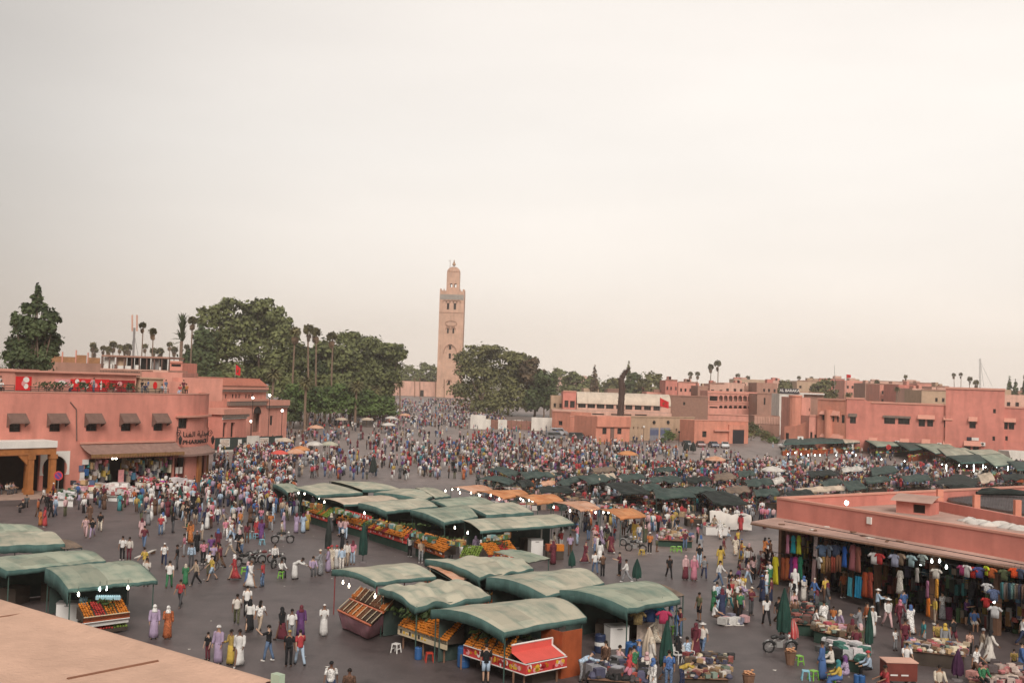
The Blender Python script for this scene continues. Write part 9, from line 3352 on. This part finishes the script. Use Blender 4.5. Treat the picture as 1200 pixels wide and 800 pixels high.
for s in(-1,1):
	q=MB()
	q.tube([deep(157.3,390,200),deep(157+s*5,418,200)],.03,4)
	q.build('guy_wire',MATS['iron_black'],t)
t=thing('lattice_mast','tall lattice antenna mast on the tower roof','mast',deep(1148.5,456,274))
q=MB()
for k in range(9):
	y0,y1=456-4*k,452-4*k
	for x0,x1 in((1147.6,1149.4),(1149.4,1147.6),(1147.6,1147.6),(1149.4,1149.4)):
		q.tube([deep(x0,y0,274),deep(x1,y1,274)],.04,4)
q.build('lattice',MATS['metal_grey'],t)
for x in(1163,1153):
	q=MB()
	q.tube([deep(1149,424,274),deep(x,453,274)],.025,4)
	q.build('guy_wire',MATS['iron_black'],t)
pole('roof_antenna','very thin tall aerial above the roof palms','antenna',[deep(978,460,320),deep(978,428,320)],.06,'metal_grey')
for i,(x,yb,yt,lb)in enumerate(((329,520,481,'lamp post with a bright globe at the bank corner'),(313.5,520,463,'tall lamp with a bright globe before the bank'),(294,518,466,'bright lamp on the bank terrace'),(293,516,493.5,'low bright lamp beside the bank porch'),(754,519,500,'lamp with a white globe at the tan wall'),(795.5,521,506,'black lamp post at the tan wall with dark lantern'))):
	p=ground(x,yb+(6 if i<4 else 1))
	d=deep(x,yt,p.y-.2)
	t=pole('street_lamp',lb,'lamp',[p,(p.x,p.y,d.z-.2)],.06,'iron_black')
	q=MB()
	q.ball((p.x,p.y,d.z),.22 if i<4 else.28,8,5)
	q.build('globe',MATS['bulb' if i<4 else 'plastic_white' if i==4 else 'iron_black'],t)
for x,yb,yt,lb in((207.5,519,505,'black lantern on a scroll bracket by the pharmacy letters'),(251,519,492,'black lantern on a scroll bracket at the rounded corner end')):
	u_=A1.px(min(x,247),510)[0]
	p=A1.P(u_,A1.px(min(x,247),515)[1],.7)
	t=thing('wall_lantern',lb,'lantern',p,'scroll lanterns of the pharmacy')
	q=MB()
	q.lathe([(.03,-.6),(.16,-.4),(.24,.1),(.28,.15),(.1,.4),(.02,.6)],p,6)
	q.build('lantern',MATS['iron_black'],t)
	q=MB()
	c=A1.P(u_,p.z+.8,.35)
	q.tube([c+Vector((math.cos(R(i*30))*.3*(1-i/22),-.1,math.sin(R(i*30))*.5*(1-i/22)))for i in range(18)],.045,5)
	q.tube([A1.P(u_,p.z-.3,.06),A1.P(u_,p.z+1.6,.06)],.05,5)
	q.build('bracket',MATS['iron_black'],t)
def roundel(x,yc,yf,r,label,col='panel_blue',rim_='sign_red'):
	p=ground(x,yf)
	zc=deep(x,yc,p.y).z
	t=pole('road_sign',label,'sign',[p,(p.x,p.y,zc+r)],.04,'metal_grey')
	for k,(rr,m)in enumerate(((r,rim_),(r*.72,col))):
		q=MB()
		q.tube([(p.x,p.y-.06-.012*k,zc),(p.x,p.y-.075-.012*k,zc)],rr,18)
		q.build('disc',MATS[m],t)
	q=MB()
	q.obox((p.x-r*.5,p.y-.10,zc+r*.42),(r*.95,0,-r*.95),(0,.005,0),(r*.12,0,r*.12))
	q.build('bar',MATS[rim_],t)
mat('sign_violet',(.12,.05,.22),var=.05)
roundel(67.5,557,582,.5,'round red and violet no-parking sign at the cafe pillar','sign_violet')
roundel(1041,523.5,536,.55,'round dark red road sign under the hooded window','red_dark')
roundel(1125,525.5,538,.45,'small round red road sign at the tower base','red_dark')
for x,y0,y1,lb in((996.5,518.5,526.5,'square white sign with a dark diamond at the building corner'),(1171.5,525,533,'square white sign with a dark diamond right of the tower windows'),(938,511,517,'small square white sign with a dark diamond over the tilted covers')):
	a,b=deep(x-3.4,(y0+y1)/2,258),deep(x+3.4,(y0+y1)/2,258)
	z0_,z1_=deep(x,y1,258).z,deep(x,y0,258).z
	t=pole('square_sign',lb,'sign',[((a.x+b.x)/2,258.1,0),((a.x+b.x)/2,258.1,z1_)],.06,'metal_grey')
	q=MB()
	q.obox((a.x,258,z0_),(b.x-a.x,0,0),(0,-.06,0),(0,0,z1_-z0_))
	q.build('board',MATS['white_paint'],t)
	q=MB()
	cx,cz,s=(a.x+b.x)/2,(z0_+z1_)/2,(z1_-z0_)*.3
	q.add([(cx-s,257.92,cz),(cx,257.92,cz-s),(cx+s,257.92,cz),(cx,257.92,cz+s)],((0,1,2,3),))
	q.build('diamond',MATS['hoarding_green'],t)
# ---- greenery at the tan wall and the lane
for i,(x,y,w,h,m,lb)in enumerate(((784,518,1.5,3.2,'leaf_bush','bushy shrub before the grey shutters'),(777,519,1.0,1.4,'leaf_ficus','low planter bush left of the bushy shrub'),(817,517,.9,2.4,'leaf_bush','slim shrub between tan wall and dark grey car'),(841,517,1.1,2.6,'leaf_bush','leafy shrub behind the navy car'),(880,516,2.2,5.2,'leaf_olive','pale green vine spilling over the wall beside the iron gate'),(899,517,2.4,3.2,'leaf_olive','wide shrub at the mouth of the lane'),(906,519,1.6,1.8,'leaf_bush','low shrub beside the wide one at the lane'),(889,511,2.0,4.0,'leaf_ficus','dark shrub in the lane behind the vine'))):
	p=ground(x,y)
	t=thing('shrub',lb,'shrub',p,'shrubs at the edge of the square')
	q=MB()
	q.tube([p,p+Vector((.1,0,h*.6))],[.12,.05],5)
	q.build('trunk',MATS['bark'],t)
	q_,s_=leaf_cloud([((p.x+random.Random(i*9+k).uniform(-w,w)*.5,p.y+random.Random(i*7+k).uniform(-.5,.5),h*(.3+.12*k)),(w*.55,w*.5,h*.22))for k in range(5)],420,.28,500+i)
	put('crown',quads_mesh('crown',q_,s_,MATS[m]),t)
for i,(x,dz_)in enumerate([(6,0),(11,0)]+[(100+18*k,0)for k in range(2)]+[(163+9*k,0)for k in range(9)]):
	u_=F1.px(x,456)[0]
	person(0,0,f'{("seated", "standing")[i % 2]} roof cafe guest in {list(PAL)[i]}, {("by the potted plants", "at the long black railing", "near the beige hut")[i % 3]}',('sit','stand')[i%2],'tee',list(PAL)[i],'trousers',BOTW[i%len(BOTW)],'hair',None,rnd.uniform(90,270),pos=F1.P(u_,H1,-1.0-(i*7%5)*.5),group='guests on the cafe roof')
for i,x in enumerate((4,8,12,17,22,27)):
	p=F1p.P(F1p.px(x,560)[0],.14,-1.6-.3*(i%3))
	person(0,0,f'guest in {("white", "light blue", "maroon", "off-white", "grey", "pale pink")[i]} seated in the shade of the timber pergola','sit','tee',('white','light blue','maroon','off-white','grey','pale pink')[i],'trousers','dark grey','hair',None,180+20*i,pos=p,group='guests of the street cafe')
r_=random.Random(4)
q,cols=MB(),[]
for i in range(240):
	u_=r_.uniform(shop[0]+.3,shop[2]-.3)
	if shop[0]+3.2<u_<shop[0]+5.2:
		continue
	z_=r_.uniform(1.0,shop[3]-.1)
	w,h=r_.uniform(.15,.4),r_.uniform(.3,1.0)
	k0=len(q.v)
	F1.block(q,u_,max(.2,z_-h),u_+w,z_,r_.choice((-.2,.1,-.6,-1.2)),-1.25)
	c=(PALC+GOODS)[r_.randrange(len(PALC+GOODS))]
	cols+=[(c[0],c[1],c[2],1)]*(len(q.v)-k0)
me=q.mesh('hanging_goods',MATS['goods'])
set_vcol(me,cols)
put('hanging_goods',me,ph,kind='stuff')
for x,y in((132,537),(136,537)):
	bulb(ph,F1.P(*F1.px(x,y,1.0),1.0),'bulb',.22)
for i,(x0,x1,y0,y1,c)in enumerate(((92,97,545,552,'panel_blue'),(96,103,538,544,'plastic_white'),(93,98,553,560,'plastic_white'),(138,144,550,566,'print_pink'),(98,103,549,557,'barrel_blue'))):
	q=MB()
	a,b,c_,d=F1.rect(x0,y0,x1,y1)
	F1.block(q,a,b,c_,d,.2,.05)
	q.build('hanging_cloth',MATS[c],ph)
r_=random.Random(31)
q=MB()
for i in range(60):
	p=ground(r_.uniform(200,1150),r_.uniform(620,795))
	s=r_.uniform(.05,.16)
	a=r_.uniform(0,3)
	q.add([p+Vector((math.cos(a+k*1.57)*s,math.sin(a+k*1.57)*s,.012+.02*(k%2)))for k in range(4)],((0,1,2,3),))
o=q.build('litter',MATS['lime_white'])
o['kind']='stuff'
r_=random.Random(91)
q,cols=MB(),[]
for x0,x1,y0,y1,n in((570,900,552,598,2600),(880,1195,545,578,1900),(560,900,540,556,500),(700,800,590,606,150)):
	for i in range(n):
		p=ground(r_.uniform(x0,x1),r_.uniform(y0,y1))
		s=r_.uniform(.2,.9)
		k0=len(q.v)
		if r_.random()<.6:
			q.box(p+Vector((0,0,s*.35)),(s*1.2,s*.8,s*.7),r_.uniform(0,3))
		else:
			q.lathe([(s*.5,0),(s*.55,s*.4),(s*.2,s*.8)],p,6)
		c=r_.choice([(.04,.04,.045),(.03,.045,.04),(.10,.07,.06),(.05,.03,.03),(.02,.02,.02),(.25,.18,.14),(.5,.46,.42),(.5,.3,.3),(.30,.05,.05),(.12,.12,.15),(.35,.25,.15),(.06,.09,.08)])
		cols+=[(*c,1)]*(len(q.v)-k0)
me=q.mesh('market_wares',MATS['goods'])
set_vcol(me,cols)
o=put('market_wares',me)
o['kind']='stuff'
tag(o,'dark jumble of boxes and wares between the low tarpaulins','wares')
# ------ dusty evening air
hz=MB()
hz.obox((-1750,-40,-1.0),(3500,0,0),(0,1990,0),(0,0,96))
hm=bpy.data.materials.new('haze')
hm.use_nodes=True
for n in list(hm.node_tree.nodes):
	hm.node_tree.nodes.remove(n)
ho=hm.node_tree.nodes.new('ShaderNodeOutputMaterial')
hv=hm.node_tree.nodes.new('ShaderNodeVolumePrincipled')
hv.inputs['Color'].default_value=(0.99,0.955,0.915,1)
hv.inputs['Density'].default_value=0.00028
hv.inputs['Anisotropy'].default_value=0.75
hm.node_tree.links.new(hv.outputs[0],ho.inputs['Volume'])
ho_=hz.build('haze',hm)
ho_['kind']='stuff'
